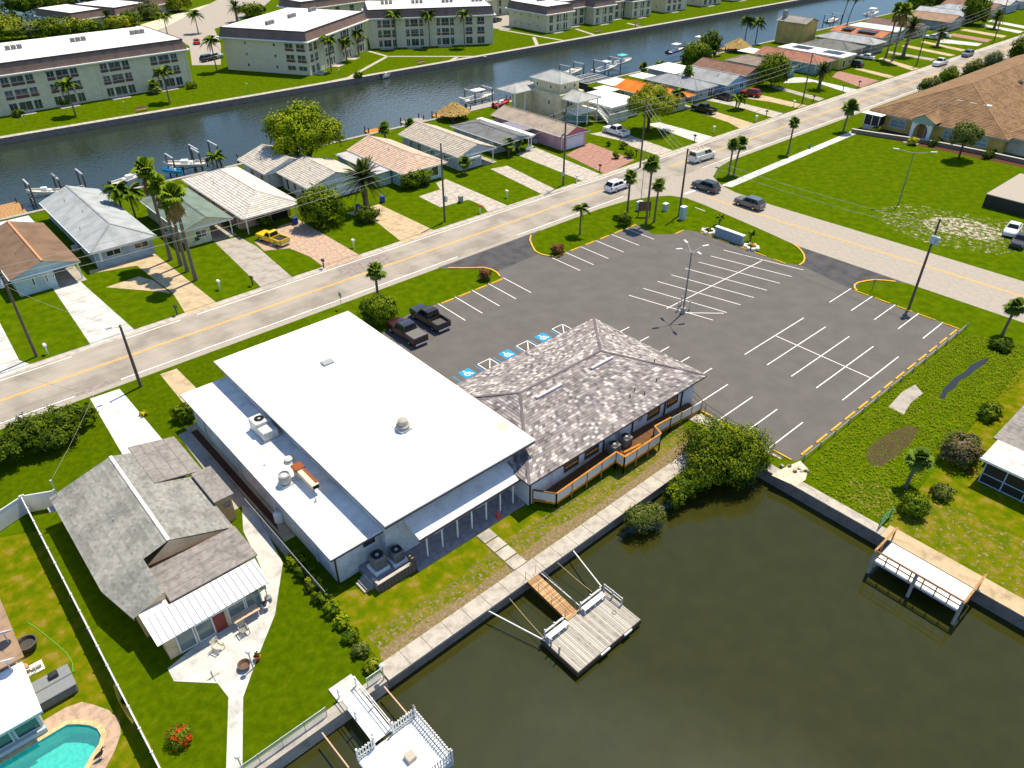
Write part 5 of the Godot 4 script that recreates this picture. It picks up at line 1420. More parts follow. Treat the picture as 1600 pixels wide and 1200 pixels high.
	part(r, "frame", mb().box(Vector3(46.95, yr - 0.25, -11.05), Vector3(49.8, yr - 0.045, -4.7)), plain(0.4, 0.45, 0.5))
	for z in [-11.1, -8.0, -4.7]: part(r, "pile", mb().tube([Vector3(46.85, -2.5, z), Vector3(46.85, yr + (1.05 if z != -8.0 else 1.0), z)], [0.13, 0.12], 10), M.wood_grey)
	part(r, "handrail", mb().bar(Vector3(46.85, yr + 1.05, -11.15), Vector3(46.85, yr + 1.05, -4.65), 0.16, 0.06), M.wood_brown)
	part(r, "handrail", mb().bar(Vector3(46.85, yr + 1.05, -11.15), Vector3(50.4, yr + 1.05, -11.15), 0.16, 0.06), M.wood_tan)
	part(r, "handrail", mb().bar(Vector3(46.85, yr + 1.05, -4.65), Vector3(50.6, yr + 1.05, -4.65), 0.16, 0.06), M.wood_tan)
	part(r, "mid_rail", mb().bar(Vector3(46.85, yr + 0.55, -11.15), Vector3(46.85, yr + 0.55, -4.65), 0.05, 0.08), M.wood_brown)
	for k in 7: part(r, "baluster", mb().cbox(Vector3(46.85, yr + 0.5, -10.2 + k * 0.92), Vector3(0.07, 1.05, 0.07)), M.wood_brown)
	for z in [-11.15, -4.65]:
		for x in [48.2, 50.2]: part(r, "post", mb().cbox(Vector3(x, yr + 0.5, z), Vector3(0.1, 1.1, 0.1)), M.wood_tan)


func pole_line(a: Vector3, b: Vector3, r: float, m: Material, label: String) -> void:
	var t := inst("stand_off_pole" if r > 0.02 else "mooring_rope", mb().tube([a, a.lerp(b, 0.5) + Vector3(0, -0.06 if r < 0.02 else 0.0, 0), b], [r, r, r], 8).mesh(), m)
	tag(t, label, "pole" if r > 0.02 else "rope")


func pool_house() -> void:
	var h := thing("pool_house", "house at the lower left corner with a white flat patio roof", "house")
	part(h, "wall", mb().box(Vector3(-16, 0, -54), Vector3(-4.3, 2.3, -43.2)), stucco(0.6, 0.6, 0.55))
	part(h, "roof", mb().rbox(Vector3(-16.5, 2.4, -54.5), Vector3(-3.65, 2.56, -42.6), 0.03), mk("tar_roof", 0.36, 0.25, 0.17, 0.9, "stain", 4.0, "grain", 1.5))
	part(h, "patio_roof", mb().rbox(Vector3(-16.5, 2.2, -42.55), Vector3(-3.85, 2.32, -38.1), 0.03), M.roof_white)
	part(h, "gutter", mb().box(Vector3(-16.5, 2.1, -38.1), Vector3(-3.85, 2.3, -37.98)), plain(0.45, 0.6, 0.58))
	part(h, "patio_wall", mb().box(Vector3(-16, 0, -42.5), Vector3(-4.2, 2.15, -38.6)), stucco(0.5, 0.55, 0.55))
	for k in 4: window(h, Vector3(-4.95 - k * 1.5, 1.25, -38.6), 0, 1.35, 1.5, plain(0.5, 0.58, 0.6), 1, "patio_window")
	part(h, "sill", mb().box(Vector3(-16, 0.1, -38.6), Vector3(-4.15, 0.45, -38.3)), plain(0.4, 0.47, 0.52))
	for k in [[Vector3(-4.1, 2.56, -44.4), 0.5, "large grey satellite dish at the brown roof's edge"], [Vector3(-4.5, 2.32, -42.2), 0.45, "grey satellite dish standing on the white patio roof"]]:
		var d := thing("satellite_dish", k[2], "satellite dish", k[0])
		part(d, "mast", mb().tube([Vector3.ZERO, Vector3(0, 0.75, 0)], [0.04, 0.04], 8), M.grey_metal)
		var m := mb()
		m.xf = Transform3D(Basis(Vector3(1, 0, 0.4).normalized(), -0.75), Vector3(0, 0.85, 0))
		m.lathe([Vector2(0.0001, 0.0), Vector2(k[1] * 0.6, 0.05), Vector2(k[1], 0.16), Vector2(k[1] * 0.98, 0.18), Vector2(k[1] * 0.58, 0.075), Vector2(0.0001, 0.03)], 20)
		part(d, "reflector", m, plain(0.5, 0.52, 0.55, 0.5))
		part(d, "arm", mb().tube([Vector3(0, 0.75, 0), Vector3(0.1, 1.3, 0.45)], [0.02, 0.02], 6), M.grey_metal)
	# pool: a real basin with coping and pavers
	var deckp := v2([-8.65, -39.29, -6.62, -39.27, -2.90, -39.34, -1.99, -39.06, -1.53, -38.41, -0.90, -37.32, -0.64, -36.22, -0.86, -35.22, -1.48, -34.37, -2.28, -33.61, -3.13, -32.62, -8.93, -37.79])
	for q in dug(deckp): sheet("pool_deck", q, 0.014, M.paver_cream)
	var ring := mb()
	var cp := Geometry2D.offset_polygon(POOL, 0.32)[0]
	for half in [rect(-40, -60, -4.2, -20), rect(-4.2, -60, 2, -20)]:
		for q in Geometry2D.intersect_polygons(cp, half):
			for w in Geometry2D.clip_polygons(q, POOL): ring.prism(w, 0, 0.06)
	ground_sheet("pool_coping", ring, mk("coping", 0.62, 0.47, 0.26, 0.85, "mottle", 2.0))
	var pl := thing("swimming_pool", "turquoise swimming pool with pale coping in the lower left corner", "swimming pool")
	var shell := mb().prism(POOL, -1.2, -1.2, false)
	for i in POOL.size():
		var a := POOL[i]
		var b := POOL[(i + 1) % POOL.size()]
		shell.quad(Vector3(a.x, -1.2, a.y), Vector3(b.x, -1.2, b.y), Vector3(b.x, 0.04, b.y), Vector3(a.x, 0.04, a.y))
	part(pl, "basin", shell, M.pool_lining)
	part(pl, "water", mb().prism(POOL, -0.12, -0.12, false), M.pool_water)
	# things by the pool
	var t := thing("dark_planter_tub", "large dark planter tub beside the brown roof", "tub", Vector3(-3.41, 0, -45.68))
	part(t, "tub", mb().lathe([Vector2(0.45, 0), Vector2(0.62, 0.6), Vector2(0.66, 0.62), Vector2(0.56, 0.6), Vector2(0.5, 0.4), Vector2(0, 0.38)], 14), plain(0.05, 0.045, 0.042))
	part(t, "rim", mb().lathe([Vector2(0.66, 0.6), Vector2(0.68, 0.66), Vector2(0.58, 0.66)], 14), plain(0.08, 0.07, 0.065))
	t = thing("pool_pump", "white pool pump and filter on its base beside the patio roof", "pump", Vector3(-3.75, 0, -43.67))
	part(t, "base", mb().rbox(Vector3(-0.7, 0, -0.45), Vector3(0.7, 0.1, 0.45), 0.02), M.white)
	part(t, "filter", mb().lathe([Vector2(0.24, 0.1), Vector2(0.27, 0.3), Vector2(0.27, 0.7), Vector2(0.14, 0.88), Vector2(0, 0.9)], 14, Vector3(-0.3, 0, 0)), plain(0.5, 0.32, 0.2))
	part(t, "motor", mb().tube([Vector3(0.05, 0.3, 0.1), Vector3(0.6, 0.3, 0.1)], [0.15, 0.15], 12), plain(0.6, 0.6, 0.58))
	part(t, "pipe", mb().tube([Vector3(-0.3, 0.6, 0.3), Vector3(0.2, 0.6, 0.36), Vector3(0.2, 0.15, 0.36)], [0.04, 0.04, 0.04], 8), M.white)
	t = thing("covered_hot_tub", "grey covered hot tub with a folded black case on top", "hot tub", Vector3(-3.01, 0, -40.87))
	part(t, "tub", mb().rbox(Vector3(-1.15, 0, -0.95), Vector3(1.15, 0.8, 0.95), 0.12), plain(0.13, 0.14, 0.145))
	part(t, "cover", mb().rbox(Vector3(-1.2, 0.8, -1.0), Vector3(1.2, 0.9, -0.02), 0.04).rbox(Vector3(-1.2, 0.8, 0.02), Vector3(1.2, 0.9, 1.0), 0.04), plain(0.2, 0.22, 0.235, 0.6))
	part(t, "case", mb().rbox(Vector3(0.0, 0.9, -0.75), Vector3(0.55, 1.2, -0.3), 0.05), M.black_metal)
	t = thing("kayak", "yellow and grey kayak leaning on the white vinyl fence", "kayak", Vector3(-0.3, 0.55, -36.6), PI / 2)
	t.rotation.x = 1.0
	var k := mb()
	var rings := []
	for i in 11:
		var u := i / 10.0 * 2 - 1
		var wd: float = 0.34 * pow(max(0.0, 1 - u * u), 0.6) + 0.01
		rings.append([Vector3(u * 1.75, 0.1 + 0.12 * u * u, 0), wd])
	for i in 10:
		for s in [-1.0, 1.0]:
			var a: Vector3 = rings[i][0]
			var b: Vector3 = rings[i + 1][0]
			var wa := Vector3(0, 0.2, rings[i][1] * s)
			var wb := Vector3(0, 0.2, rings[i + 1][1] * s)
			k._both(a, b, b + wb, a + wa, Vector3(0, 0.6, 0))
			k._both(a + wa, b + wb, b + Vector3(0, 0.28, 0), a + Vector3(0, 0.28, 0), Vector3(0, -1, 0))
	k.tinted = false
	part(t, "hull", k, plain(0.75, 0.45, 0.02, 0.4))
	part(t, "cockpit", mb().lathe([Vector2(0.26, 0.38), Vector2(0.3, 0.42), Vector2(0.24, 0.44), Vector2(0.2, 0.4), Vector2(0, 0.39)], 14), M.black_metal)
	part(t, "paddle", mb().tube([Vector3(-1.2, 0.45, 0.1), Vector3(1.2, 0.45, -0.05)], [0.02, 0.02], 6), M.black_metal)
	t = thing("garden_hose", "green garden hose lying across the lawn by the pool", "hose")
	var hp := [Vector3(-2.96, 0.03, -48.14), Vector3(-2.57, 0.03, -47.07), Vector3(-2.21, 0.03, -45.76), Vector3(-1.86, 0.03, -44.48), Vector3(-1.62, 0.03, -43.45), Vector3(-1.58, 0.03, -42.48), Vector3(-1.75, 0.03, -41.72)]
	var hr := []
	for i in hp.size(): hr.append(0.022)
	part(t, "hose", mb().tube(hp, hr, 6), plain(0.1, 0.5, 0.06))
	part(t, "nozzle", mb().tube([hp[-1], hp[-1] + Vector3(0.08, 0, 0.08)], [0.03, 0.02], 6), M.black_metal)
	t = thing("heron_ornament", "small dark bird ornament on the pool's edge", "ornament", Vector3(-2.30, 0.012, -34.35))
	for s in [-0.05, 0.05]: part(t, "leg", mb().tube([Vector3(s, 0, 0), Vector3(s * 0.7, 0.35, 0)], [0.015, 0.015], 6), M.black_metal)
	part(t, "body", mb().tube([Vector3(-0.35, 0.32, 0), Vector3(-0.15, 0.4, 0), Vector3(0.1, 0.48, 0), Vector3(0.22, 0.6, 0), Vector3(0.24, 0.78, 0), Vector3(0.32, 0.84, 0), Vector3(0.5, 0.82, 0)], [0.02, 0.1, 0.13, 0.07, 0.04, 0.05, 0.01], 10), M.black_metal)


func right_house() -> void:
	var h := thing("screened_house", "house on the right edge with a stained white porch roof and dark screens", "house")
	part(h, "wall", mb().box(Vector3(66.2, 0, -9.4), Vector3(84, 2.3, 6)), stucco(0.55, 0.5, 0.42))
	part(h, "roof", mb().rbox(Vector3(65.9, 2.42, -10.3), Vector3(85, 2.58, 6.5), 0.03), M.tan_grey_roof)
	part(h, "porch_roof", mb().rbox(Vector3(62.3, 2.45, -9.9), Vector3(65.88, 2.6, 6.5), 0.03), mk("stained_white", 0.66, 0.65, 0.6, 0.8, "stain", 4.5, "faint", 1.0))
	part(h, "gutter", mb().box(Vector3(62.2, 2.35, -9.95), Vector3(62.3, 2.56, 6.5)), M.white)
	part(h, "screen", mb().box(Vector3(62.62, 0.1, -9.4), Vector3(62.66, 2.4, 6)).box(Vector3(62.66, 0.1, -9.42), Vector3(66.1, 2.4, -9.38)), M.screen)
	for k in 9:
		part(h, "screen_post", mb().cbox(Vector3(62.6, 1.2, -9.4 + k * 1.7), Vector3(0.09, 2.4, 0.09)), plain(0.35, 0.5, 0.6))
	for y in [0.08, 1.0, 2.36]: part(h, "screen_rail", mb().bar(Vector3(62.6, y, -9.4), Vector3(62.6, y, 6), 0.07, 0.07), plain(0.35, 0.5, 0.6))
	var tc := thing("kerb_rubble", "broken concrete and tan sand at the corner of sea wall and car park", "rubble", Vector3(51.6, 0, -20.6))
	for k in 9:
		var m := mb()
		m.xf = Transform3D(Basis(Vector3(rng.randf(), rng.randf(), rng.randf()).normalized(), rng.randf() * 3), Vector3(rng.randf_range(-0.5, 1.0), 0.1, rng.randf_range(-1.2, 1.0)))
		m.rbox(Vector3(-0.22, -0.1, -0.16), Vector3(0.22, 0.1, 0.16), 0.03)
		part(tc, "chunk", m, [M.concrete_grey, M.concrete, M.wood_brown][k % 3])
	sheet("sand_patch", v2([49.70, -21.69, 51.44, -21.50, 53.35, -21.07, 52.85, -20.01, 51.39, -19.41, 50.04, -19.52]), 0.17, M.sand)
	sheet("concrete_apron", v2([67.32, -19.71, 70.94, -20.00, 73.16, -19.70, 72.16, -18.46, 69.92, -18.55, 67.22, -18.12]), 0.02, M.concrete_grey)
	sheet("ditch_water", v2([72.63, -17.01, 74.51, -17.42, 76.17, -17.48, 77.53, -17.53, 79.22, -17.30, 81.36, -17.37, 83.00, -17.09, 84.13, -16.60, 82.75, -16.47, 80.63, -16.70, 79.22, -16.66, 77.44, -16.97, 75.62, -16.74, 74.11, -16.87, 72.79, -16.57]), 0.02, mk("ditch", 0.03, 0.03, 0.035, 0.1))
	sheet("rubble_bed", v2([59.16, -17.92, 61.46, -17.97, 63.98, -17.65, 65.98, -17.05, 66.32, -16.22, 63.49, -15.66, 60.20, -15.67, 58.03, -15.97, 57.64, -16.78]), 0.02, patchy("rubble_ground", "dirt", 0.4, 0.3, 0.36, 0.5, 6.0))
	var gd := thing("green_seawall_gate", "short green metal gate by the shrub on the right sea wall", "gate")
	for k in [Vector3(50.55, 0.1, -12.46), Vector3(52.63, 0, -12.48)]: part(gd, "post", mb().tube([k, k + Vector3(0, 1.1, 0)], [0.04, 0.04], 8), plain(0.03, 0.25, 0.18))
	for y in [0.3, 0.7, 1.05]: part(gd, "bar", mb().tube([Vector3(50.55, 0.1, -12.46) + Vector3(0, y, 0), Vector3(52.63, 0, -12.48) + Vector3(0, y, 0)], [0.025, 0.025], 6), plain(0.03, 0.25, 0.18))


# ---------------------------------------------------------------- plants

const GREENS := {
	"mid": [Color(0.08, 0.13, 0.004), Color(0.12, 0.175, 0.005), Color(0.04, 0.075, 0.005), Color(0.16, 0.215, 0.008)],
	"bright": [Color(0.16, 0.23, 0.004), Color(0.22, 0.28, 0.005), Color(0.08, 0.13, 0.005), Color(0.26, 0.31, 0.008)],
	"yellow": [Color(0.2, 0.24, 0.012), Color(0.26, 0.26, 0.015), Color(0.13, 0.17, 0.01), Color(0.16, 0.22, 0.012)],
	"dark": [Color(0.05, 0.085, 0.005), Color(0.075, 0.115, 0.006), Color(0.03, 0.055, 0.005), Color(0.1, 0.145, 0.008)],
	"olive": [Color(0.09, 0.12, 0.02), Color(0.13, 0.16, 0.03), Color(0.06, 0.09, 0.015), Color(0.16, 0.17, 0.05)],
	"red": [Color(0.2, 0.07, 0.03), Color(0.26, 0.1, 0.05), Color(0.12, 0.1, 0.02), Color(0.16, 0.05, 0.03)],
	"flower": [Color(0.07, 0.13, 0.008), Color(0.1, 0.18, 0.01), Color(0.05, 0.09, 0.008), Color(0.08, 0.15, 0.01), Color(0.12, 0.2, 0.01), Color(0.5, 0.06, 0.01)],
	"dead": [Color(0.13, 0.1, 0.05), Color(0.1, 0.12, 0.03), Color(0.18, 0.13, 0.08), Color(0.07, 0.09, 0.02)],
	"mangrove": [Color(0.09, 0.14, 0.004), Color(0.14, 0.18, 0.005), Color(0.03, 0.06, 0.006), Color(0.18, 0.22, 0.008), Color(0.06, 0.1, 0.006)],
	"gold": [Color(0.5, 0.4, 0.01), Color(0.3, 0.33, 0.02), Color(0.62, 0.5, 0.02), Color(0.16, 0.22, 0.02)],
	"grey": [Color(0.12, 0.15, 0.06), Color(0.17, 0.2, 0.09), Color(0.09, 0.12, 0.05), Color(0.15, 0.19, 0.05)],
}


# leaves gathered in clumps over the surface of ellipsoids
func crown(m: MB, blobs: Array, leaves: int, size: float, inks: Array) -> void:
	m.tinted = true
	var total := 0.0
	for b in blobs: total += b[1].x * b[1].x
	for b in blobs:
		var c: Vector3 = b[0]
		var r: Vector3 = b[1]
		var mine := int(leaves * r.x * r.x / total)
		var clumps: int = max(6, mine / 26)
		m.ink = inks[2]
		for i in 5:   # solid core closing the crown, its darker tone painted as inner shade
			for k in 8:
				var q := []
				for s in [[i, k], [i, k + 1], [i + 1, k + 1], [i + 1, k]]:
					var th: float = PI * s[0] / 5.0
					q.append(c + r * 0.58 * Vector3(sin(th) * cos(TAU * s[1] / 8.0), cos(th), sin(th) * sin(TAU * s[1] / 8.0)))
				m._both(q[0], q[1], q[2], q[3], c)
		for k in clumps:
			var d := Vector3(rng.randfn(), rng.randfn(), rng.randfn()).normalized()
			if d.y < -0.6: d.y = -d.y * 0.5
			d = d.normalized()
			var at := c + d * r * rng.randf_range(0.62, 1.02)
			var cr: float = (r.x + r.y + r.z) / 3.0 * rng.randf_range(0.2, 0.36)
			var base: Color = inks[rng.randi() % inks.size()]
			for j in 26:
				var e := Vector3(rng.randfn(), rng.randfn() * 0.75, rng.randfn()).normalized()
				var p := at + e * cr * pow(rng.randf(), 0.4)
				var nn := (e * 0.8 + d * 0.5 + Vector3(rng.randf() - 0.5, rng.randf() * 0.8, rng.randf() - 0.5)).normalized()
				var u := nn.cross(Vector3(rng.randf() - 0.5, rng.randf() - 0.5, rng.randf() - 0.5)).normalized()
				var w := nn.cross(u)
				var s := size * rng.randf_range(0.6, 1.2)
				var f := rng.randf_range(0.75, 1.25)
				m.ink = Color(base.r * f, base.g * f, base.b * f)
				var o := (nn * 0.6 + d * 0.6).normalized()
				var a := p - u * s * 0.5
				var b2 := p + w * s * 0.32
				var c2 := p + u * s * 0.5
				var d2 := p - w * s * 0.32
				m.trin(a, d2, c2, o, o, o)
				m.trin(a, c2, b2, o, o, o)


func tree(called: String, label: String, at: Vector3, trunk_h: float, blobs: Array, leaves: int, size: float, greens: String, category := "tree", trunk_r := 0.16, group := "") -> Node3D:
	var t := thing(called, label, category, at, 0.0, group)
	var tk := mb()
	tk.tube([Vector3(0, -0.05, 0), Vector3(0.04, trunk_h * 0.5, 0.02), Vector3(0, trunk_h, 0)], [trunk_r * 1.25, trunk_r, trunk_r * 0.85], 8)
	for b in blobs:
		var c: Vector3 = b[0]
		tk.tube([Vector3(0, trunk_h * 0.9, 0), Vector3(c.x * 0.45, lerpf(trunk_h, c.y, 0.6), c.z * 0.45), c], [trunk_r * 0.7, trunk_r * 0.42, trunk_r * 0.15], 6)
	part(t, "trunk", tk, M.bark_dark)
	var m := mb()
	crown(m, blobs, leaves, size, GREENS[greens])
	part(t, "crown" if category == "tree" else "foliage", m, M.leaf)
	return t


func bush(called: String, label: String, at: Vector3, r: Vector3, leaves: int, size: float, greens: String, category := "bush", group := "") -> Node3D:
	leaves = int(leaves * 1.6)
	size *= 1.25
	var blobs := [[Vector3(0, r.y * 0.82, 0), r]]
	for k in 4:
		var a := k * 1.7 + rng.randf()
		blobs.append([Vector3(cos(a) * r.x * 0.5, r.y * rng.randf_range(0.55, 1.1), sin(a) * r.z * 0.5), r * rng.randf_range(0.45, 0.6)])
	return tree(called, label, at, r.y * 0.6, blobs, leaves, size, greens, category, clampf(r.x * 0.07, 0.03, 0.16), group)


func frond(m: MB, az: float, el: float, L: float, droop: float, leaf: float, n: int, ink: Color, wide := 0.1) -> void:
	var f := Vector3(cos(az), 0, sin(az))
	var side := Vector3(-sin(az), 0, cos(az))
	var prev := Vector3.ZERO
	for k in n:
		var t := (k + 1.0) / n
		var p := f * L * t * cos(el) * (1.0 - 0.18 * droop * t) + Vector3(0, L * (t * sin(el) - droop * t * t * 0.75), 0)
		m.ink = ink.darkened(0.15)
		m.bar(prev, p, 0.05, 0.04)
		var dir := (p - prev).normalized()
		if t > 0.12:
			var l := leaf * sin(PI * (0.12 + 0.82 * t))
			var fx := rng.randf_range(0.75, 1.2)
			m.ink = Color(ink.r * fx, ink.g * fx, ink.b * fx)
			for s in [-1.0, 1.0]:
				for h in 2:
					var q: Vector3 = prev.lerp(p, 0.5 * h)
					var tip: Vector3 = q + (side * s * 0.85 + dir * 0.55 + Vector3(0, 0.12 - 0.42 * droop, 0)).normalized() * l
					var w := dir * wide * 0.5
					var o: Vector3 = (Vector3.UP * 0.9 - side * s * 0.35 + f * 0.2).normalized()
					m.trin(q - w, q + w, tip + w * 0.25, o, o, o)
					m.trin(q - w, tip + w * 0.25, tip - w * 0.25, o, o, o)
		prev = p


func fan(m: MB, az: float, el: float, stem: float, R: float, ink: Color) -> void:
	var d := Vector3(cos(az) * cos(el), sin(el), sin(az) * cos(el))
	var side := Vector3(-sin(az), 0, cos(az))
	var up := side.cross(d).normalized()
	if up.y < 0: up = -up
	var c := d * stem
	m.ink = ink.darkened(0.1)
	m.bar(Vector3.ZERO, c, 0.04, 0.03)
	var fx := rng.randf_range(0.75, 1.25)
	m.ink = Color(ink.r * fx, ink.g * fx, ink.b * fx)
	var n := 11
	for k in n:
		var a := lerpf(-2.1, 2.1, k / (n - 1.0))
		var q := (d * cos(a) + side * sin(a))
		var tip := c + q * R * (1.0 - 0.12 * absf(a)) + Vector3(0, -0.22 * R, 0)
		var mid := c + q * R * 0.55 + up * 0.05
		var w := (d * -sin(a) + side * cos(a)) * R * 0.16
		var o := (up + Vector3.UP * 0.6 + q * 0.3).normalized()
		m.trin(c, mid + w, mid - w, o, o, o)
		m.trin(mid - w, mid + w, tip, o, o, o)


func palm_crown(kind: String) -> ArrayMesh:
	if cache.has(kind): return cache[kind]
	var m := mb()
	m.tinted = true
	match kind:
		"queen":
			for k in 20: frond(m, k * 2.4 + rng.randf() * 0.3, rng.randf_range(0.15, 1.15), rng.randf_range(2.3, 2.9), rng.randf_range(0.55, 0.95), 0.75, 11, Color(0.12, 0.2, 0.012), 0.13)
			for k in 3: frond(m, k * 2.1, -0.5, 1.9, 0.7, 0.5, 8, Color(0.24, 0.17, 0.03), 0.12)
		"coconut":
			for k in 22: frond(m, k * 2.4 + rng.randf() * 0.3, rng.randf_range(0.0, 1.2), rng.randf_range(2.6, 3.3), rng.randf_range(0.6, 1.0), 0.85, 11, Color(0.09, 0.16, 0.012), 0.14)
		"date":
			for k in 62: frond(m, k * 2.4 + rng.randf() * 0.3, rng.randf_range(-0.45, 1.35), rng.randf_range(2.9, 3.6), rng.randf_range(0.2, 0.55), 0.5, 12, Color(0.075, 0.12, 0.02), 0.1)
			for k in 8: frond(m, k * 0.8, -0.75, 2.6, 0.4, 0.35, 8, Color(0.3, 0.15, 0.04), 0.1)
		"sabal":
			for k in 52: fan(m, k * 2.4 + rng.randf() * 0.3, lerpf(-0.55, 1.55, fmod(k * 0.7549, 1.0)), rng.randf_range(0.3, 0.95), rng.randf_range(0.6, 0.85), Color(0.1, 0.16, 0.02))
			for k in 6: fan(m, k * 1.1, -0.95, 0.7, 0.6, Color(0.28, 0.2, 0.07))
		"washingtonia":
			for k in 50: fan(m, k * 2.4 + rng.randf() * 0.3, lerpf(-0.5, 1.55, fmod(k * 0.7549, 1.0)), rng.randf_range(0.4, 1.2), rng.randf_range(0.7, 0.95), Color(0.15, 0.22, 0.012))
			for k in 30:
				m.ink = Color(0.3, 0.2, 0.06).darkened(rng.randf() * 0.5)
				var a := k * 2.4
				var top := Vector3(cos(a) * 0.3, -rng.randf_range(0.2, 1.3), sin(a) * 0.3)
				m.bar(top, top + Vector3(cos(a) * 0.5, -1.2, sin(a) * 0.5), 0.34, 0.05)
	cache[kind] = m.mesh()
	return cache[kind]


func palm(kind: String, label: String, at: Vector3, h: float, size := 1.0, bend := Vector2.ZERO, group := "") -> void:
	var called: String = {"queen": "queen_palm", "coconut": "tall_palm", "date": "date_palm", "sabal": "cabbage_palm", "washingtonia": "fan_palm"}[kind]
	var t := thing(called, label, "palm", at, 0.0, group)
	var r: float = {"queen": 0.14, "coconut": 0.16, "date": 0.42, "sabal": 0.17, "washingtonia": 0.22}[kind] * (0.7 + 0.3 * size)
	var top := Vector3(bend.x, h, bend.y)
	var p := []
	var q := []
	for k in 7:
		var u := k / 6.0
		p.append(Vector3(bend.x * u * u, h * u - (0.05 if k == 0 else 0.0), bend.y * u * u))
		q.append(r * (1.35 if k == 0 else 1.0 - 0.15 * u))
	if kind == "sabal": q[6] *= 1.7
	if kind == "date": q[6] *= 1.35
	part(t, "trunk", mb().tube(p, q, 9), M.bark)
	if kind in ["sabal", "date"]:   # old leaf bases
		var b := mb()
		var m0: float = h - (0.75 if kind == "sabal" else 1.1) * size
		for k in 22:
			var a := k * 2.4
			var y := lerpf(m0, h, k / 22.0)
			var c := Vector3(bend.x, y, bend.y)
			b.bar(c, c + Vector3(cos(a), 0.8, sin(a)) * 0.32 * size, 0.12, 0.06)
		part(t, "leaf_bases", b, M.thatch)
	var c := inst("crown", palm_crown(kind), M.leaf, t)
	c.position = top
	c.rotation.y = rng.randf() * TAU
	c.scale = Vector3.ONE * size * rng.randf_range(0.93, 1.07)


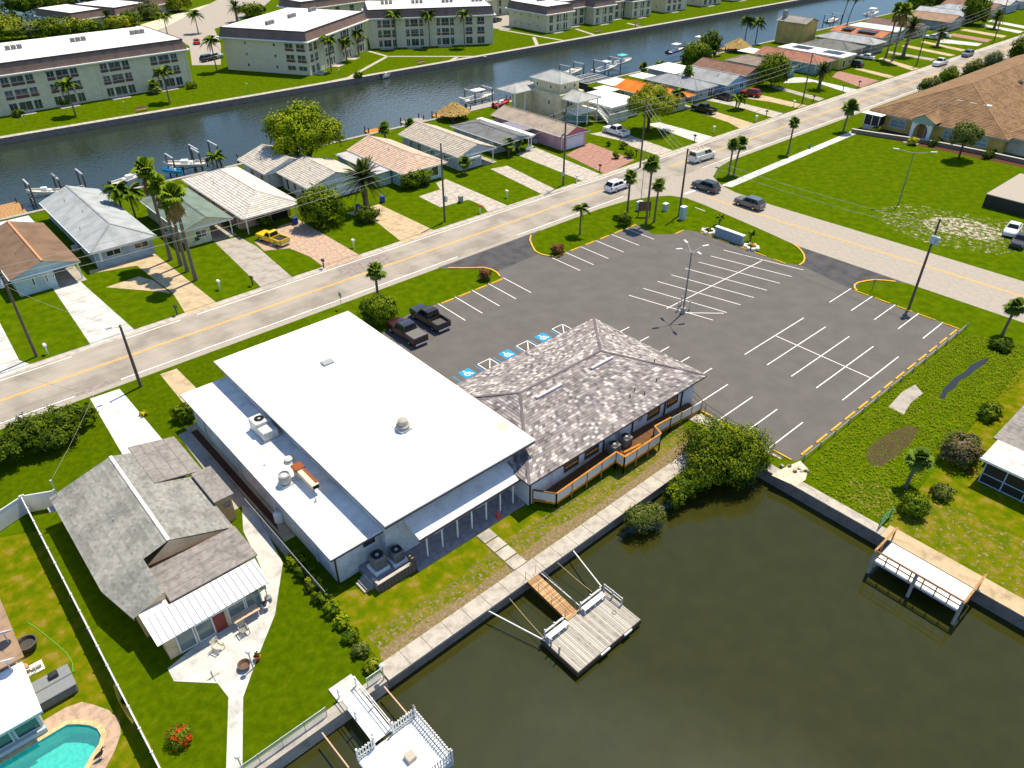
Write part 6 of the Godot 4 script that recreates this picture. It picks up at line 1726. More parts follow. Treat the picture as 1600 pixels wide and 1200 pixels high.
func plants() -> void:
	# palms of the car park and the corner
	palm("sabal", "cabbage palm rising behind the clipped bush beside the hall", Vector3(42.14, 0, -71.97), 3.82, 0.95)
	palm("queen", "slender palm standing alone on the car park's corner lawn", Vector3(74.94, 0, -69.27), 3.97, 0.72)
	palm("sabal", "leftmost of the three tall palms by the brown notice board", Vector3(86.13, 0, -70.00), 5.62, 0.95)
	palm("sabal", "tallest palm of the three by the brown notice board", Vector3(84.79, 0, -65.20), 8.95, 1.05, Vector2(0.3, -0.2))
	palm("sabal", "rightmost and shortest of the three palms by the notice board", Vector3(86.47, 0, -65.00), 5.61, 0.8, Vector2(0.2, 0))
	palm("sabal", "left palm of the pair across the side street", Vector3(111.77, 0, -69.49), 5.37, 0.95)
	palm("sabal", "right palm of the pair across the side street", Vector3(112.43, 0, -68.91), 5.26, 1.0, Vector2(1.2, -0.3))
	palm("sabal", "lone palm on the field between sidewalk and road", Vector3(130.23, 0, -69.30), 5.57, 0.95)
	palm("sabal", "palm by the low wall at the tile roofed building's corner", Vector3(150.29, 0, -69.24), 4.59, 1.35, Vector2(0.8, 0))
	palm("sabal", "palm leaning by the ditch at the right edge", Vector3(90.32, 0, -17.56), 3.47, 0.85, Vector2(0.5, 0.1))
	palm("sabal", "ragged palm above the round shrub near the right sea wall", Vector3(57.09, 0, -13.23), 2.88, 0.85, Vector2(0.5, 0.1))
	# street of canal houses
	palm("washingtonia", "tall fan palm of the cluster nearest the blue grey house", Vector3(27.46, 0, -100.16), 12.16, 1.15)
	palm("washingtonia", "second tall fan palm of the cluster before the green roof", Vector3(27.79, 0, -97.49), 10.81, 1.1)
	palm("washingtonia", "shortest shaggy fan palm of the cluster before the green roof", Vector3(27.74, 0, -95.22), 9.30, 1.0)
	palm("washingtonia", "fan palm of the cluster nearest the road", Vector3(27.51, 0, -91.97), 11.27, 1.15)
	palm("queen", "drooping palm behind the blue grey house, left of two", Vector3(27.60, 0, -118.17), 4.95, 1.2)
	palm("queen", "drooping palm behind the blue grey house, right of two", Vector3(28.91, 0, -117.33), 4.38, 1.2)
	palm("date", "big date palm in front of the white double gabled house", Vector3(57.00, 0, -97.72), 5.07, 1.3)
	palm("date", "date palm on a lawn with white driveway across the road", Vector3(179.02, 0, -90.93), 4.17, 0.95)
	palm("date", "tall date palm among the far lawns of the street", Vector3(230.50, 0, -94.58), 7.51, 1.25, Vector2(1.0, 0))
	palm("date", "date palm farther up the street by parked white cars", Vector3(251.14, 0, -94.13), 3.63, 0.9, Vector2(0.6, 0))
	palm("date", "small date palm near the last driveways of the street", Vector3(294.57, 0, -94.52), 3.60, 0.9)
	palm("sabal", "palm in front of the grey walled house with white awning", Vector3(78.66, 0, -100.33), 2.01, 0.95)
	palm("sabal", "palm in front of the dark roofed house, left of two", Vector3(90.94, 0, -102.85), 1.99, 1.05)
	palm("queen", "palm in front of the dark roofed house, right of two", Vector3(93.69, 0, -102.90), 2.13, 0.8)
	palm("queen", "palm before the orange roofed house", Vector3(139.61, 0, -102.41), 3.49, 1.1)
	palm("sabal", "tall palm between the orange and the grey roof", Vector3(151.90, 0, -109.41), 4.80, 1.15)
	palm("queen", "twin stemmed small palm in a round bed, left stem", Vector3(148.80, 0, -93.52), 2.42, 0.85)
	palm("queen", "twin stemmed small palm in a round bed, right stem", Vector3(149.21, 0, -93.15), 2.29, 0.8, Vector2(1.0, 0))
	palm("sabal", "palm on the canal bank behind the beige hip roof", Vector3(79.48, 0, -126.15), 2.21, 1.1)
	palm("sabal", "small palm on the canal bank by a mooring", Vector3(86.93, 0, -128.10), 1.14, 0.9)
	palm("sabal", "palm on the canal bank behind the white screened patio", Vector3(159.62, 0, -128.68), 1.69, 1.0)
	palm("queen", "banana like palm on the bank behind the grey house", Vector3(166.07, 0, -128.73), 1.56, 0.9)
	palm("queen", "palm by the boat lift behind the white tiled house", Vector3(48.12, 0, -132.02), 2.04, 1.0)
	palm("coconut", "left of two tall canal palms beside the thatched hut", Vector3(212.19, 0, -133.97), 6.25, 1.25)
	palm("coconut", "right of two tall canal palms beside the thatched hut", Vector3(215.45, 0, -132.37), 5.58, 1.2)
	palm("washingtonia", "very tall fan palm on the far lawns, left of two", Vector3(225.27, 0, -96.99), 12.02, 1.3)
	palm("washingtonia", "very tall fan palm on the far lawns, right of two", Vector3(222.57, 0, -93.87), 12.16, 1.4)
	palm("coconut", "thin palm leaning over the canal, left of two", Vector3(257.09, 0, -127.95), 9.15, 1.0, Vector2(2.0, 0))
	palm("coconut", "thin palm leaning over the canal, right of two", Vector3(259.74, 0, -127.15), 8.63, 1.0, Vector2(3.0, 0))
	# across the canal
	for k in [[39.81, -184.59, 6.25, "palm on the far lawn in front of the long block's left windows"], [59.05, -182.21, 6.40, "palm on the far lawn near the long block's right end"], [102.15, -184.77, 7.50, "palm on the far lawn before the corner block, left of three"], [111.23, -192.10, 4.82, "palm on the far lawn before the corner block, middle of three"], [118.19, -197.04, 5.61, "palm on the far lawn between the two blocks, right of three"], [131.72, -198.14, 8.97, "palm before the third block, left of three"], [139.51, -192.43, 8.83, "palm before the third block, middle of three"], [147.06, -185.70, 8.83, "palm before the third block, right of three"], [79.69, -203.82, 7.33, "palm at the corner block's parking side"], [89.52, -262.49, 5.64, "palm by the far drive, left of two"], [98.03, -259.25, 5.52, "palm by the far drive, right of two"], [195.34, -207.71, 5.57, "palm pair before the fifth block"]]:
		palm("queen", k[3], Vector3(k[0], 0, k[1]), k[2], 1.35)
	palm("date", "date palm by the far drive beyond the corner block", Vector3(116.61, 0, -271.06), 4.71, 1.0)
	palm("date", "date palm between the two low white roofs", Vector3(80.19, 0, -287.29), 3.80, 0.95)
	for k in [[31.38, -197.55, 1.62, "small palm against the long block's left end"], [49.76, -197.35, 1.41, "small palm against the middle of the long block"], [59.47, -191.85, 1.57, "small palm by the long block's right windows"]]:
		palm("sabal", k[3], Vector3(k[0], 0, k[1]), k[2], 1.2)
	# broadleaf trees
	tree("canal_tree", "large round bright green tree behind the white houses on the canal", Vector3(59.59, 0, -119.10), 3.0, [[Vector3(-2.5, 7.2, -2.2), Vector3(3.6, 2.9, 3.4)], [Vector3(1.2, 8.2, -2.5), Vector3(3.3, 2.8, 3.3)], [Vector3(2.6, 6.2, 1.2), Vector3(3.4, 3.0, 3.2)], [Vector3(-0.8, 6.0, 1.2), Vector3(3.2, 2.8, 3.0)], [Vector3(-4.0, 5.0, -0.5), Vector3(2.4, 2.2, 2.4)]], 15000, 0.46, "bright", "tree", 0.35)
	tree("spreading_tree", "broad yellow green tree over the lawn of the white house", Vector3(121.88, 0, -95.75), 2.6, [[Vector3(-2.6, 5.6, 0.3), Vector3(3.2, 2.0, 3.0)], [Vector3(1.4, 6.4, -0.8), Vector3(3.4, 2.1, 3.2)], [Vector3(3.6, 5.0, 1.2), Vector3(2.6, 1.8, 2.6)], [Vector3(0.2, 5.0, 2.2), Vector3(3.0, 1.9, 2.6)], [Vector3(0, 4.8, -2.5), Vector3(2.8, 1.8, 2.4)]], 11000, 0.44, "yellow", "tree", 0.32)
	tree("oleander_tree", "round tree on the field in front of the yellow building", Vector3(150.34, 0, -46.94), 1.9, [[Vector3(-0.9, 4.2, 0), Vector3(2.1, 1.9, 2.0)], [Vector3(1.3, 4.0, 0.4), Vector3(2.0, 1.8, 2.0)], [Vector3(0.2, 5.0, -0.4), Vector3(1.9, 1.5, 1.9)]], 6500, 0.36, "olive", "tree", 0.17)
	bush("round_bush", "big clipped dark bush before the white double gabled house", Vector3(48.97, 0, -96.83), Vector3(3.2, 3.2, 3.0), 5600, 0.32, "mid")
	bush("round_bush", "dense clipped bush at the base of the palm beside the hall", Vector3(39.31, 0, -67.14), Vector3(2.1, 1.9, 2.0), 4600, 0.24, "mid")
	bush("round_bush", "dark bushes under the big date palm", Vector3(54.65, 0, -93.71), Vector3(1.9, 1.3, 1.6), 1800, 0.26, "dark")
	bush("round_bush", "large ball shaped clipped tree beside the teal walled house", Vector3(172.12, 0, -99.59), Vector3(3.9, 4.2, 3.6), 5000, 0.42, "mid")
	bush("round_bush", "green clump of trees on the canal behind the blue house", Vector3(175.95, 0, -124.94), Vector3(4.2, 3.6, 3.6), 4200, 0.45, "mid")
	bush("round_bush", "second green clump of trees on the canal, farther back", Vector3(185.62, 0, -127.92), Vector3(3.4, 4.2, 3.2), 3000, 0.45, "dark")
	bush("round_bush", "far ball shaped clipped tree near the end of the street", Vector3(297.96, 0, -102.65), Vector3(4.8, 5.2, 4.4), 3600, 0.6, "mid")
	bush("round_bush", "green trees rising over the far roofs, left of two", Vector3(304.87, 0, -124.49), Vector3(5.0, 5.0, 4.5), 2800, 0.65, "mid")
	bush("round_bush", "green trees rising over the far roofs, right of two", Vector3(321.34, 0, -125.29), Vector3(5.0, 5.0, 4.5), 2800, 0.65, "dark")
	bush("leafy_hedge", "tall ragged shrub bed before the pale turquoise house", Vector3(68.63, 0, -100.89), Vector3(3.2, 1.5, 1.4), 2600, 0.3, "mid", "hedge")
	bush("red_shrub", "red leaved shrub at the tip of the left island", Vector3(55.41, 0, -67.33), Vector3(0.85, 0.85, 0.85), 900, 0.17, "red", "shrub")
	bush("red_shrub", "red leaved shrub at the tip of the corner island", Vector3(67.73, 0, -66.69), Vector3(0.95, 0.85, 0.95), 1000, 0.17, "red", "shrub")
	bush("dark_shrub", "dark shrub at the foot of the tall palm by the car park", Vector3(82.19, 0, -67.19), Vector3(1.1, 1.1, 1.0), 1100, 0.2, "mid", "shrub")
	tree("umbrella_tree", "wide layered dark bush at the left edge by the road", Vector3(3.01, 0, -68.24), 0.9, [[Vector3(-2.6, 1.5, 0.3), Vector3(2.1, 1.2, 1.7)], [Vector3(-0.2, 2.0, -0.4), Vector3(2.3, 1.3, 1.8)], [Vector3(2.3, 1.8, -0.8), Vector3(2.1, 1.2, 1.6)], [Vector3(4.0, 1.4, -1.0), Vector3(1.5, 1.0, 1.3)], [Vector3(-4.8, 1.4, 0.8), Vector3(2.0, 1.2, 1.6)], [Vector3(1.0, 1.2, 0.8), Vector3(2.4, 1.0, 1.4)]], 13000, 0.28, "dark", "bush", 0.2)
	bush("gold_shrub", "small yellow flowering shrub on the lawn by the white drive", Vector3(12.03, 0, -67.20), Vector3(0.4, 0.3, 0.4), 300, 0.12, "gold", "shrub")
	bush("dark_shrub", "green shrub at the back corner of the annex", Vector3(14.80, 0, -63.91), Vector3(1.2, 1.0, 1.1), 1300, 0.2, "mid", "shrub")
	bush("flowering_bush", "round bush with red flowers on the lawn beside the garden path", Vector3(1.71, 0, -32.27), Vector3(0.78, 0.62, 0.74), 2600, 0.1, "flower", "bush")
	# mangroves over the basin corner
	tree("mangrove", "largest dense mangrove at the corner of the basin", Vector3(47.2, -0.9, -26.0), 1.8, [[Vector3(0.6, 2.6, -0.8), Vector3(2.9, 2.1, 2.6)], [Vector3(2.4, 2.3, 1.6), Vector3(2.5, 2.0, 2.4)], [Vector3(-1.6, 2.0, 0.2), Vector3(2.1, 1.6, 1.8)], [Vector3(0.4, 1.7, 2.0), Vector3(2.2, 1.5, 1.7)], [Vector3(-2.8, 1.5, 0.6), Vector3(1.5, 1.2, 1.3)], [Vector3(1.2, 3.1, 0.4), Vector3(1.9, 1.4, 1.8)]], 22000, 0.22, "mangrove", "bush", 0.16)
	tree("mangrove", "low mangrove between the large one and the round one", Vector3(42.4, -0.9, -25.9), 1.0, [[Vector3(0.4, 1.2, 0), Vector3(1.6, 1.0, 1.2)], [Vector3(-1.0, 1.0, 0.2), Vector3(1.2, 0.9, 1.0)], [Vector3(1.8, 1.4, -0.1), Vector3(1.3, 1.1, 1.1)]], 5200, 0.19, "mangrove", "bush", 0.1)
	tree("mangrove", "round olive mangrove standing apart in the water by the walk", Vector3(37.4, -0.9, -25.7), 0.9, [[Vector3(0, 1.1, 0), Vector3(1.5, 1.0, 1.3)], [Vector3(0.9, 1.0, 0.3), Vector3(1.1, 0.8, 1.0)], [Vector3(-0.9, 1.2, -0.5), Vector3(0.9, 0.7, 0.9)]], 4600, 0.16, "olive", "bush", 0.1)
	# hedge between the garden and the hall
	for k in 9:
		var u := k / 8.0
		bush("border_shrub", ["glossy shrub by the patio's edge, first of the border hedge", "dark leaved second shrub of the border hedge", "orange tipped croton, third in the border hedge", "feathery fourth shrub of the border hedge", "bushy fifth shrub of the border hedge", "light green sixth shrub of the border hedge", "dense seventh shrub of the border hedge", "thin eighth shrub of the border hedge", "last small shrub of the border hedge at the globe lamp"][k], Vector3(lerpf(13.9, 13.2, u), 0, lerpf(-40.3, -28.8, u)), Vector3(0.75, 0.62, 0.75) * (1.0 - 0.25 * u), 750, 0.15, ["bright", "dark", "yellow", "mid", "mid", "bright", "mid", "olive", "yellow"][k], "shrub", "border hedge beside the hall")
	# weedy strip on the right
	bush("dry_shrub", "tall half dead shrub in the weedy strip on the right", Vector3(64.01, 0, -11.79), Vector3(1.9, 1.5, 1.7), 2600, 0.2, "dead", "shrub")
	bush("round_bush", "bright round shrub at the foot of the ragged palm", Vector3(54.58, 0, -11.53), Vector3(1.25, 0.95, 1.2), 2600, 0.17, "mid")
	bush("dark_shrub", "low green shrubs by the screened house's fence line", Vector3(73.18, 0, -12.53), Vector3(1.6, 0.7, 1.0), 1100, 0.2, "mid", "shrub")
	bush("dark_shrub", "fern like clump below the leaning palm at the ditch", Vector3(87.04, 0, -16.63), Vector3(1.4, 0.6, 1.1), 900, 0.22, "dark", "shrub")
	bush("dark_shrub", "small shrubs beside the ragged palm's trunk", Vector3(58.30, 0, -10.77), Vector3(1.0, 0.6, 0.9), 800, 0.17, "olive", "shrub")
	# along the yellow building
	for k in [[189.19, -76.16, 3.6, 2.2, "olive", "shrub row at the roadside, nearest the yellow building's corner"], [199.23, -75.42, 4.0, 2.6, "mid", "shrub row at the roadside, second clump"], [213.42, -76.93, 3.4, 2.5, "olive", "shrub row at the roadside, third clump with yellow flowers"], [225.94, -77.33, 4.2, 2.6, "grey", "pale shrub row at the roadside, fourth clump"], [242.64, -78.16, 3.6, 3.4, "dark", "tall dark palm like clump at the roadside"], [256.13, -81.07, 3.6, 3.8, "dark", "tree clump at the roadside beyond the tall dark one"], [248.56, -76.21, 3.6, 1.8, "bright", "bright low bushes at the roadside"], [270.47, -80.71, 4.2, 3.6, "mid", "tree at the roadside near the right edge"]]:
		bush("roadside_shrub", k[5], Vector3(k[0] + 4.0, 0, -71.4), Vector3(k[2], k[3], 1.9), 2200, 0.42, k[4], "shrub", "roadside shrubs")
	for k in [[152.74, -56.46, 1.2, 0.8, "gold", "yellow shrub by the arched entrance"], [155.93, -53.61, 2.2, 0.7, "dark", "dark clipped hedge right of the arched entrance"], [155.65, -43.66, 2.4, 0.7, "dark", "dark hedge at the yellow building's near corner"], [154.45, -64.95, 2.2, 0.6, "dark", "dark hedge before the screened porch of the yellow building"]]:
		bush("entrance_hedge", k[5], Vector3(k[0], 0, k[1]), Vector3(k[2], k[3], 0.8), 900, 0.28, k[4], "shrub")
	# shrubs by the corner planters and houses
	for k in [[92.68, -57.84, "left"], [91.02, -51.33, "right"]]:
		palm("queen", "small feathery palm behind the %s end of the blue sign wall" % k[2], Vector3(k[0], 0, k[1]), 1.3, 0.42)
	for k in [[104.24, -88.54, 0.7, "small round shrub beside the pink driveway, lower"], [109.72, -91.67, 0.8, "small round shrub beside the pink driveway, middle"], [108.90, -94.49, 0.5, "small round shrub beside the pink driveway, upper"], [106.62, -87.39, 0.9, "shrub at the pole by the pink driveway"]]:
		bush("drive_shrub", k[3], Vector3(k[0], 0, k[1]), Vector3.ONE * k[2], 420, 0.22, "mid", "shrub")
	for k in [[32.64, -103.40, "low shrubs under the window of the green roofed house"], [42.52, -102.58, "spiky plant before the white tiled house"], [103.14, -173.45, "red shrub against the corner block"], [103.97, -199.65, "reddish bush at the corner block's patio"], [30.58, -191.50, "dark shrub at the long block's left patio"], [40.29, -194.55, "dark shrub beside the long block's second patio"], [67.81, -190.95, "rounded hedge at the long block's right corner"]]:
		bush("house_shrub", k[2], Vector3(k[0], 0, k[1]), Vector3(1.5, 0.9, 1.1), 500, 0.28, "red" if k[2].begins_with("reddish") else "mid", "shrub")
	# far left: a belt of trees round the low buildings
	var nth := "first second third fourth fifth sixth seventh eighth ninth tenth eleventh twelfth thirteenth fourteenth fifteenth sixteenth seventeenth eighteenth nineteenth".split(" ")
	var belt := [[53.93, -301.55, 5, 3.5], [51.41, -286.69, 6, 3.5], [65.98, -332.01, 7, 5], [56.35, -285.03, 5, 3.0], [79.00, -366.84, 8, 5], [74.69, -337.39, 7, 5], [60.89, -278.23, 5, 3.2], [89.55, -371.23, 8, 5], [82.57, -338.25, 7, 5], [65.90, -276.51, 5.5, 3.2], [69.57, -273.23, 5, 3.0], [90.82, -343.24, 7, 4.5], [106.14, -361.21, 8, 5], [81.82, -284.28, 4, 2.2], [87.02, -287.54, 4, 2.5], [113.58, -349.80, 8, 5], [95.91, -296.40, 5, 3.0], [110.32, -305.62, 5, 4], [125.24, -277.35, 5, 2.5]]
	for i in belt.size():
		var k: Array = belt[i]
		bush("far_tree", "%s bushy tree from the left in the belt round the low white roofs" % nth[i], Vector3(k[0], 0, k[1]), Vector3(k[2], k[3], k[2] * 0.8), 1500, 0.6, ["olive", "yellow", "mid", "grey"][i % 4], "tree", "tree belt round the low buildings")
	weeds()


var BARE := [v2([72.20, -16.95, 75.64, -17.64, 79.17, -17.68, 83.30, -17.34, 84.23, -16.51, 81.58, -16.35, 78.18, -16.63, 74.82, -16.54, 72.47, -16.56]), v2([59.07, -17.87, 61.37, -18.05, 64.07, -17.70, 65.98, -17.05, 66.12, -16.14, 63.49, -15.66, 60.20, -15.67, 58.03, -15.97, 57.55, -16.85]), v2([67.32, -19.71, 70.94, -20.00, 73.16, -19.70, 72.16, -18.46, 69.92, -18.55, 67.22, -18.12])]


func weeds() -> void:   # rough grass too fine to count
	var tuft := mb()
	tuft.tinted = true
	for k in 9:
		var a := k * 0.7 + rng.randf()
		var d := Vector3(cos(a), 0, sin(a))
		var s := Vector3(-sin(a), 0, cos(a)) * 0.02
		var f := rng.randf_range(0.7, 1.2)
		tuft.ink = Color(0.15 * f, 0.22 * f, 0.004)
		var h := rng.randf_range(0.15, 0.3)
		var tip := d * rng.randf_range(0.06, 0.16) + Vector3(0, h, 0)
		var o := (Vector3.UP + d * 0.15).normalized()
		tuft.trin(d * 0.02 - s, d * 0.02 + s, tip, o, o, o)
	var tm := tuft.mesh()
	for zone in [["rough_grass", v2([52.68, -20.16, 58.18, -20.65, 71.23, -20.80, 87.30, -20.63, 89.77, -15.09, 82.91, -12.73, 68.02, -13.14, 59.10, -12.75, 51.24, -12.08, 51.02, -17.27]), 7000, "rough weedy grass between the car park and the right sea wall", 0.75]]:
		var poly: PackedVector2Array = zone[1]
		var lo := poly[0]
		var hi := poly[0]
		for p in poly:
			lo = lo.min(p)
			hi = hi.max(p)
		var mm := MultiMesh.new()
		mm.transform_format = MultiMesh.TRANSFORM_3D
		mm.use_colors = true
		mm.mesh = tm
		var tr := []
		var guard := 0
		while tr.size() < zone[2] and guard < 400000:
			guard += 1
			var p := Vector2(rng.randf_range(lo.x, hi.x), rng.randf_range(lo.y, hi.y))
			if Geometry2D.is_point_in_polygon(p, poly) and not BARE.any(func(b): return Geometry2D.is_point_in_polygon(p, b)): tr.append(p)
		mm.instance_count = tr.size()
		for i in tr.size():
			var s: float = rng.randf_range(0.6, 1.4) * zone[4]
			mm.set_instance_transform(i, Transform3D(Basis(Vector3.UP, rng.randf() * TAU).scaled(Vector3(s, s * rng.randf_range(0.7, 1.3), s)), Vector3(tr[i].x, 0, tr[i].y)))
			var f := rng.randf_range(0.8, 1.3)
			mm.set_instance_color(i, Color(f * (1.35 if rng.randf() < 0.2 else 1.0), f, f))
		var o := MultiMeshInstance3D.new()
		o.multimesh = mm
		o.material_override = M.leaf
		o.name = numbered(zone[0])
		add_child(o)
		tag(o, zone[3], "grass", "", "stuff")


# ---------------------------------------------------------------- poles, wires, signs and other street furniture

func utility_pole(label: String, at: Vector3, h: float, o := {}) -> Node3D:
	var t := thing("utility_pole", label, "pole", at, 0.0, "wooden utility poles")
	var top := Vector3(o.get("lean", Vector2.ZERO).x, h, o.get("lean", Vector2.ZERO).y)
	part(t, "shaft", mb().tube([Vector3(0, -0.1, 0), top * 0.5, top], [0.17, 0.145, 0.11], 10), M.wood_pole)
	for k in o.get("insulators", 3): part(t, "insulator", mb().tube([top * (0.98 - 0.07 * k) + Vector3(0, 0, 0.1), top * (0.98 - 0.07 * k) + Vector3(0, 0.12, 0.28)], [0.05, 0.04], 6), plain(0.35, 0.33, 0.32))
	for k in o.get("transformers", []):   # [height share, side x, side z]
		var c: Vector3 = top * k[0] + Vector3(k[1], 0, k[2])
		var tr := part(t, "transformer", mb().lathe([Vector2(0.2, -0.5), Vector2(0.27, -0.46), Vector2(0.27, 0.36), Vector2(0.22, 0.45), Vector2(0.0001, 0.48)], 14, c), plain(0.5, 0.56, 0.58))
		part(tr, "bushing", mb().tube([c + Vector3(0, 0.45, 0), c + Vector3(0, 0.7, 0)], [0.05, 0.03], 6), plain(0.3, 0.3, 0.3))
	if o.has("arm"):
		var c := top * 0.97
		part(t, "lamp_arm", mb().tube([c, c + Vector3(o.arm, 0.3, 0)], [0.03, 0.03], 6), M.grey_metal)
		part(t, "lamp_head", mb().rbox(c + Vector3(o.arm - 0.1, 0.22, -0.12), c + Vector3(o.arm + 0.45, 0.36, 0.12), 0.04), M.grey_metal)
	if o.has("gear"):
		var g := mb()
		for k in 5: g.cbox(top * o.gear + Vector3(-0.5 - 0.22 * (k % 2), 0.25 * k - 0.5, 0.25 * (k - 2)), Vector3(0.7, 0.1, 0.14))
		part(t, "switch_gear", g, plain(0.16, 0.15, 0.15))
	if o.has("box"): part(t, "meter_box", mb().rbox(Vector3(-0.35, 1.6, -0.2), Vector3(-0.12, 2.3, 0.2), 0.02), M.grey_metal)
	return t


func wire(label: String, a: Vector3, b: Vector3, sag := 0.6, r := 0.02) -> void:
	var p := []
	var q := []
	for k in 13:
		var u := k / 12.0
		p.append(a.lerp(b, u) - Vector3(0, sag * 4 * u * (1 - u), 0))
		q.append(r)
	tag(inst("overhead_wire", mb().tube(p, q, 5, false).mesh(), plain(0.4, 0.38, 0.36)), label, "wire", "overhead wires of the street")


func street() -> void:
	utility_pole("utility pole at the left edge with a transformer near its top", Vector3(7.17, 0, -85.75), 11.0, {"transformers": [[0.82, -0.4, 0.0]]})
	utility_pole("short service pole on the lawn by the white drive", Vector3(13.57, 0, -72.38), 7.27, {"insulators": 1, "arm": -1.2})
	utility_pole("utility pole with a transformer before the beige hip roof", Vector3(63.24, 0, -86.04), 11.65, {"transformers": [[0.3, 0.4, 0.0]]})
	utility_pole("utility pole with black switch gear before the pink garage", Vector3(87.51, 0, -85.27), 12.73, {"gear": 0.65, "box": 1})
	utility_pole("utility pole under the spreading tree with many wires", Vector3(103.76, 0, -82.40), 11.95, {"insulators": 5})
	utility_pole("utility pole with a small street lamp beside the corner lawn", Vector3(91.25, 0, -64.07), 10.23, {"arm": 1.6, "insulators": 1})
	utility_pole("leaning utility pole with three transformers at the car park's edge", Vector3(88.61, 0, -27.49), 10.8, {"lean": Vector2(1.6, -0.4), "transformers": [[0.8, -0.42, 0.1], [0.78, 0.1, 0.42], [0.76, 0.42, -0.05]]})
	utility_pole("utility pole before the lawn with the round driveway", Vector3(163.49, 0, -86.12), 10.77, {})
	utility_pole("utility pole among the far lawns", Vector3(221.99, 0, -86.96), 9.36, {})
	utility_pole("utility pole at the far end of the street", Vector3(272.88, 0, -86.44), 11.83, {})
	utility_pole("utility pole by the far drive at the upper left", Vector3(86.69, 0, -278.39), 7.66, {"insulators": 1})
	var U := [Vector3(-40, 0, -86.0), Vector3(7.17, 0, -85.75), Vector3(63.24, 0, -86.04), Vector3(87.51, 0, -85.27), Vector3(103.76, 0, -82.40), Vector3(163.49, 0, -86.12), Vector3(221.99, 0, -86.96), Vector3(272.88, 0, -86.44), Vector3(420, 0, -86.0)]
	var H := [11.0, 11.0, 11.65, 12.73, 11.95, 10.77, 9.36, 11.83, 13.0]
	var span := ["left of the first pole", "between the first pole and the beige hip roof", "from the beige hip roof to the pink garage", "from the pink garage to the spreading tree", "past the blue and teal houses", "over the middle lawns", "over the far lawns", "beyond the last pole"]
	for i in U.size() - 1:
		for k in 3:
			wire(["top", "middle", "lowest"][k] + " overhead wire " + span[i], U[i] + Vector3(0, H[i] - 0.3 - k * 0.95, 0.25), U[i + 1] + Vector3(0, H[i + 1] - 0.3 - k * 0.95, 0.25), 0.7)
	for k in 3: wire(["upper", "middle", "lower"][k] + " wire crossing the road to the pole by the corner lawn", Vector3(103.76, 0, -82.40) + Vector3(0, H[4] - 0.5 - k * 0.8, 0), Vector3(91.25, 0, -64.07) + Vector3(0, 9.9 - k * 0.8, 0), 0.5)
	for k in 2: wire(["upper", "lower"][k] + " wire from the corner lawn pole to the leaning transformer pole", Vector3(91.25, 0, -64.07) + Vector3(0, 9.9 - k * 0.9, 0), Vector3(88.61, 0, -27.49) + Vector3(1.4, 10.2 - k * 0.9, 0), 0.6)
	wire("service wire from the road to the grey shingled house", Vector3(13.57, 0, -72.38) + Vector3(0, 7.0, 0), Vector3(2.3, 4.2, -57.0), 0.5, 0.009)
	wire("service wire from the short pole to the first roadside pole", Vector3(13.57, 0, -72.38) + Vector3(0, 7.1, 0), Vector3(7.17, 0, -85.75) + Vector3(0, 8.5, 0), 0.5, 0.012)
	# car park light with four heads and its guard posts
	var t := thing("parking_light", "tall four headed light mast in the middle of the car park", "street light", Vector3(67.40, 0, -44.94))
	var h := 7.87
	part(t, "pole", mb().tube([Vector3.ZERO, Vector3(0, h, 0)], [0.11, 0.07], 10), plain(0.24, 0.23, 0.21))
	part(t, "base", mb().lathe([Vector2(0.3, 0), Vector2(0.3, 0.7), Vector2(0.26, 0.74), Vector2(0, 0.74)], 14), M.concrete)
	for k in 4:
		var d := Vector3(cos(k * PI / 2 + 0.45), 0, sin(k * PI / 2 + 0.45))
		part(t, "arm", mb().tube([Vector3(0, h - 0.1, 0), d * 1.3 + Vector3(0, h + 0.55, 0)], [0.035, 0.03], 8), plain(0.5, 0.5, 0.5))
		part(t, "lamp_head", mb().bar(d * 1.25 + Vector3(0, h + 0.56, 0), d * 2.05 + Vector3(0, h + 0.6, 0), 0.28, 0.12), plain(0.55, 0.55, 0.54))
	for k in [[67.32, -45.64, "left"], [68.61, -44.91, "right"], [68.76, -46.27, "back"]]:
		var b := thing("guard_post", "pale guard post %s of the car park light" % {"left": "on the left", "right": "on the right", "back": "at the back"}[k[2]], "bollard", Vector3(k[0], 0.01, k[1]), 0.0, "guard posts round the car park light")
		part(b, "post", mb().tube([Vector3.ZERO, Vector3(0, 1.2, 0)], [0.09, 0.09], 10), plain(0.55, 0.52, 0.42))
		part(b, "cap", mb().lathe([Vector2(0.09, 1.2), Vector2(0.06, 1.25), Vector2(0.0001, 1.27)], 10), plain(0.55, 0.52, 0.42))
	t = thing("field_light", "two armed street light on the green field", "street light", Vector3(120.84, 0, -43.99))
	h = 8.18
	part(t, "pole", mb().tube([Vector3.ZERO, Vector3(0, h, 0)], [0.1, 0.06], 10), plain(0.2, 0.19, 0.17))
	for s in [-1.0, 1.0]:
		part(t, "arm", mb().tube([Vector3(0, h - 0.1, 0), Vector3(1.2 * s, h + 0.25, 2.0 * s)], [0.035, 0.03], 8), plain(0.4, 0.4, 0.4))
		part(t, "lamp_head", mb().bar(Vector3(1.1 * s, h + 0.26, 1.9 * s), Vector3(1.55 * s, h + 0.32, 2.65 * s), 0.3, 0.12), plain(0.6, 0.6, 0.6))
	t = thing("flagpole", "thin grey flagpole standing behind the brown notice board", "flagpole", Vector3(91.15, 0, -71.57))
	part(t, "pole", mb().tube([Vector3.ZERO, Vector3(0, 8.51, 0)], [0.06, 0.03], 8), plain(0.36, 0.36, 0.37))
	part(t, "finial", mb().lathe([Vector2(0.0001, 0), Vector2(0.08, 0.08), Vector2(0.0001, 0.16)], 8, Vector3(0, 8.51, 0)), M.aluminium)
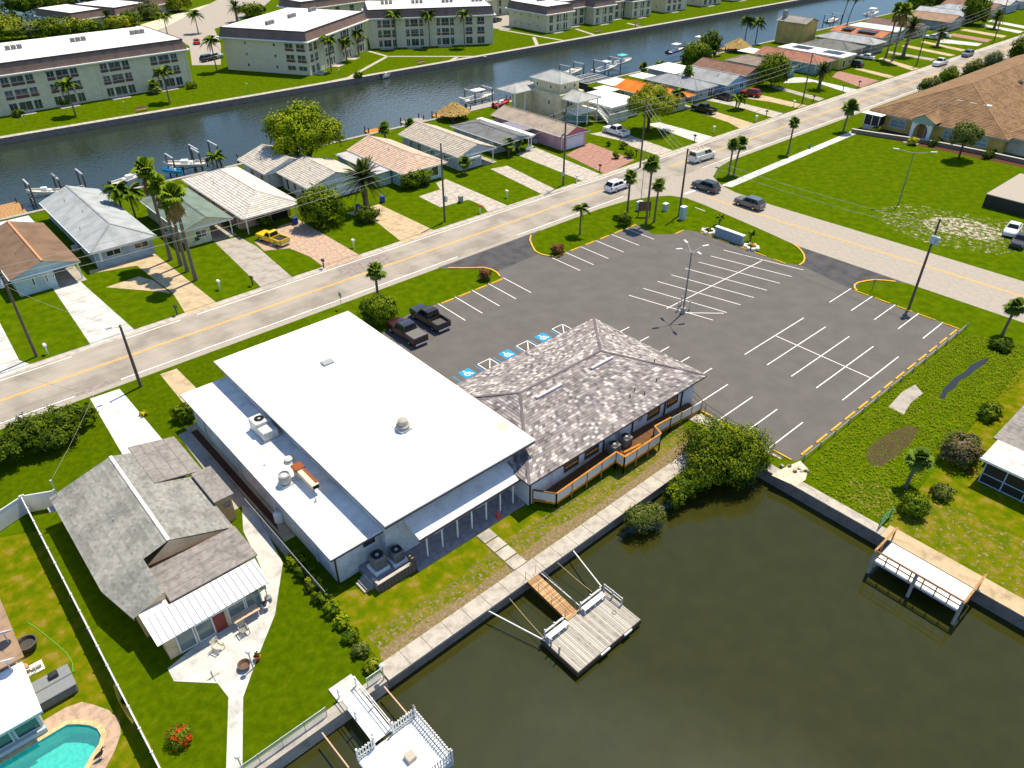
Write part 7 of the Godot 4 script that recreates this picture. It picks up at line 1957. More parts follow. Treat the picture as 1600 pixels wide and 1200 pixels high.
	# notice board
	t = thing("notice_board", "brown slatted notice board on two posts by the palms", "sign", Vector3(87.05, 0, -67.48), -0.8)
	for x in [-0.85, 0.85]: part(t, "post", mb().cbox(Vector3(x, 1.2, 0), Vector3(0.12, 2.4, 0.12)), plain(0.14, 0.06, 0.045))
	for k in 6: part(t, "board", mb().cbox(Vector3(0, 1.0 + k * 0.25, 0.03), Vector3(1.6, 0.22, 0.06)), plain(0.16, 0.06, 0.05))
	for k in [[88.52, -69.61, 0.9, 1.3, "pale green utility cabinet behind the notice board"], [91.28, -66.80, 0.8, 1.1, "pale green utility cabinet standing alone on the corner lawn"], [90.61, -62.96, 0.9, 1.9, "tall pale green utility cabinet beside the street lamp pole"]]:
		var c := thing("utility_cabinet", k[4], "cabinet", Vector3(k[0], 0, k[1]), 0.0, "utility cabinets on the corner lawn")
		part(c, "body", mb().rbox(Vector3(-k[2] * 0.5, 0.06, -k[2] * 0.4), Vector3(k[2] * 0.5, k[3], k[2] * 0.4), 0.03), plain(0.4, 0.52, 0.5))
		part(c, "lid", mb().rbox(Vector3(-k[2] * 0.54, k[3], -k[2] * 0.44), Vector3(k[2] * 0.54, k[3] + 0.08, k[2] * 0.44), 0.02), plain(0.66, 0.72, 0.7))
		part(c, "plinth", mb().box(Vector3(-k[2] * 0.55, 0, -k[2] * 0.45), Vector3(k[2] * 0.55, 0.07, k[2] * 0.45)), M.concrete)
	# low sign wall with planters
	t = thing("sign_wall", "low blue grey sign wall with white top at the car park edge", "sign")
	part(t, "wall", mb().box(Vector3(89.0, 0, -56.0), Vector3(89.5, 1.35, -51.4)), plain(0.28, 0.35, 0.42))
	part(t, "top", mb().rbox(Vector3(88.9, 1.35, -56.1), Vector3(89.6, 1.47, -51.3), 0.02), plain(0.62, 0.66, 0.68))
	part(t, "front_panel", mb().box(Vector3(88.96, 0.2, -55.8), Vector3(89.0, 1.25, -51.6)), plain(0.22, 0.3, 0.38))
	for k in [[-57.2, "at its street end"], [-50.0, "with orange flowers at its entrance end"]]:
		var p := thing("stone_planter", "white stone planter beside the blue sign wall " + k[1], "planter", Vector3(89.3, 0, k[0]))
		for j in 8:
			var m := mb()
			m.xf = Transform3D(Basis(Vector3(0, 1, 0), j * 0.9), Vector3(cos(j * 0.785) * 0.75, 0.22, sin(j * 0.785) * 0.9))
			m.rbox(Vector3(-0.3, -0.22, -0.22), Vector3(0.3, 0.2, 0.22), 0.08)
			part(p, "stone", m, plain(0.7, 0.68, 0.62))
		part(p, "soil", mb().box(Vector3(-0.6, 0.05, -0.7), Vector3(0.6, 0.3, 0.7)), M.mulch)
		var fl := mb()
		crown(fl, [[Vector3(0, 0.5, 0), Vector3(0.55, 0.3, 0.65)]], 260, 0.14, [Color(0.7, 0.25, 0.01), Color(0.75, 0.35, 0.02), Color(0.1, 0.2, 0.02)] if k[0] > -55 else GREENS.mid)
		part(p, "flowers" if k[0] > -55 else "leaves", fl, M.leaf)
	# mailboxes
	for k in [[22.19, -84.64, 0, "black", "at the fan palms' tan driveway"], [8.26, -85.48, 1, "white", "before the brown roofed house"], [28.78, -87.51, 1, "white", "before the green roofed house"], [32.33, -85.75, 0, "black", "beside the grey driveway"], [41.61, -84.13, 0, "black", "at the paver driveway of the yellow pickup"], [48.05, -87.04, 1, "white", "on the lawn before the big date palm"], [69.27, -85.04, 2, "red", "with red top by the curved driveway"], [76.62, -87.14, 1, "white", "before the grey walled house"], [90.06, -84.63, 1, "white", "next to the pole with switch gear"], [96.97, -85.76, 0, "dark", "at the pink paver driveway"], [107.86, -86.78, 0, "dark", "beside the pink driveway's pole"], [123.36, -85.36, 0, "black", "at the pale driveway past the spreading tree"], [131.02, -86.42, 1, "white", "on the lawn before the orange house"], [143.98, -85.19, 1, "white", "at the tan driveway of the black pickup"], [148.94, -85.93, 0, "black", "at the driveway of the small twin palm"], [160.65, -86.48, 1, "white", "below the red car's driveway"], [167.92, -85.86, 0, "black", "beside the grey strip driveway"], [181.62, -86.14, 0, "black", "beside the white curved driveway"], [188.57, -85.77, 0, "black", "at the far pink driveway"]]:
		var c := thing("mailbox", "%s mailbox %s" % [k[3], k[4]], "mailbox", Vector3(k[0], 0, k[1]), 0.0, "mailboxes along the street")
		var m: Material = [M.black_metal, M.white, plain(0.6, 0.03, 0.03)][k[2]]
		part(c, "post", mb().cbox(Vector3(0, 0.5, 0), Vector3(0.12, 1.0, 0.12)), m if k[2] != 2 else M.white)
		part(c, "box", mb().rbox(Vector3(-0.16, 1.0, -0.3), Vector3(0.16, 1.28, 0.3), 0.06), m)
		part(c, "flag", mb().box(Vector3(0.16, 1.1, -0.05), Vector3(0.19, 1.35, 0.05)), plain(0.5, 0.03, 0.03))
	for k in [[46.08, -100.05, "blue wheeled bin beside the white tiled carport"], [60.65, -98.77, "blue wheeled bin by the tan driveway"], [55.76, -98.13, "blue wheeled bin behind the date palm"], [69.88, -90.54, "grey wheeled bin at the curved driveway's pole"]]:
		var c := thing("wheeled_bin", k[2], "bin", Vector3(k[0], 0, k[1]), 0.0, "wheeled bins of the street")
		var bm: Material = plain(0.03, 0.06, 0.35) if k[2].begins_with("blue") else plain(0.3, 0.3, 0.3)
		part(c, "tub", mb().rbox(Vector3(-0.3, 0.08, -0.33), Vector3(0.3, 1.0, 0.33), 0.05), bm)
		part(c, "lid", mb().rbox(Vector3(-0.33, 1.0, -0.38), Vector3(0.33, 1.07, 0.36), 0.02), bm)
		for s in [-0.26, 0.26]: part(c, "wheel", mb().tube([Vector3(s - 0.03, 0.1, -0.33), Vector3(s + 0.03, 0.1, -0.33)], [0.1, 0.1], 10), M.tyre)
	for k in [[51.51, -178.22, "bench on the far bank before the long block"], [124.40, -176.09, "bench on the far bank before the third block"], [193.31, -175.75, "dark bench on the far bank by a paved spot, left"], [212.48, -175.65, "dark bench on the far bank by a paved spot, right"]]:
		var c := thing("park_bench", k[2], "bench", Vector3(k[0], 0, k[1]), 0.0, "benches on the far bank")
		part(c, "seat", mb().cbox(Vector3(0, 0.45, 0), Vector3(2.4, 0.08, 0.5)), plain(0.4, 0.18, 0.12))
		part(c, "backrest", mb().cbox(Vector3(0, 0.8, -0.25), Vector3(2.4, 0.35, 0.07)), plain(0.4, 0.18, 0.12))
		for s in [-1.0, 1.0]: part(c, "leg", mb().cbox(Vector3(s, 0.22, 0), Vector3(0.12, 0.44, 0.45)), M.concrete)
	for k in [[29.69, -182.77, "first"], [48.92, -180.52, "second"], [75.93, -177.97, "third"], [99.67, -176.54, "fourth"]]:
		var c := thing("path_lamp", "%s low lamp post along the far sea wall lawn" % k[2], "lamp", Vector3(k[0], 0, k[1]), 0.0, "low lamps on the far lawn")
		part(c, "post", mb().tube([Vector3.ZERO, Vector3(0, 1.9, 0)], [0.05, 0.05], 6), plain(0.2, 0.22, 0.2))
		part(c, "head", mb().lathe([Vector2(0.1, 1.9), Vector2(0.16, 2.05), Vector2(0.0001, 2.2)], 8), plain(0.6, 0.6, 0.5))
	# things by the right field
	t = thing("dugout", "grey tarpaulin roofed dugout at the right edge of the field", "shelter", Vector3(134.76, 0, -31.95))
	part(t, "roof", mb().rbox(Vector3(-5, 1.9, -3), Vector3(9, 2.05, 5), 0.03), plain(0.34, 0.3, 0.25))
	for k in 6: part(t, "post", mb().cbox(Vector3(-4.8 + 6.8 * (k % 3), 0.95, -2.8 if k < 3 else 4.8), Vector3(0.15, 1.9, 0.15)), M.black_metal)
	part(t, "net_wall", mb().box(Vector3(-4.95, 0, -2.95), Vector3(-4.9, 1.9, 4.95)), M.screen)
	t = thing("road_sign", "green street sign on a thin post across the junction", "sign", Vector3(107.25, 0, -68.88))
	part(t, "post", mb().tube([Vector3.ZERO, Vector3(0, 2.8, 0)], [0.03, 0.03], 6), M.grey_metal)
	part(t, "plate", mb().box(Vector3(-0.02, 2.45, -0.5), Vector3(0.02, 2.7, 0.5)), plain(0.03, 0.3, 0.2))
	t = thing("road_sign", "small sign on a thin post at the road before the hall", "sign", Vector3(37.60, 0, -72.99))
	part(t, "post", mb().tube([Vector3.ZERO, Vector3(0, 2.1, 0)], [0.03, 0.03], 6), M.grey_metal)
	part(t, "plate", mb().box(Vector3(-0.02, 1.6, -0.28), Vector3(0.02, 2.15, 0.28)), plain(0.2, 0.2, 0.2))
	t = thing("lot_sign", "small post on the grass tip at the car park's side entrance", "sign", Vector3(90.10, 0, -32.82))
	part(t, "post", mb().tube([Vector3.ZERO, Vector3(0, 1.3, 0)], [0.04, 0.04], 6), M.wood_pole)
	part(t, "plate", mb().box(Vector3(-0.25, 1.0, -0.03), Vector3(0.25, 1.3, 0.03)), M.wood_pole)
	t = thing("hydrant", "small green utility marker on the field near the sidewalk", "marker", Vector3(136.00, 0, -68.23))
	part(t, "barrel", mb().lathe([Vector2(0.2, 0), Vector2(0.2, 0.7), Vector2(0.1, 0.9), Vector2(0.0001, 0.92)], 10), plain(0.05, 0.3, 0.12))
	part(t, "cap", mb().lathe([Vector2(0.25, 0.5), Vector2(0.25, 0.58)], 10), plain(0.4, 0.5, 0.4))


# ---------------------------------------------------------------- canal houses, the tiled building, the blocks across the canal

func merge(into: Node3D, from: Node3D) -> void:   # a wing becomes part of its house
	for c in from.get_children():
		from.remove_child(c)
		into.add_child(c, true)
	taken[String(from.name).rstrip("0123456789").trim_suffix("_")] -= 1
	remove_child(from)
	from.free()


func solar(h: Node3D, x0: float, z0: float, x1: float, z1: float, y: float) -> void:
	var s := part(h, "solar_array", mb().box(Vector3(x0, y, z0), Vector3(x1, y + 0.08, z1)), plain(0.2, 0.2, 0.22))
	var n: int = max(1, int((x1 - x0) / 1.0))
	for k in n:
		part(s, "solar_panel", mb().box(Vector3(lerpf(x0, x1, float(k) / n) + 0.03, y + 0.08, z0 + 0.04), Vector3(lerpf(x0, x1, (k + 1.0) / n) - 0.03, y + 0.11, z1 - 0.04)), M.panel_solar)


func houses() -> void:
	var wd: Material = M.white
	var h := house("canal_house", "brown roofed house with aqua walls and carport at the left edge", [9.0, -118.2, 17.1, -101.4], 2.6, 1.35, "gable", shingle(0.24, 0.16, 0.11), stucco(0.5, 0.64, 0.64), {"carport": [2.7, 5.0], "row": 0.3, "step": 0.012, "windows": [[0, 11.4, 0.9, 0.35, 1.1, 1], [0, 12.9, 0.9, 0.35, 1.1, 1], [0, 13.7, 1.3, 0.3, 0.5, 1]], "vents": 1})
	part(h, "ridge_strip", mb().bar(Vector3(13.05, 4.02, -118.2), Vector3(13.05, 4.02, -101.4), 0.25, 0.06), plain(0.6, 0.26, 0.12))
	part(h, "back_porch_roof", mb().rbox(Vector3(8.5, 2.4, -122.8), Vector3(16.3, 2.5, -118.3), 0.02), plain(0.62, 0.68, 0.7))
	for k in [8.8, 12.5, 16.0]: part(h, "porch_post", mb().cbox(Vector3(k, 1.2, -122.6), Vector3(0.1, 2.4, 0.1)), wd)
	h = house("canal_house", "blue grey house with plain grey hip roof beside the tall fan palms", [18.8, -126.9, 27.3, -103.1], 2.6, 1.6, "hipfront", shingle(0.44, 0.48, 0.5), stucco(0.34, 0.44, 0.52), {"row": 0.3, "step": 0.014, "windows": [[0, 21.6, 1.3, 1.9, 0.85, 2], [0, 25.2, 1.3, 1.9, 0.85, 2], [1, -118.0, 1.2, 1.4, 0.9, 2]], "vents": 3, "frame": plain(0.7, 0.6, 0.45)})
	part(h, "shutter", mb().box(Vector3(19.75, 0.9, -103.66), Vector3(20.1, 2.2, -103.6)), plain(0.72, 0.7, 0.62))
	house("canal_house", "cream house with green shingle roof behind the fan palms", [30.3, -118.2, 37.8, -102.0], 2.6, 1.2, "gable", shingle(0.2, 0.27, 0.23), stucco(0.7, 0.68, 0.44), {"carport": [2.9, 5.0], "row": 0.3, "step": 0.012, "windows": [[0, 33.0, 0.9, 1.6, 1.1, 2], [1, -110.0, 1.1, 1.2, 0.9, 2]]})
	h = house("canal_house", "white tile hip roofed house behind the yellow pickup", [38.5, -122.4, 47.8, -100.4], 2.7, 1.75, "hip", mk("tile_white", 0.62, 0.59, 0.54, 0.85, "mottle", 5.0), stucco(0.52, 0.35, 0.26), {"front": 2.6, "row": 0.42, "step": 0.06, "windows": [[0, 42.0, 0.8, 1.8, 1.2, 2], [1, -112.0, 1.0, 1.6, 1.0, 2], [1, -117.0, 1.0, 1.6, 1.0, 2]], "doors": [[0, 45.4, 2.6, 2.1, M.interior_dark, 1]]})  # the wide dark door is a panel painted as the carport's unlit interior
	M.tile_white.vertex_color_use_as_albedo = true
	for k in [39.2, 47.0]: part(h, "porch_post", mb().cbox(Vector3(k, 1.28, -101.2), Vector3(0.14, 2.55, 0.14)), wd)
	h = house("canal_house", "white house with two staggered pale tile gables by the canal tree", [51.4, -115.4, 61.7, -105.0], 2.7, 1.5, "gable", mk("tile_grey", 0.52, 0.485, 0.43, 0.85, "mottle", 5.0), stucco(0.7, 0.72, 0.72), {"row": 0.42, "step": 0.06, "windows": [[1, -108.0, 0.9, 1.0, 1.2, 1], [1, -110.5, 0.9, 0.8, 1.2, 1], [1, -113.0, 0.2, 0.9, 2.0, 1], [0, 54.0, 0.9, 1.6, 1.2, 2]], "doors": [[0, 58.6, 4.4, 2.1, wd, 4]]})
	M.tile_grey.vertex_color_use_as_albedo = true
	merge(h, house("canal_house", "x", [49.4, -125.6, 59.0, -115.5], 2.75, 1.6, "gable", M.tile_grey, stucco(0.7, 0.72, 0.72), {"row": 0.42, "step": 0.06, "windows": [[1, -118.0, 0.9, 0.9, 1.1, 1], [1, -121.5, 0.9, 1.2, 1.1, 2]]}))
	h = house("canal_house", "beige pink tile hip roofed house with pale turquoise walls", [66.3, -118.2, 75.5, -101.0], 2.6, 1.6, "hipfront", mk("tile_pink", 0.6, 0.45, 0.35, 0.85, "mottle", 5.0), stucco(0.5, 0.68, 0.66), {"row": 0.42, "step": 0.06, "front": 0.4, "windows": [[0, 69.0, 0.8, 2.0, 1.2, 2], [0, 73.4, 0.5, 1.5, 1.7, 1]]})
	M.tile_pink.vertex_color_use_as_albedo = true
	part(h, "side_roof", mb().rbox(Vector3(63.6, 2.3, -118), Vector3(66.4, 2.42, -104.5), 0.02), plain(0.42, 0.42, 0.44))
	part(h, "side_wall", mb().box(Vector3(64.0, 0, -117.5), Vector3(66.5, 2.3, -105)), stucco(0.5, 0.68, 0.66))
	h = house("canal_house", "grey walled house with long pale tile gable and white awning", [78.4, -119.9, 87.0, -101.6], 2.6, 1.5, "gable", mk("tile_sand", 0.5, 0.45, 0.38, 0.85, "mottle", 5.0), stucco(0.5, 0.53, 0.57), {"row": 0.42, "step": 0.06, "carport": [2.6, 4.0], "windows": [[0, 81.6, 1.0, 1.6, 1.0, 2], [1, -106.0, 0.9, 1.4, 1.0, 2], [1, -110.0, 0.9, 1.2, 1.0, 2], [1, -114.0, 0.3, 1.2, 1.9, 2], [1, -116.5, 0.3, 1.2, 1.9, 2]]})
	M.tile_sand.vertex_color_use_as_albedo = true
	part(h, "awning", mb().bar(Vector3(80.5, 2.0, -101.7), Vector3(82.9, 2.0, -101.7), 0.9, 0.3), wd)
	h = house("canal_house", "dark grey low roofed house with blue grey porch next to the pink garage", [89.0, -117.9, 96.8, -102.3], 2.6, 0.7, "hipback", shingle(0.2, 0.21, 0.22), stucco(0.42, 0.5, 0.55), {"row": 2.0, "step": 0.008, "front": 2.5, "windows": [[0, 91.5, 0.9, 1.8, 1.1, 2]], "doors": [[0, 94.3, 1.0, 2.0, wd, 1]], "vents": 1})
	part(h, "roof_edge", mb().rbox(Vector3(95.6, 2.62, -117.9), Vector3(97.1, 2.76, -102.2), 0.02), plain(0.62, 0.66, 0.68))
	for k in [95.8, 96.5]: part(h, "porch_post", mb().cbox(Vector3(k, 1.28, -102.8), Vector3(0.16, 2.56, 0.16)), wd)
	part(h, "porch_wall", mb().box(Vector3(95.2, 0, -102.9), Vector3(97.0, 0.6, -102.7)), wd)
	h = house("pink_garage_house", "taupe roofed house ending in a pink garage with white door", [99.7, -118.2, 106.9, -97.6], 2.7, 1.3, "gable", shingle(0.46, 0.38, 0.31), stucco(0.66, 0.37, 0.42), {"row": 0.3, "step": 0.012, "gable": stucco(0.62, 0.2, 0.23), "doors": [[0, 103.4, 4.6, 2.2, plain(0.62, 0.68, 0.76), 4]], "vents": 1})
	part(h, "side_entry_roof", mb().rbox(Vector3(97.3, 2.5, -112.5), Vector3(99.9, 2.6, -106.0), 0.02), plain(0.2, 0.19, 0.24))
	for k in 7: part(h, "fascia_tile", mb().box(Vector3(101.2 + k * 0.66, 2.22, -98.16), Vector3(101.55 + k * 0.66, 2.42, -98.1)), M.black_metal)
	# cream tower house on stilts
	h = thing("cream_tower_house", "tall cream house with pyramid roofed tower and outside stairs", "house")
	var cream := stucco(0.72, 0.66, 0.42)
	var gr := shingle(0.5, 0.52, 0.51)
	part(h, "wall", mb().box(Vector3(112.4, 0, -123.5), Vector3(119.2, 5.6, -111.2)).box(Vector3(113.3, 5.5, -120.4), Vector3(118.8, 7.6, -112.4)), cream)
	part(h, "tower_roof", roof_shape(112.7, -121.0, 119.4, -111.8, 7.6, 1.5, 0, 3.4, 3.4, 0.35, 0.012), gr)
	part(h, "fascia", eave_shape(112.7, -121.0, 119.4, -111.8, 7.6), wd)
	part(h, "rear_roof", roof_shape(107.0, -125.0, 113.8, -119.2, 5.4, 1.1, 1, 2.9, 0.0, 0.35, 0.012), gr)
	part(h, "rear_fascia", eave_shape(107.0, -125.0, 113.8, -119.2, 5.4), wd)
	for k in [Vector2(107.3, -119.5), Vector2(107.3, -124.7), Vector2(110.2, -119.5)]: part(h, "column", mb().cbox(Vector3(k.x, 2.6, k.y), Vector3(0.2, 5.2, 0.2)), wd)
	part(h, "rear_wall", mb().box(Vector3(110.6, 0, -124.0), Vector3(112.39, 5.2, -119.8)), cream)
	part(h, "porch_roof", roof_shape(112.6, -111.6, 119.6, -106.6, 5.0, 1.2, 0, 0.2, 2.4, 0.35, 0.012), gr)
	part(h, "porch_fascia", eave_shape(112.6, -111.6, 119.6, -106.6, 5.0), wd)
	part(h, "porch_floor", mb().box(Vector3(113.0, 2.4, -111.19), Vector3(119.2, 2.6, -107.0)), wd)
	for k in [113.2, 116.1, 119.0]: part(h, "column", mb().cbox(Vector3(k, 2.4, -107.1), Vector3(0.18, 4.8, 0.18)), wd)
	for k in [2.9, 3.45]: part(h, "balustrade", mb().bar(Vector3(113.1, k, -107.1), Vector3(119.1, k, -107.1), 0.06, 0.08), wd)
	part(h, "ground_room", mb().box(Vector3(113.6, 0, -111.15), Vector3(118.4, 2.38, -108.6)), stucco(0.2, 0.42, 0.42))
	for k in 12: part(h, "stair_tread", mb().box(Vector3(119.3, 0.2 * k + 0.1, -107.6 + k * 0.0 + 0.32 * (12 - k) - 0.3), Vector3(120.6, 0.2 * k + 0.18, -107.6 + 0.32 * (12 - k))), wd)
	for s in [119.25, 120.65]:
		part(h, "stair_rail", mb().bar(Vector3(s, 1.1, -103.8), Vector3(s, 3.4, -107.6), 0.08, 0.12), wd)
		part(h, "stringer", mb().bar(Vector3(s, 0.15, -103.8), Vector3(s, 2.4, -107.6), 0.08, 0.25), wd)
	for k in [[-115.0, 6.0, 0.7, 0.8], [-119.0, 6.0, 0.7, 0.8]]: window(h, Vector3(113.3, 6.5, k[0]), 1, k[2], k[3], wd, 1)
	for k in [[-122.2, 3.3, 1.4], [-114.5, 3.2, 0.7], [-113.0, 0.9, 0.7]]: window(h, Vector3(112.4, k[1] + 0.5, k[0]), 1, k[2], 1.0, wd, 2 if k[2] > 1 else 1)
	for k in [114.7, 117.5]: window(h, Vector3(k, 6.6, -112.4), 0, 0.7, 0.8, wd, 1)
	window(h, Vector3(115.0, 3.7, -111.2), 0, 1.8, 1.3, wd, 2)
	door(h, Vector3(117.6, 2.6, -111.2), 0, 1.0, 2.0, wd)
	h = house("canal_house", "white flat roofed house behind the spreading tree", [120.8, -116.8, 130.5, -104.6], 2.9, 0, "flat", M.roof_white, stucco(0.62, 0.62, 0.58), {"windows": [[0, 123.0, 0.9, 1.4, 1.1, 2], [0, 127.0, 0.9, 1.4, 1.1, 2]]})
	part(h, "garden_wall", mb().box(Vector3(119.2, 0, -104.0), Vector3(125.0, 2.0, -103.8)), stucco(0.62, 0.62, 0.58))
	h = house("canal_house", "bright orange roofed house with screened patio cage", [135.0, -117.2, 143.8, -100.6], 2.6, 1.3, "hipfront", shingle(0.82, 0.24, 0.04), stucco(0.5, 0.52, 0.44), {"row": 0.3, "step": 0.02, "fascia": plain(0.7, 0.66, 0.6), "carport": [2.4, 4.0], "windows": [[1, -112.0, 0.9, 1.2, 1.0, 2], [1, -114.5, 0.3, 1.0, 1.8, 1]]})
	part(h, "patio_roof", mb().rbox(Vector3(135.2, 2.8, -122.5), Vector3(142.0, 2.92, -117.3), 0.02), M.roof_white)
	part(h, "side_awning", mb().rbox(Vector3(131.4, 2.5, -120.0), Vector3(135.1, 2.6, -115.0), 0.02), M.roof_white)
	var cage := part(h, "screen_cage", mb().box(Vector3(132.6, 2.7, -129.5), Vector3(141.0, 2.74, -122.6)).box(Vector3(132.6, 0, -129.5), Vector3(132.64, 2.7, -122.6)), M.screen)
	for k in 7: part(cage, "cage_bar", mb().bar(Vector3(132.6 + k * 1.4, 2.8, -129.5), Vector3(132.6 + k * 1.4, 2.8, -122.6), 0.1, 0.08), wd)
	for k in 4: part(cage, "cage_bar", mb().bar(Vector3(132.6, 2.82, -129.5 + k * 2.3), Vector3(141.0, 2.82, -129.5 + k * 2.3), 0.1, 0.08), wd)
	h = house("canal_house", "dark grey house with grey hip roof behind a tall palm", [146.9, -118.0, 154.7, -102.6], 2.6, 1.3, "hip", shingle(0.36, 0.39, 0.42), stucco(0.36, 0.4, 0.45), {"row": 0.3, "step": 0.012, "windows": [[0, 149.0, 0.9, 1.2, 1.1, 2], [0, 152.5, 0.2, 1.8, 2.0, 2], [1, -108.0, 0.9, 1.2, 1.0, 2], [1, -112.0, 0.9, 1.2, 1.0, 2]]})
	part(h, "patio_roof", mb().rbox(Vector3(146.9, 2.4, -123.0), Vector3(152.0, 2.5, -118.1), 0.02), M.roof_white)
	h = house("canal_house", "sky blue gabled house with grey roof and dark windows", [155.9, -115.2, 164.9, -101.0], 2.6, 1.5, "gable", shingle(0.4, 0.42, 0.43), stucco(0.26, 0.46, 0.7), {"row": 0.3, "step": 0.012, "windows": [[0, 158.4, 0.9, 1.6, 1.1, 2], [0, 162.4, 0.9, 1.6, 1.1, 2]]})
	part(h, "flat_wing_roof", mb().rbox(Vector3(155.0, 2.8, -124.5), Vector3(164.0, 2.95, -115.3), 0.02), M.roof_white)
	part(h, "flat_wing_wall", mb().box(Vector3(155.6, 0, -124.0), Vector3(163.5, 2.8, -115.3)), stucco(0.4, 0.45, 0.5))
	house("canal_house", "brown roofed house half hidden by the ball shaped tree", [167.0, -119.5, 175.6, -103.6], 2.6, 1.3, "gable", shingle(0.27, 0.16, 0.12), stucco(0.52, 0.46, 0.36), {"row": 0.3, "step": 0.012})
	house("canal_house", "taupe roofed house with teal walls", [178.9, -118.0, 186.9, -101.5], 2.6, 1.2, "hipback", shingle(0.36, 0.29, 0.24), stucco(0.12, 0.36, 0.38), {"row": 0.3, "step": 0.012, "windows": [[0, 181.0, 0.9, 1.4, 1.1, 2], [0, 184.5, 0.9, 1.4, 1.1, 2]]})
	h = house("canal_house", "red brown roofed house with grey teal walls and brown garage", [190.8, -117.0, 199.6, -98.4], 2.7, 1.3, "hipfront", shingle(0.42, 0.2, 0.14), stucco(0.3, 0.46, 0.5), {"row": 0.3, "step": 0.012, "windows": [[1, -104.0, 0.9, 1.3, 1.0, 2], [1, -109.0, 0.9, 1.3, 1.0, 2]], "doors": [[0, 196.8, 3.2, 2.1, plain(0.16, 0.09, 0.07), 4]]})
	part(h, "patio_roof", mb().rbox(Vector3(190.8, 2.5, -122.5), Vector3(197.0, 2.6, -117.1), 0.02), M.roof_white)
	h = house("canal_house", "white flat roofed house with two solar arrays and yellow green walls", [200.8, -116.4, 208.4, -97.3], 3.0, 0, "flat", M.roof_white, stucco(0.55, 0.52, 0.12), {"windows": [[0, 203.0, 0.3, 1.2, 1.9, 1], [0, 206.0, 0.9, 1.4, 1.1, 2]]})
	solar(h, 203.0, -113.5, 206.6, -108.5, 3.18)
	solar(h, 203.0, -104.5, 206.6, -99.5, 3.18)
	h = house("canal_house", "charcoal hip roofed house in front of the tan tower", [212.0, -116.0, 221.6, -101.5], 2.7, 1.4, "hip", shingle(0.22, 0.225, 0.21), stucco(0.5, 0.5, 0.48), {"row": 0.3, "step": 0.012, "windows": [[0, 215.0, 0.9, 1.4, 1.1, 2]], "doors": [[0, 219.0, 2.6, 2.1, plain(0.2, 0.1, 0.06), 4]]})
	var tw := thing("tan_tower_house", "tan windowless two storey block with chimney on the canal", "house")
	part(tw, "wall", mb().box(Vector3(222.0, 0, -130.0), Vector3(229.0, 6.0, -121.0)), stucco(0.6, 0.42, 0.15))
	part(tw, "roof", roof_shape(221.6, -130.4, 229.4, -120.6, 6.0, 1.2, 0, 0.0, 0.0, 0.4, 0.012), shingle(0.36, 0.35, 0.33))
	part(tw, "gable", gable_shape(222.0, 229.0, 6.0, 1.1, -121.0), stucco(0.6, 0.42, 0.15))
	part(tw, "chimney", mb().box(Vector3(223.2, 6.0, -129.6), Vector3(224.6, 8.6, -128.6)), stucco(0.36, 0.33, 0.3))
	house("canal_house", "light grey hip roofed house with dark shaded carport up the street", [225.2, -119.2, 232.8, -101.0], 2.7, 1.2, "hip", shingle(0.46, 0.48, 0.5), stucco(0.3, 0.28, 0.26), {"row": 0.3, "step": 0.012})
	h = house("canal_house", "orange roofed house with two dark solar arrays", [237.0, -121.0, 246.6, -104.5], 2.7, 1.0, "gable", shingle(0.55, 0.23, 0.12), stucco(0.55, 0.5, 0.42), {"row": 0.3, "step": 0.012})
	solar(h, 237.8, -118.0, 241.2, -114.6, 3.45)
	solar(h, 237.8, -113.0, 241.2, -107.5, 3.45)
	house("canal_house", "pale grey green flat roofed house beyond the orange one", [247.6, -121.0, 256.0, -105.5], 2.8, 0, "flat", plain(0.5, 0.55, 0.55), stucco(0.5, 0.5, 0.48))
	house("canal_house", "dark brown roofed house beside the tall fan palms", [258.5, -121.0, 267.5, -104.0], 2.7, 1.1, "gable", shingle(0.24, 0.17, 0.14), stucco(0.55, 0.5, 0.42), {"row": 0.3, "step": 0.012})
	house("canal_house", "tan brown roofed house with long grey side wall", [278.0, -119.8, 288.6, -102.0], 2.8, 1.4, "gable", shingle(0.42, 0.28, 0.19), stucco(0.38, 0.38, 0.4), {"row": 0.4, "step": 0.012})
	house("canal_house", "pale grey roofed house before the far ball shaped tree", [291.0, -120.0, 299.5, -104.0], 2.8, 1.3, "gable", shingle(0.5, 0.53, 0.56), stucco(0.4, 0.45, 0.5), {"row": 0.4, "step": 0.012})
	house("canal_house", "second pale grey roofed house beyond the far ball shaped tree", [303.0, -120.0, 312.0, -104.0], 2.8, 1.3, "hip", shingle(0.46, 0.5, 0.54), stucco(0.5, 0.5, 0.5), {"row": 0.4, "step": 0.012})
	house("canal_house", "brown roofed house near the top right corner", [315.0, -121.0, 325.0, -103.0], 2.8, 1.3, "gable", shingle(0.34, 0.2, 0.15), stucco(0.6, 0.5, 0.4), {"row": 0.4, "step": 0.012})
	house("canal_house", "whitish roofed house at the top right edge", [329.0, -121.0, 339.0, -103.0], 2.8, 1.3, "gable", shingle(0.6, 0.6, 0.58), stucco(0.45, 0.5, 0.6), {"row": 0.4, "step": 0.012})
	house("canal_house", "last grey roofed house of the street at the top edge", [343.0, -121.0, 353.0, -103.0], 2.8, 1.3, "hip", shingle(0.44, 0.45, 0.46), stucco(0.5, 0.5, 0.5), {"row": 0.4, "step": 0.012})
	house("canal_house", "red roofed house just under the top edge", [357.0, -121.0, 367.0, -103.0], 2.8, 1.3, "gable", shingle(0.44, 0.2, 0.13), stucco(0.6, 0.55, 0.5), {"row": 0.4, "step": 0.012})
	tiled_building()


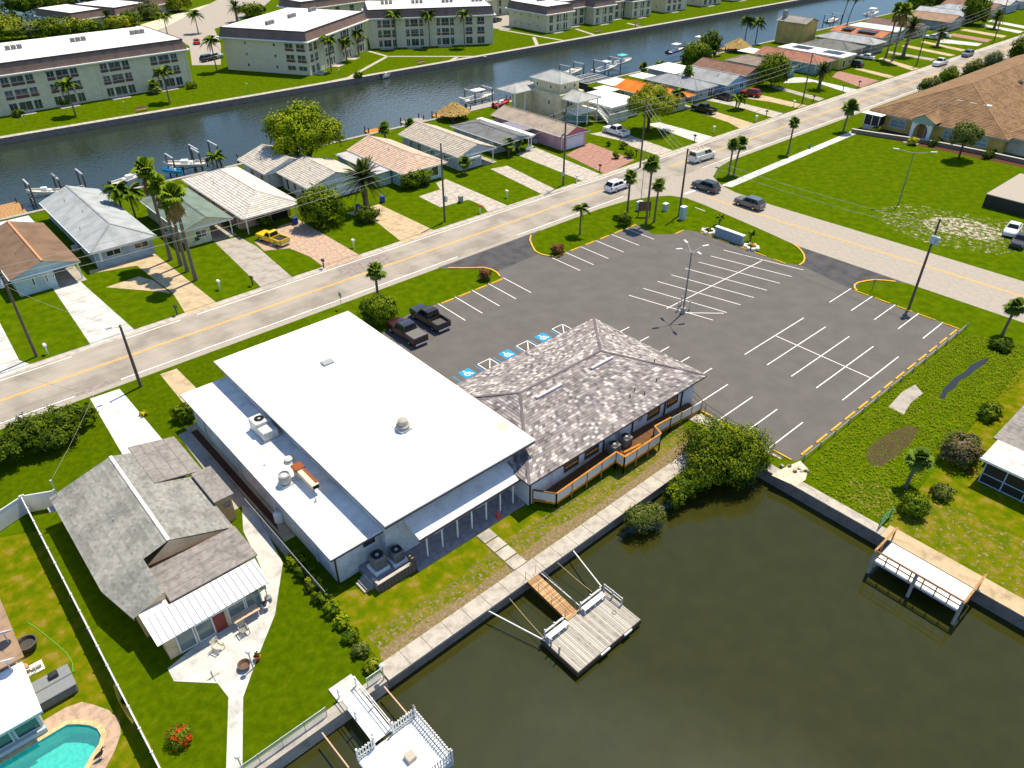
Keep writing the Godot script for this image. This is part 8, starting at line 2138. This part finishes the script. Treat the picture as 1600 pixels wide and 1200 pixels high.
func tiled_building() -> void:
	var h := thing("yellow_tiled_building", "yellow building with vast brown tile roof and arched white entrance", "building")
	var yl := stucco(0.62, 0.47, 0.13)
	var tl := shingle(0.33, 0.21, 0.12)
	part(h, "wall", mb().box(Vector3(158.6, 0, -66.0), Vector3(236, 2.9, -43.0)), yl)
	part(h, "roof", roof_shape(157.8, -68.6, 238.0, -42.2, 3.0, 5.6, 1, 13.2, 0.0, 0.42, 0.05, 0.9, [Color(1, 1, 1), Color(0.88, 0.87, 0.86), Color(1.1, 1.06, 1.0), Color(0.8, 0.78, 0.78)]), tl)
	part(h, "fascia", eave_shape(157.8, -68.6, 238.0, -42.2, 3.0, 0.25), plain(0.3, 0.42, 0.36))
	part(h, "wing_roof", roof_shape(186.0, -46.0, 214.0, -22.0, 3.0, 4.6, 0, 0.0, 12.0, 0.42, 0.05, 0.9, [Color(1, 1, 1), Color(0.8, 0.78, 0.76), Color(1.15, 1.1, 1.0)]), tl)
	part(h, "wing_wall", mb().box(Vector3(187.0, 0, -42.5), Vector3(213.0, 2.9, -23.0)), yl)
	part(h, "wing_fascia", eave_shape(186.0, -46.0, 214.0, -22.0, 3.0, 0.25), plain(0.3, 0.42, 0.36))
	part(h, "corner_roof", roof_shape(160.0, -44.5, 186.5, -33.0, 3.0, 2.3, 1, 5.6, 0.0, 0.42, 0.05, 0.9, [Color(1, 1, 1), Color(0.8, 0.78, 0.76), Color(1.15, 1.1, 1.0)]), tl)
	part(h, "corner_wall", mb().box(Vector3(161.0, 0, -42.9), Vector3(186.0, 2.9, -34.0)), stucco(0.66, 0.62, 0.5))
	part(h, "corner_fascia", eave_shape(160.0, -44.5, 186.5, -33.0, 3.0, 0.25), plain(0.4, 0.45, 0.42))
	# arched entrance with its little gable
	part(h, "entrance_roof", roof_shape(156.2, -59.6, 163.0, -54.6, 3.5, 1.3, 1, 0.0, 0.0, 0.42, 0.05), tl)
	part(h, "entrance_gable", mb().box(Vector3(156.5, 3.0, -59.2), Vector3(156.8, 3.5, -55.0)), plain(0.3, 0.42, 0.36))
	var eg := mb()
	panel(eg, Vector3(156.5, 3.5, -59.4), Vector3(156.5, 3.5, -54.8), Vector3(156.5, 4.7, -57.05), Vector3(156.5, 4.7, -57.15), 0.06)
	part(h, "entrance_pediment", eg, plain(0.3, 0.42, 0.36))
	for z in [-58.7, -55.5]: part(h, "entrance_column", mb().cbox(Vector3(156.8, 1.5, z), Vector3(0.55, 3.0, 0.6)), M.white)
	var arch := mb()
	for k in 10:
		var a := PI * k / 10
		var b := PI * (k + 1) / 10
		arch.bar(Vector3(156.7, 2.0 + sin(a) * 1.25, -57.1 + cos(a) * 1.35), Vector3(156.7, 2.0 + sin(b) * 1.25, -57.1 + cos(b) * 1.35), 0.3, 0.35)
	part(h, "arch", arch, M.white)
	part(h, "doorway", mb().box(Vector3(158.5, 0, -58.3), Vector3(158.62, 2.6, -55.9)), plain(0.3, 0.16, 0.05))
	window(h, Vector3(158.55, 1.3, -56.6), 1, 0.9, 2.3, plain(0.55, 0.65, 0.68), 1, "door")
	for k in [[-62.4, 3.2], [-52.6, 2.0], [-46.6, 2.0]]:
		window(h, Vector3(158.6, 1.5, k[0]), 1, k[1], 1.5, plain(0.66, 0.72, 0.72), 2, "window", mk("sky_glass", 0.2, 0.3, 0.34, 0.08), 2)
		var tp := mb()
		for j in 8:
			var a := PI * j / 8
			var b := PI * (j + 1) / 8
			tp.bar(Vector3(158.55, 2.2 + sin(a) * 0.35, k[0] + cos(a) * k[1] * 0.5), Vector3(158.55, 2.2 + sin(b) * 0.35, k[0] + cos(b) * k[1] * 0.5), 0.1, 0.1)
		part(h, "window_arch", tp, plain(0.66, 0.72, 0.72))
	part(h, "screen_porch", mb().box(Vector3(156.2, 0.9, -68.2), Vector3(156.24, 2.9, -65.2)).box(Vector3(156.2, 0.9, -65.2), Vector3(158.6, 2.9, -65.16)), M.screen)
	part(h, "porch_wall", mb().box(Vector3(156.1, 0, -68.3), Vector3(156.3, 0.9, -65.1)), M.concrete_pale)
	part(h, "porch_roof", mb().box(Vector3(155.8, 2.9, -69.0), Vector3(158.8, 3.0, -64.8)), M.white)
	for z in [-68.2, -66.7, -65.2]: part(h, "porch_post", mb().cbox(Vector3(156.15, 1.9, z), Vector3(0.12, 2.1, 0.12)), M.white)
	for b in [[165.5, -53.0], [186, -53.0], [206, -53.0]]:
		for k in 3: part(h, "skylight", mb().rbox(Vector3(b[0], 5.9, b[1] + k * 2.5 - 2.5), Vector3(b[0] + 0.9, 6.35, b[1] + k * 2.5 - 1.2), 0.05) if b[0] < 170 else mb().rbox(Vector3(b[0], 7.0, b[1] + 1.0), Vector3(b[0] + 1.0, 7.3, b[1] + 2.0), 0.05), M.white)
	for k in 5: part(h, "roof_pipe", mb().tube([Vector3(163.0 + k * 0.4, 4.6, -57.8 + k * 0.5), Vector3(163.0 + k * 0.4, 5.8, -57.8 + k * 0.5)], [0.1, 0.1], 6), M.pale_metal)
	var w := thing("boundary_wall", "low grey brown wall between the field and the yellow building", "wall")
	var pts := v2([151.53, -68.13, 152.33, -64.54, 155.42, -54.60, 156.37, -44.49, 156.58, -38.05, 157.52, -28.26])
	for k in pts.size() - 1:
		part(w, "wall_panel", mb().bar(Vector3(pts[k].x, 0.35, pts[k].y), Vector3(pts[k + 1].x, 0.35, pts[k + 1].y), 0.3, 0.7), plain(0.22, 0.16, 0.12))
		part(w, "coping", mb().bar(Vector3(pts[k].x, 0.74, pts[k].y), Vector3(pts[k + 1].x, 0.74, pts[k + 1].y), 0.5, 0.1), plain(0.5, 0.5, 0.5))
	sheet("entrance_court", v2([152.5, -66, 158.5, -67, 158.5, -34, 154.5, -36]), 0.012, M.mulch)
	sheet("entrance_path", v2([153.0, -58.4, 158.5, -58.6, 158.5, -55.6, 153.4, -55.8]), 0.02, M.concrete_grey)


# a three storey block: x runs along its front from the near left corner, its front faces +z
func block(label: String, at: Vector3, turn: float, L: float, D: float, storeys: int, bays: Array, end_bays: Array, plant := 3) -> Node3D:
	var h := thing("condominium_block", label, "building", at, turn, "condominium blocks across the canal")
	var cr := mk("cream_render", 0.66, 0.61, 0.44, 0.9, "faint", 9.0)
	var H := storeys * 2.6
	part(h, "wall", mb().box(Vector3(0, 0, -D), Vector3(L, H - 0.1, 0)), cr)
	part(h, "eave", mb().box(Vector3(-1.0, H - 0.06, -D - 1.0), Vector3(L + 1.0, H + 0.2, 1.0)), M.white)
	var m := mb()
	var y0 := H + 0.2
	var y1 := H + 2.3
	var i := 0.55
	var a := [Vector3(-0.5, y0, 0.5), Vector3(L + 0.5, y0, 0.5), Vector3(L + 0.5, y0, -D - 0.5), Vector3(-0.5, y0, -D - 0.5)]
	var b := [Vector3(-0.5 + i, y1, 0.5 - i), Vector3(L + 0.5 - i, y1, 0.5 - i), Vector3(L + 0.5 - i, y1, -D - 0.5 + i), Vector3(-0.5 + i, y1, -D - 0.5 + i)]
	for k in 4: courses(m, a[k], a[(k + 1) % 4], b[(k + 1) % 4], b[k], 0.3, 0.02)
	m.tinted = true
	part(h, "mansard", m, shingle(0.27, 0.19, 0.16))
	part(h, "roof", mb().box(Vector3(-0.5 + i, y1 - 0.3, -D - 0.5 + i), Vector3(L + 0.5 - i, y1 + 0.05, 0.5 - i)), M.roof_white)
	part(h, "roof_edge", mb().bar(b[0], b[1], 0.3, 0.25).bar(b[1], b[2], 0.3, 0.25).bar(b[3], b[0], 0.3, 0.25), M.trim_dark)
	var fr := plain(0.62, 0.6, 0.54)
	var brown := plain(0.12, 0.05, 0.045)
	for s in storeys:
		for k in bays:   # [x, width]
			window(h, Vector3(k[0], s * 2.6 + (1.58 if s > 0 else 1.25), 0), 0, k[1], 1.3 if s > 0 else 1.95, fr, 2 if k[1] > 1.0 else 1)
			if s > 0: part(h, "spandrel", mb().box(Vector3(k[0] - k[1] * 0.5, s * 2.6 + 0.3, 0), Vector3(k[0] + k[1] * 0.5, s * 2.6 + 0.95, 0.06)), brown)
		for k in end_bays:   # on the left end, which faces -x: [depth, width]
			window(h, Vector3(0, s * 2.6 + 1.55, -k[0]), 1, k[1], 1.15 if k[1] > 0.8 else 0.8, fr, 2 if k[1] > 1.0 else 1)
			if s > 0 and k[1] > 0.8: part(h, "spandrel", mb().box(Vector3(-0.06, s * 2.6 + 0.3, -k[0] - k[1] * 0.5), Vector3(0, s * 2.6 + 0.9, -k[0] + k[1] * 0.5)), brown)
	for x in [0.0, L * 0.25, L * 0.5, L * 0.75, L]: part(h, "pilaster", mb().box(Vector3(x - 0.18, 0, 0), Vector3(x + 0.18, H - 0.1, 0.12)), cr)
	for k in plant:
		var x := L * (k + 0.5) / plant
		for j in 3: part(h, "roof_condenser", mb().rbox(Vector3(x + j * 1.2, y1 + 0.05, -D * 0.6), Vector3(x + j * 1.2 + 0.9, y1 + 0.95, -D * 0.6 + 0.9), 0.05), plain(0.2, 0.2, 0.2))
	for k in bays.size() / 3: part(h, "patio", mb().box(Vector3(bays[k * 3][0] - 0.5, 0.0, 0.1), Vector3(bays[k * 3][0] + 3.5, 0.06, 2.4)), M.concrete)
	return h


func blocks() -> void:
	var ba := []
	for g in [19.4, 30.5, 41.6, 50.5, 61.6, 72.8]: ba += [[g + 1.0, 1.6], [g + 3.4, 2.6], [g + 5.8, 1.6]]
	block("long cream three storey block with brown mansard at the upper left", Vector3(-12, 0, -193.2), 0.02, 81.5, 24.0, 3, ba, [], 6)
	block("cream corner block with white roof turned towards the canal", Vector3(95.6, 0, -183.9), 0.553, 33.0, 24.0, 3, [[1.8, 1.5], [4.2, 1.5], [9.4, 1.0], [11.2, 1.9], [13.0, 1.0], [18.5, 1.0], [20.3, 1.9], [22.1, 1.0], [27.0, 1.0], [28.8, 1.9], [30.6, 1.0]], [[1.8, 2.4], [5.0, 2.4], [9.2, 0.7], [17.5, 0.7]], 3)
	block("cream three storey block behind three palms at the top centre", Vector3(125.6, 0, -202.4), -0.52, 36.0, 17.0, 3, [[3.0, 1.1], [5.0, 2.2], [7.0, 1.1], [11.0, 1.1], [13.0, 2.2], [15.0, 1.1], [20.0, 1.1], [22.0, 2.2], [24.0, 1.1], [29.0, 2.0], [32.5, 2.2]], [], 4)
	var nb := [["two storey cream block with flat white roof right of the three palms", 180.6, -186.0, 11.0, 18.0], ["recessed two storey block with balconies beside the white flat roof", 192.2, -190.0, 9.4, 16.0], ["two storey cream block with wide windows near the canal bend", 202.4, -186.2, 9.6, 18.0], ["two storey block set back beside the canal bend", 213.0, -190.0, 8.0, 16.0], ["two storey cream block before the fifth block's palms", 222.0, -186.4, 10.0, 18.0], ["cream block beyond the palm pair on the far bank", 240.2, -186.4, 12.0, 16.0], ["small cream block farther along the far bank", 262.0, -186.4, 12.0, 16.0], ["cream block near the far bend of the canal", 282.0, -186.0, 12.0, 16.0], ["farthest cream block on the far bank", 304.0, -186.0, 12.0, 16.0]]
	for k in nb: block(k[0], Vector3(k[1], 0, k[2]), 0.0, k[3], k[4], 2, [[2.0, 1.8], [5.2, 1.8], [8.2, 1.8]], [[4.0, 0.5], [8.0, 0.5], [12.0, 0.5], [15.0, 0.5]], 1)
	for k in [["low white roofed building at the upper left with brown mansard, nearest", 70.7, -291.1, 11.0, 19.0, 0.3], ["second low white roofed building by the far drive", 84.8, -293.2, 13.0, 19.0, 0.4], ["third low white roofed building at the top edge", 100.5, -305.5, 13.0, 19.0, 0.4], ["low roofed block behind the long one at the left edge", 22.0, -226.0, 30.0, 9.0, 0.12]]:
		block(k[0], Vector3(k[1], 0, k[2]), k[5], k[3], k[4], 1, [[3.0, 1.2], [7.0, 1.2], [11.0, 1.2]], [], 0)
	block("distant cream block at the top edge behind the corner block", Vector3(128, 0, -246), 0.1, 30.0, 12.0, 2, [[3.0, 1.8], [8.0, 1.8], [14.0, 1.8], [20.0, 1.8], [26.0, 1.8]], [], 2)
	block("distant cream block at the top edge above the third block", Vector3(172, 0, -222), 0.0, 26.0, 12.0, 2, [[3.0, 1.8], [8.0, 1.8], [14.0, 1.8], [20.0, 1.8]], [], 2)
	var c := thing("carport_canopy", "pale metal carport roof right of the third block", "carport", Vector3(197.74, 0, -227.65))
	part(c, "canopy", mb().rbox(Vector3(-3, 2.4, -8), Vector3(3, 2.55, 4), 0.03), plain(0.5, 0.58, 0.6))
	for k in 4: part(c, "post", mb().cbox(Vector3(2.6 if k % 2 else -2.6, 1.2, -7.5 + 11 * (k / 2)), Vector3(0.15, 2.4, 0.15)), M.white)


# ---------------------------------------------------------------- vehicles and boats

func vehicles() -> void:
	car("pickup_truck", "black pickup with open bed parked facing the left island", "pickup", "pickup", Vector3(43.5, 0.01, -63.2), PI / 2, paint(0.01, 0.009, 0.01))
	car("pickup_truck", "dark maroon pickup with grey bed cover half hidden by the hall roof", "pickup", "pickup", Vector3(39.7, 0.01, -62.4), PI / 2, paint(0.03, 0.006, 0.009), {"cover": true, "roof": paint(0.015, 0.018, 0.04)})
	car("pickup_truck", "bright yellow pickup on the paver driveway", "pickup", "shortcab", Vector3(40.56, 0, -96.33), PI / 2 + 0.25, paint(0.75, 0.48, 0.005), {"liner": M.black_metal})
	car("pickup_truck", "white pickup parked on the drive under the spreading tree", "pickup", "pickup", Vector3(115.46, 0, -98.57), PI / 2, paint(0.7, 0.7, 0.7))
	car("pickup_truck", "black pickup on the tan drive before the orange house", "pickup", "pickup", Vector3(141.88, 0, -96.93), PI / 2, paint(0.015, 0.016, 0.018))
	car("sport_utility_vehicle", "white car with dark sunroof driving on the main road", "car", "suv", Vector3(92.63, 0, -77.88), 0.0, paint(0.75, 0.76, 0.77))
	car("sport_utility_vehicle", "dark blue car waiting at the junction in the side street", "car", "suv", Vector3(103.24, 0, -68.02), PI / 2, paint(0.03, 0.04, 0.05))
	car("sport_utility_vehicle", "grey car following in the side street", "car", "suv", Vector3(102.31, 0, -59.08), PI / 2, paint(0.13, 0.12, 0.115), {"roof": paint(0.1, 0.13, 0.17)})
	car("cargo_van", "white cargo van with orange ladder on its roof turning at the junction", "van", "van", Vector3(115.29, 0, -77.72), -0.05, paint(0.72, 0.72, 0.66), {"rack": true, "cuts": [0.03, 0.24, 0.45]})
	car("sport_utility_vehicle", "dark red car parked before the blue house", "car", "suv", Vector3(161.15, 0, -98.01), PI / 2 + 0.2, paint(0.25, 0.01, 0.015))
	car("sport_utility_vehicle", "black covered car parked left of the blue house", "car", "suv", Vector3(154.10, 0, -100.44), PI / 2, paint(0.02, 0.02, 0.022))
	car("sedan", "silver white sedan parked on the sandy field edge", "car", "sedan", Vector3(122.02, 0, -27.89), PI + 0.15, paint(0.66, 0.68, 0.7))
	car("sedan", "dark sedan parked beside the silver one on the field edge", "car", "sedan", Vector3(118.52, 0, -25.63), PI + 0.1, paint(0.02, 0.02, 0.025))
	car("pickup_truck", "white pickup far up the main road", "pickup", "pickup", Vector3(226.57, 0, -82.87), PI, paint(0.72, 0.72, 0.72))
	car("sport_utility_vehicle", "grey blue car far up the main road behind the white pickup", "car", "suv", Vector3(243.82, 0, -82.69), PI, paint(0.14, 0.17, 0.2))
	car("sedan", "white sedan parked by the far date palm, left", "car", "sedan", Vector3(261.76, 0, -100.44), PI / 2, paint(0.72, 0.74, 0.75))
	car("sedan", "white sedan parked by the far date palm, right", "car", "sedan", Vector3(267.41, 0, -99.57), PI / 2, paint(0.72, 0.74, 0.75))
	car("sport_utility_vehicle", "dark car in the far car park beside the corner block", "car", "suv", Vector3(83.54, 0, -217.88), 0.3, paint(0.02, 0.03, 0.05))
	car("sport_utility_vehicle", "pale blue car in the far car park beside the corner block", "car", "suv", Vector3(86.01, 0, -218.96), 0.3, paint(0.4, 0.45, 0.5))
	car("sedan", "red car parked by the far drive", "car", "sedan", Vector3(90.98, 0, -243.39), 1.2, paint(0.5, 0.01, 0.01))
	car("sedan", "dark car under the pale carport roof across the canal", "car", "sedan", Vector3(182.41, 0, -212.37), 0.3, paint(0.02, 0.02, 0.025))
	car("sedan", "white car in the driveway of the charcoal roofed house", "car", "sedan", Vector3(219.44, 0, -99.95), PI / 2, paint(0.7, 0.72, 0.74))
	car("sport_utility_vehicle", "black car in the driveway of the solar roofed house", "car", "suv", Vector3(208.06, 0, -97.32), PI / 2, paint(0.02, 0.02, 0.022))
	boats()


# a boat faces +x; parts: hull, deck, console, hardtop, outboards
func boat(label: String, at: Vector3, turn: float, L: float, o := {}) -> void:
	var t := thing(o.get("name", "motor_boat"), label, "boat", at, turn)
	var W: float = L * 0.16
	var hull := mb()
	var deck := mb()
	var st := []
	for i in 9:
		var u := i / 8.0
		var w: float = W * (1.0 if u < 0.55 else sqrt(max(0.0, 1.0 - pow((u - 0.55) / 0.45, 2.0)))) + 0.02
		st.append([lerpf(-L * 0.5, L * 0.5, u), w, 0.75 + 0.45 * u * u, 0.05 + 0.45 * pow(u, 4.0)])
	for i in 8:
		var a: Array = st[i]
		var b: Array = st[i + 1]
		for s in [-1.0, 1.0]:
			var c := Vector3((a[0] + b[0]) * 0.5, 0.9, 0)
			hull._both(Vector3(a[0], a[3], 0), Vector3(b[0], b[3], 0), Vector3(b[0], b[3] + 0.25, b[1] * 0.8 * s), Vector3(a[0], a[3] + 0.25, a[1] * 0.8 * s), c)
			hull._both(Vector3(a[0], a[3] + 0.25, a[1] * 0.8 * s), Vector3(b[0], b[3] + 0.25, b[1] * 0.8 * s), Vector3(b[0], b[2], b[1] * s), Vector3(a[0], a[2], a[1] * s), c)
			hull._both(Vector3(a[0], a[2], a[1] * s), Vector3(b[0], b[2], b[1] * s), Vector3(b[0], b[2], b[1] * 0.82 * s), Vector3(a[0], a[2], a[1] * 0.82 * s), c - Vector3(0, 5, 0))
		deck.quad(Vector3(a[0], a[2] - 0.3, a[1] * 0.82), Vector3(b[0], b[2] - 0.3, b[1] * 0.82), Vector3(b[0], b[2] - 0.3, -b[1] * 0.82), Vector3(a[0], a[2] - 0.3, -a[1] * 0.82))
	hull.quad(Vector3(-L * 0.5, 0.05, -W * 0.8), Vector3(-L * 0.5, 0.05, W * 0.8), Vector3(-L * 0.5, 0.7, W), Vector3(-L * 0.5, 0.7, -W))
	part(t, "hull", hull, o.get("hull", plain(0.72, 0.72, 0.68, 0.3)))
	part(t, "deck", deck, o.get("deck", plain(0.6, 0.56, 0.48)))
	part(t, "console", mb().rbox(Vector3(-L * 0.1, 0.45, -W * 0.4), Vector3(L * 0.08, 1.35, W * 0.4), 0.08), M.white)
	part(t, "seat", mb().rbox(Vector3(-L * 0.2, 0.45, -W * 0.4), Vector3(-L * 0.13, 1.0, W * 0.4), 0.05), M.white)
	if o.get("top", true):
		part(t, "hardtop", mb().rbox(Vector3(-L * 0.18, 2.25, -W * 0.75), Vector3(L * 0.14, 2.36, W * 0.75), 0.05), o.get("topm", M.white))
		for sx in [-0.15, 0.08]:
			for s in [-1.0, 1.0]: part(t, "top_leg", mb().tube([Vector3(L * sx, 0.6, W * 0.5 * s), Vector3(L * sx, 2.26, W * 0.62 * s)], [0.03, 0.03], 6), M.aluminium)
	for k in o.get("motors", 1):
		var z: float = (k - (o.get("motors", 1) - 1) * 0.5) * 0.65
		part(t, "outboard", mb().rbox(Vector3(-L * 0.5 - 0.55, 0.75, z - 0.18), Vector3(-L * 0.5 - 0.05, 1.35, z + 0.18), 0.08).box(Vector3(-L * 0.5 - 0.35, -0.2, z - 0.07), Vector3(-L * 0.5 - 0.15, 0.76, z + 0.07)), M.white if o.get("motors", 1) > 1 else M.black_metal)


func lift(label: String, at: Vector3, L: float, W: float, turn := 0.0) -> void:   # a boat lift: four piles, two beams, bunks
	var t := thing("boat_lift", label, "boat lift", at, turn, "boat lifts on the canal")
	for sx in [-1.0, 1.0]:
		for sz in [-1.0, 1.0]:
			part(t, "pile", mb().tube([Vector3(sx * L * 0.5, -2.5, sz * W * 0.5), Vector3(sx * L * 0.5, 2.6, sz * W * 0.5)], [0.15, 0.13], 8), M.wood_pole)
		part(t, "top_beam", mb().bar(Vector3(sx * L * 0.5, 2.66, -W * 0.5), Vector3(sx * L * 0.5, 2.66, W * 0.5), 0.25, 0.22), M.aluminium)
		part(t, "cradle_beam", mb().bar(Vector3(sx * L * 0.5, -0.1, -W * 0.5), Vector3(sx * L * 0.5, -0.1, W * 0.5), 0.18, 0.2), M.aluminium)
	for sz in [-0.5, 0.5]: part(t, "bunk", mb().bar(Vector3(-L * 0.55, 0.12, W * 0.4 * sz), Vector3(L * 0.55, 0.12, W * 0.4 * sz), 0.2, 0.14), M.wood_grey)


func jetty(label: String, x0: float, x1: float, z0: float, z1: float, m: Material) -> void:
	var t := thing("jetty", label, "jetty", Vector3.ZERO, 0.0, "jetties on the canal")
	planks(t, x0, x1, z0, z1, 0.1, 0.5, m)
	for x in [x0 + 0.2, x1 - 0.2]:
		for k in 2: part(t, "pile", mb().tube([Vector3(x, -2.5, lerpf(z0, z1, 0.1 + 0.6 * k)), Vector3(x, 1.0, lerpf(z0, z1, 0.1 + 0.6 * k))], [0.14, 0.13], 8), M.wood_pole)
	part(t, "joist", mb().box(Vector3(x0, -0.1, z0), Vector3(x1, 0.055, z1)), M.wood_brown)


func boats() -> void:
	lift("boat lift beneath the white boat with three outboards", Vector3(111.43, 0, -136.24), 5.0, 3.6)
	boat("white centre console boat with three outboards on a lift", Vector3(111.43, 0, -136.24) + Vector3(0, 0.2, 0), 0.0, 9.0, {"motors": 3})
	lift("boat lift holding the pale bow rider behind the white tiled house", Vector3(43.77, 0, -135.45), 4.6, 3.4)
	boat("pale open bow boat on the lift behind the white tiled house", Vector3(43.77, 0, -135.45) + Vector3(0, 0.2, 0), 2.6, 7.0, {"top": false})
	lift("empty boat lift beside the bow rider", Vector3(48.35, 0, -137.43), 3.5, 4.0)
	lift("boat lift behind the blue grey house, left of two", Vector3(21.72, 0, -137.62), 4.2, 3.2)
	boat("small beige skiff on the lift behind the blue grey house", Vector3(21.56, 0, -137.00) + Vector3(0, 0.2, 0), 2.6, 5.2, {"top": false, "deck": plain(0.66, 0.6, 0.45)})
	lift("boat lift behind the blue grey house, right of two", Vector3(25.60, 0, -137.27), 3.6, 3.4)
	boat("white boat half hidden behind the fan palms", Vector3(34.10, 0, -134.54), 0.2, 6.5, {"top": false})
	lift("boat lift with cream boats behind the screened cage", Vector3(144.96, 0, -139.86), 5.0, 3.6)
	boat("cream deck boat on the lift behind the screened cage", Vector3(144.96, 0, -139.86) + Vector3(0, 0.2, 0), 0.1, 8.0, {"top": false, "deck": plain(0.7, 0.6, 0.42)})
	lift("boat lift with grey covered boat", Vector3(155.90, 0, -137.81), 6.0, 4.0)
	boat("grey covered cruiser with pale canvas on the lift", Vector3(154.56, 0, -137.04) + Vector3(0, 0.2, 0), 0.1, 9.0, {"deck": plain(0.4, 0.45, 0.5), "topm": plain(0.45, 0.5, 0.55)})
	boat("boat with bright turquoise canvas top on the canal", Vector3(164.62, 0, -140.22), 0.1, 8.0, {"topm": plain(0.02, 0.6, 0.55)})
	boat("dark blue hulled boat with white top beside the green clump", Vector3(187.36, 0, -140.01), 0.1, 8.0, {"hull": plain(0.03, 0.05, 0.12, 0.3)})
	boat("white topped boat behind the green clump", Vector3(201.31, 0, -142.39), 0.1, 8.0, {})
	lift("boat lift holding the grey skiff behind the orange solar roof", Vector3(265.23, 0, -135.15), 5.0, 3.6)
	boat("grey skiff on the lift behind the orange solar roof", Vector3(265.23, 0, -135.15) + Vector3(0, 0.2, 0), 0.1, 8.0, {"top": false, "hull": plain(0.3, 0.35, 0.36)})
	boat("white cabin boat on the far bend of the canal", Vector3(290.26, 0, -133.82), 0.1, 9.0, {})
	boat("white boat with arch moored by the cream tower house", Vector3(137.16, 0, -137.69), 0.1, 7.5, {"topm": plain(0.05, 0.08, 0.12)})
	boat("red covered small boat moored behind the cream tower house", Vector3(112.45, 0, -129.48), 0.1, 5.0, {"top": false, "hull": plain(0.5, 0.03, 0.06), "deck": plain(0.5, 0.03, 0.06)})
	boat("yellow water scooter shaped craft by the thatched hut", Vector3(192.00, 0, -128.92), 0.1, 3.6, {"top": false, "hull": plain(0.8, 0.4, 0.01), "name": "small_craft"})
	boat("bright blue kayak at the lift behind the white tiled house", Vector3(40.93, 0, -133.98), 2.4, 3.4, {"top": false, "hull": plain(0.02, 0.4, 0.65), "deck": plain(0.02, 0.4, 0.65), "name": "kayak"})
	boat("little white dinghy tied below the far sea wall", Vector3(111.11, -1.1, -172.97), 0.1, 2.6, {"top": false, "name": "dinghy"})
	jetty("wooden jetty at the left edge of the canal", 13.0, 17.5, -137.5, -131.3, M.wood_tan)
	jetty("pale jetty behind the white double gabled house", 52.67, 52.67 + 9.0, -134.5, -131.3, M.wood_grey)
	jetty("orange boarded jetty behind the beige hip roof", 79.28, 79.28 + 5.0, -133.6, -131.3, M.wood_fresh)
	jetty("small jetty with dark piles behind the grey walled house", 88.31, 88.31 + 5.0, -134.2, -131.3, M.wood_grey)
	jetty("orange boarded jetty beside the thatched hut on the water", 96.13, 96.13 + 6.0, -133.8, -131.3, M.wood_fresh)
	jetty("grey jetty beneath the lift of the triple outboard boat", 105.38, 105.38 + 12.0, -133.6, -131.3, M.wood_grey)
	jetty("far jetty by the thatched hut", 200.14, 200.14 + 8.0, -135.0, -131.3, M.wood_tan)
	for k in [[Vector3(98.34, 0, -128.45), "round thatched hut roof on the canal bank", 2.9], [Vector3(201.93, 0, -129.41), "square thatched hut on the canal by the tall palms", 3.2]]:
		var t := thing("thatched_hut", k[1], "hut", k[0])
		for j in 4: part(t, "post", mb().cbox(Vector3((k[2] - 0.8) * (1 if j % 2 else -1) * 0.8, 1.0, (k[2] - 0.8) * (1 if j < 2 else -1) * 0.8), Vector3(0.2, 2.0, 0.2)), M.wood_pole)
		var m := mb()
		m.tinted = true
		for j in 900:
			var a := rng.randf() * TAU
			var u := sqrt(rng.randf())
			var p := Vector3(cos(a) * k[2] * u, 3.6 - 1.9 * u, sin(a) * k[2] * u)
			var d := Vector3(cos(a), -0.5, sin(a)).normalized()
			var f := rng.randf_range(0.5, 1.1)
			m.ink = Color(0.5 * f, 0.34 * f, 0.12 * f)
			m.bar(p, p + d * 0.8, 0.2, 0.03)
		m.ink = Color(0.35, 0.23, 0.08)
		m.lathe([Vector2(k[2], 1.6), Vector2(0.0001, 3.5)], 14)
		part(t, "thatch", m, M.tinted)


func _ready() -> void:
	# camera, sky, sun, exposure
	rng.seed = 20240611
	var cam := Camera3D.new()
	cam.name = "camera"
	add_child(cam)
	cam.position = Vector3(0, 44, 0)
	cam.rotation_degrees = Vector3(-34.713, -41.73, 0)
	cam.rotation_order = EULER_ORDER_YXZ
	cam.fov = 54.232
	cam.near = 0.5
	cam.far = 6000
	cam.current = true
	textures()
	var env := Environment.new()
	env.background_mode = Environment.BG_SKY
	var sm := ProceduralSkyMaterial.new()
	sm.sky_top_color = Color(0.27, 0.44, 0.66)
	sm.sky_horizon_color = Color(0.62, 0.77, 0.88)
	sm.sky_curve = 0.19
	sm.ground_bottom_color = Color(0.2, 0.25, 0.15)
	sm.ground_horizon_color = Color(0.5, 0.6, 0.62)
	sm.sky_cover = sky_picture()
	sm.sky_cover_modulate = Color(1, 1, 1)
	sm.energy_multiplier = 1.0
	var sky := Sky.new()
	sky.sky_material = sm
	env.sky = sky
	env.tonemap_mode = Environment.TONE_MAPPER_LINEAR
	env.tonemap_exposure = 1.36
	env.sdfgi_enabled = true
	env.ssao_enabled = true
	env.ssil_enabled = true
	var we := WorldEnvironment.new()
	we.environment = env
	add_child(we)
	var sun := DirectionalLight3D.new()
	sun.name = "sun"
	sun.light_energy = 1.6
	sun.light_color = Color(1.0, 0.94, 0.83)
	sun.light_angular_distance = 0.5
	sun.shadow_enabled = true
	add_child(sun)
	sun.look_at_from_position(Vector3.ZERO, Vector3(-0.405, -0.91, 0.091))
	materials()
	# the setting, then the things in it
	terrain()
	hall()
	near_house()
	fences()
	docks()
	pool_house()
	right_house()
	houses()
	blocks()
	street()
	vehicles()
	plants()
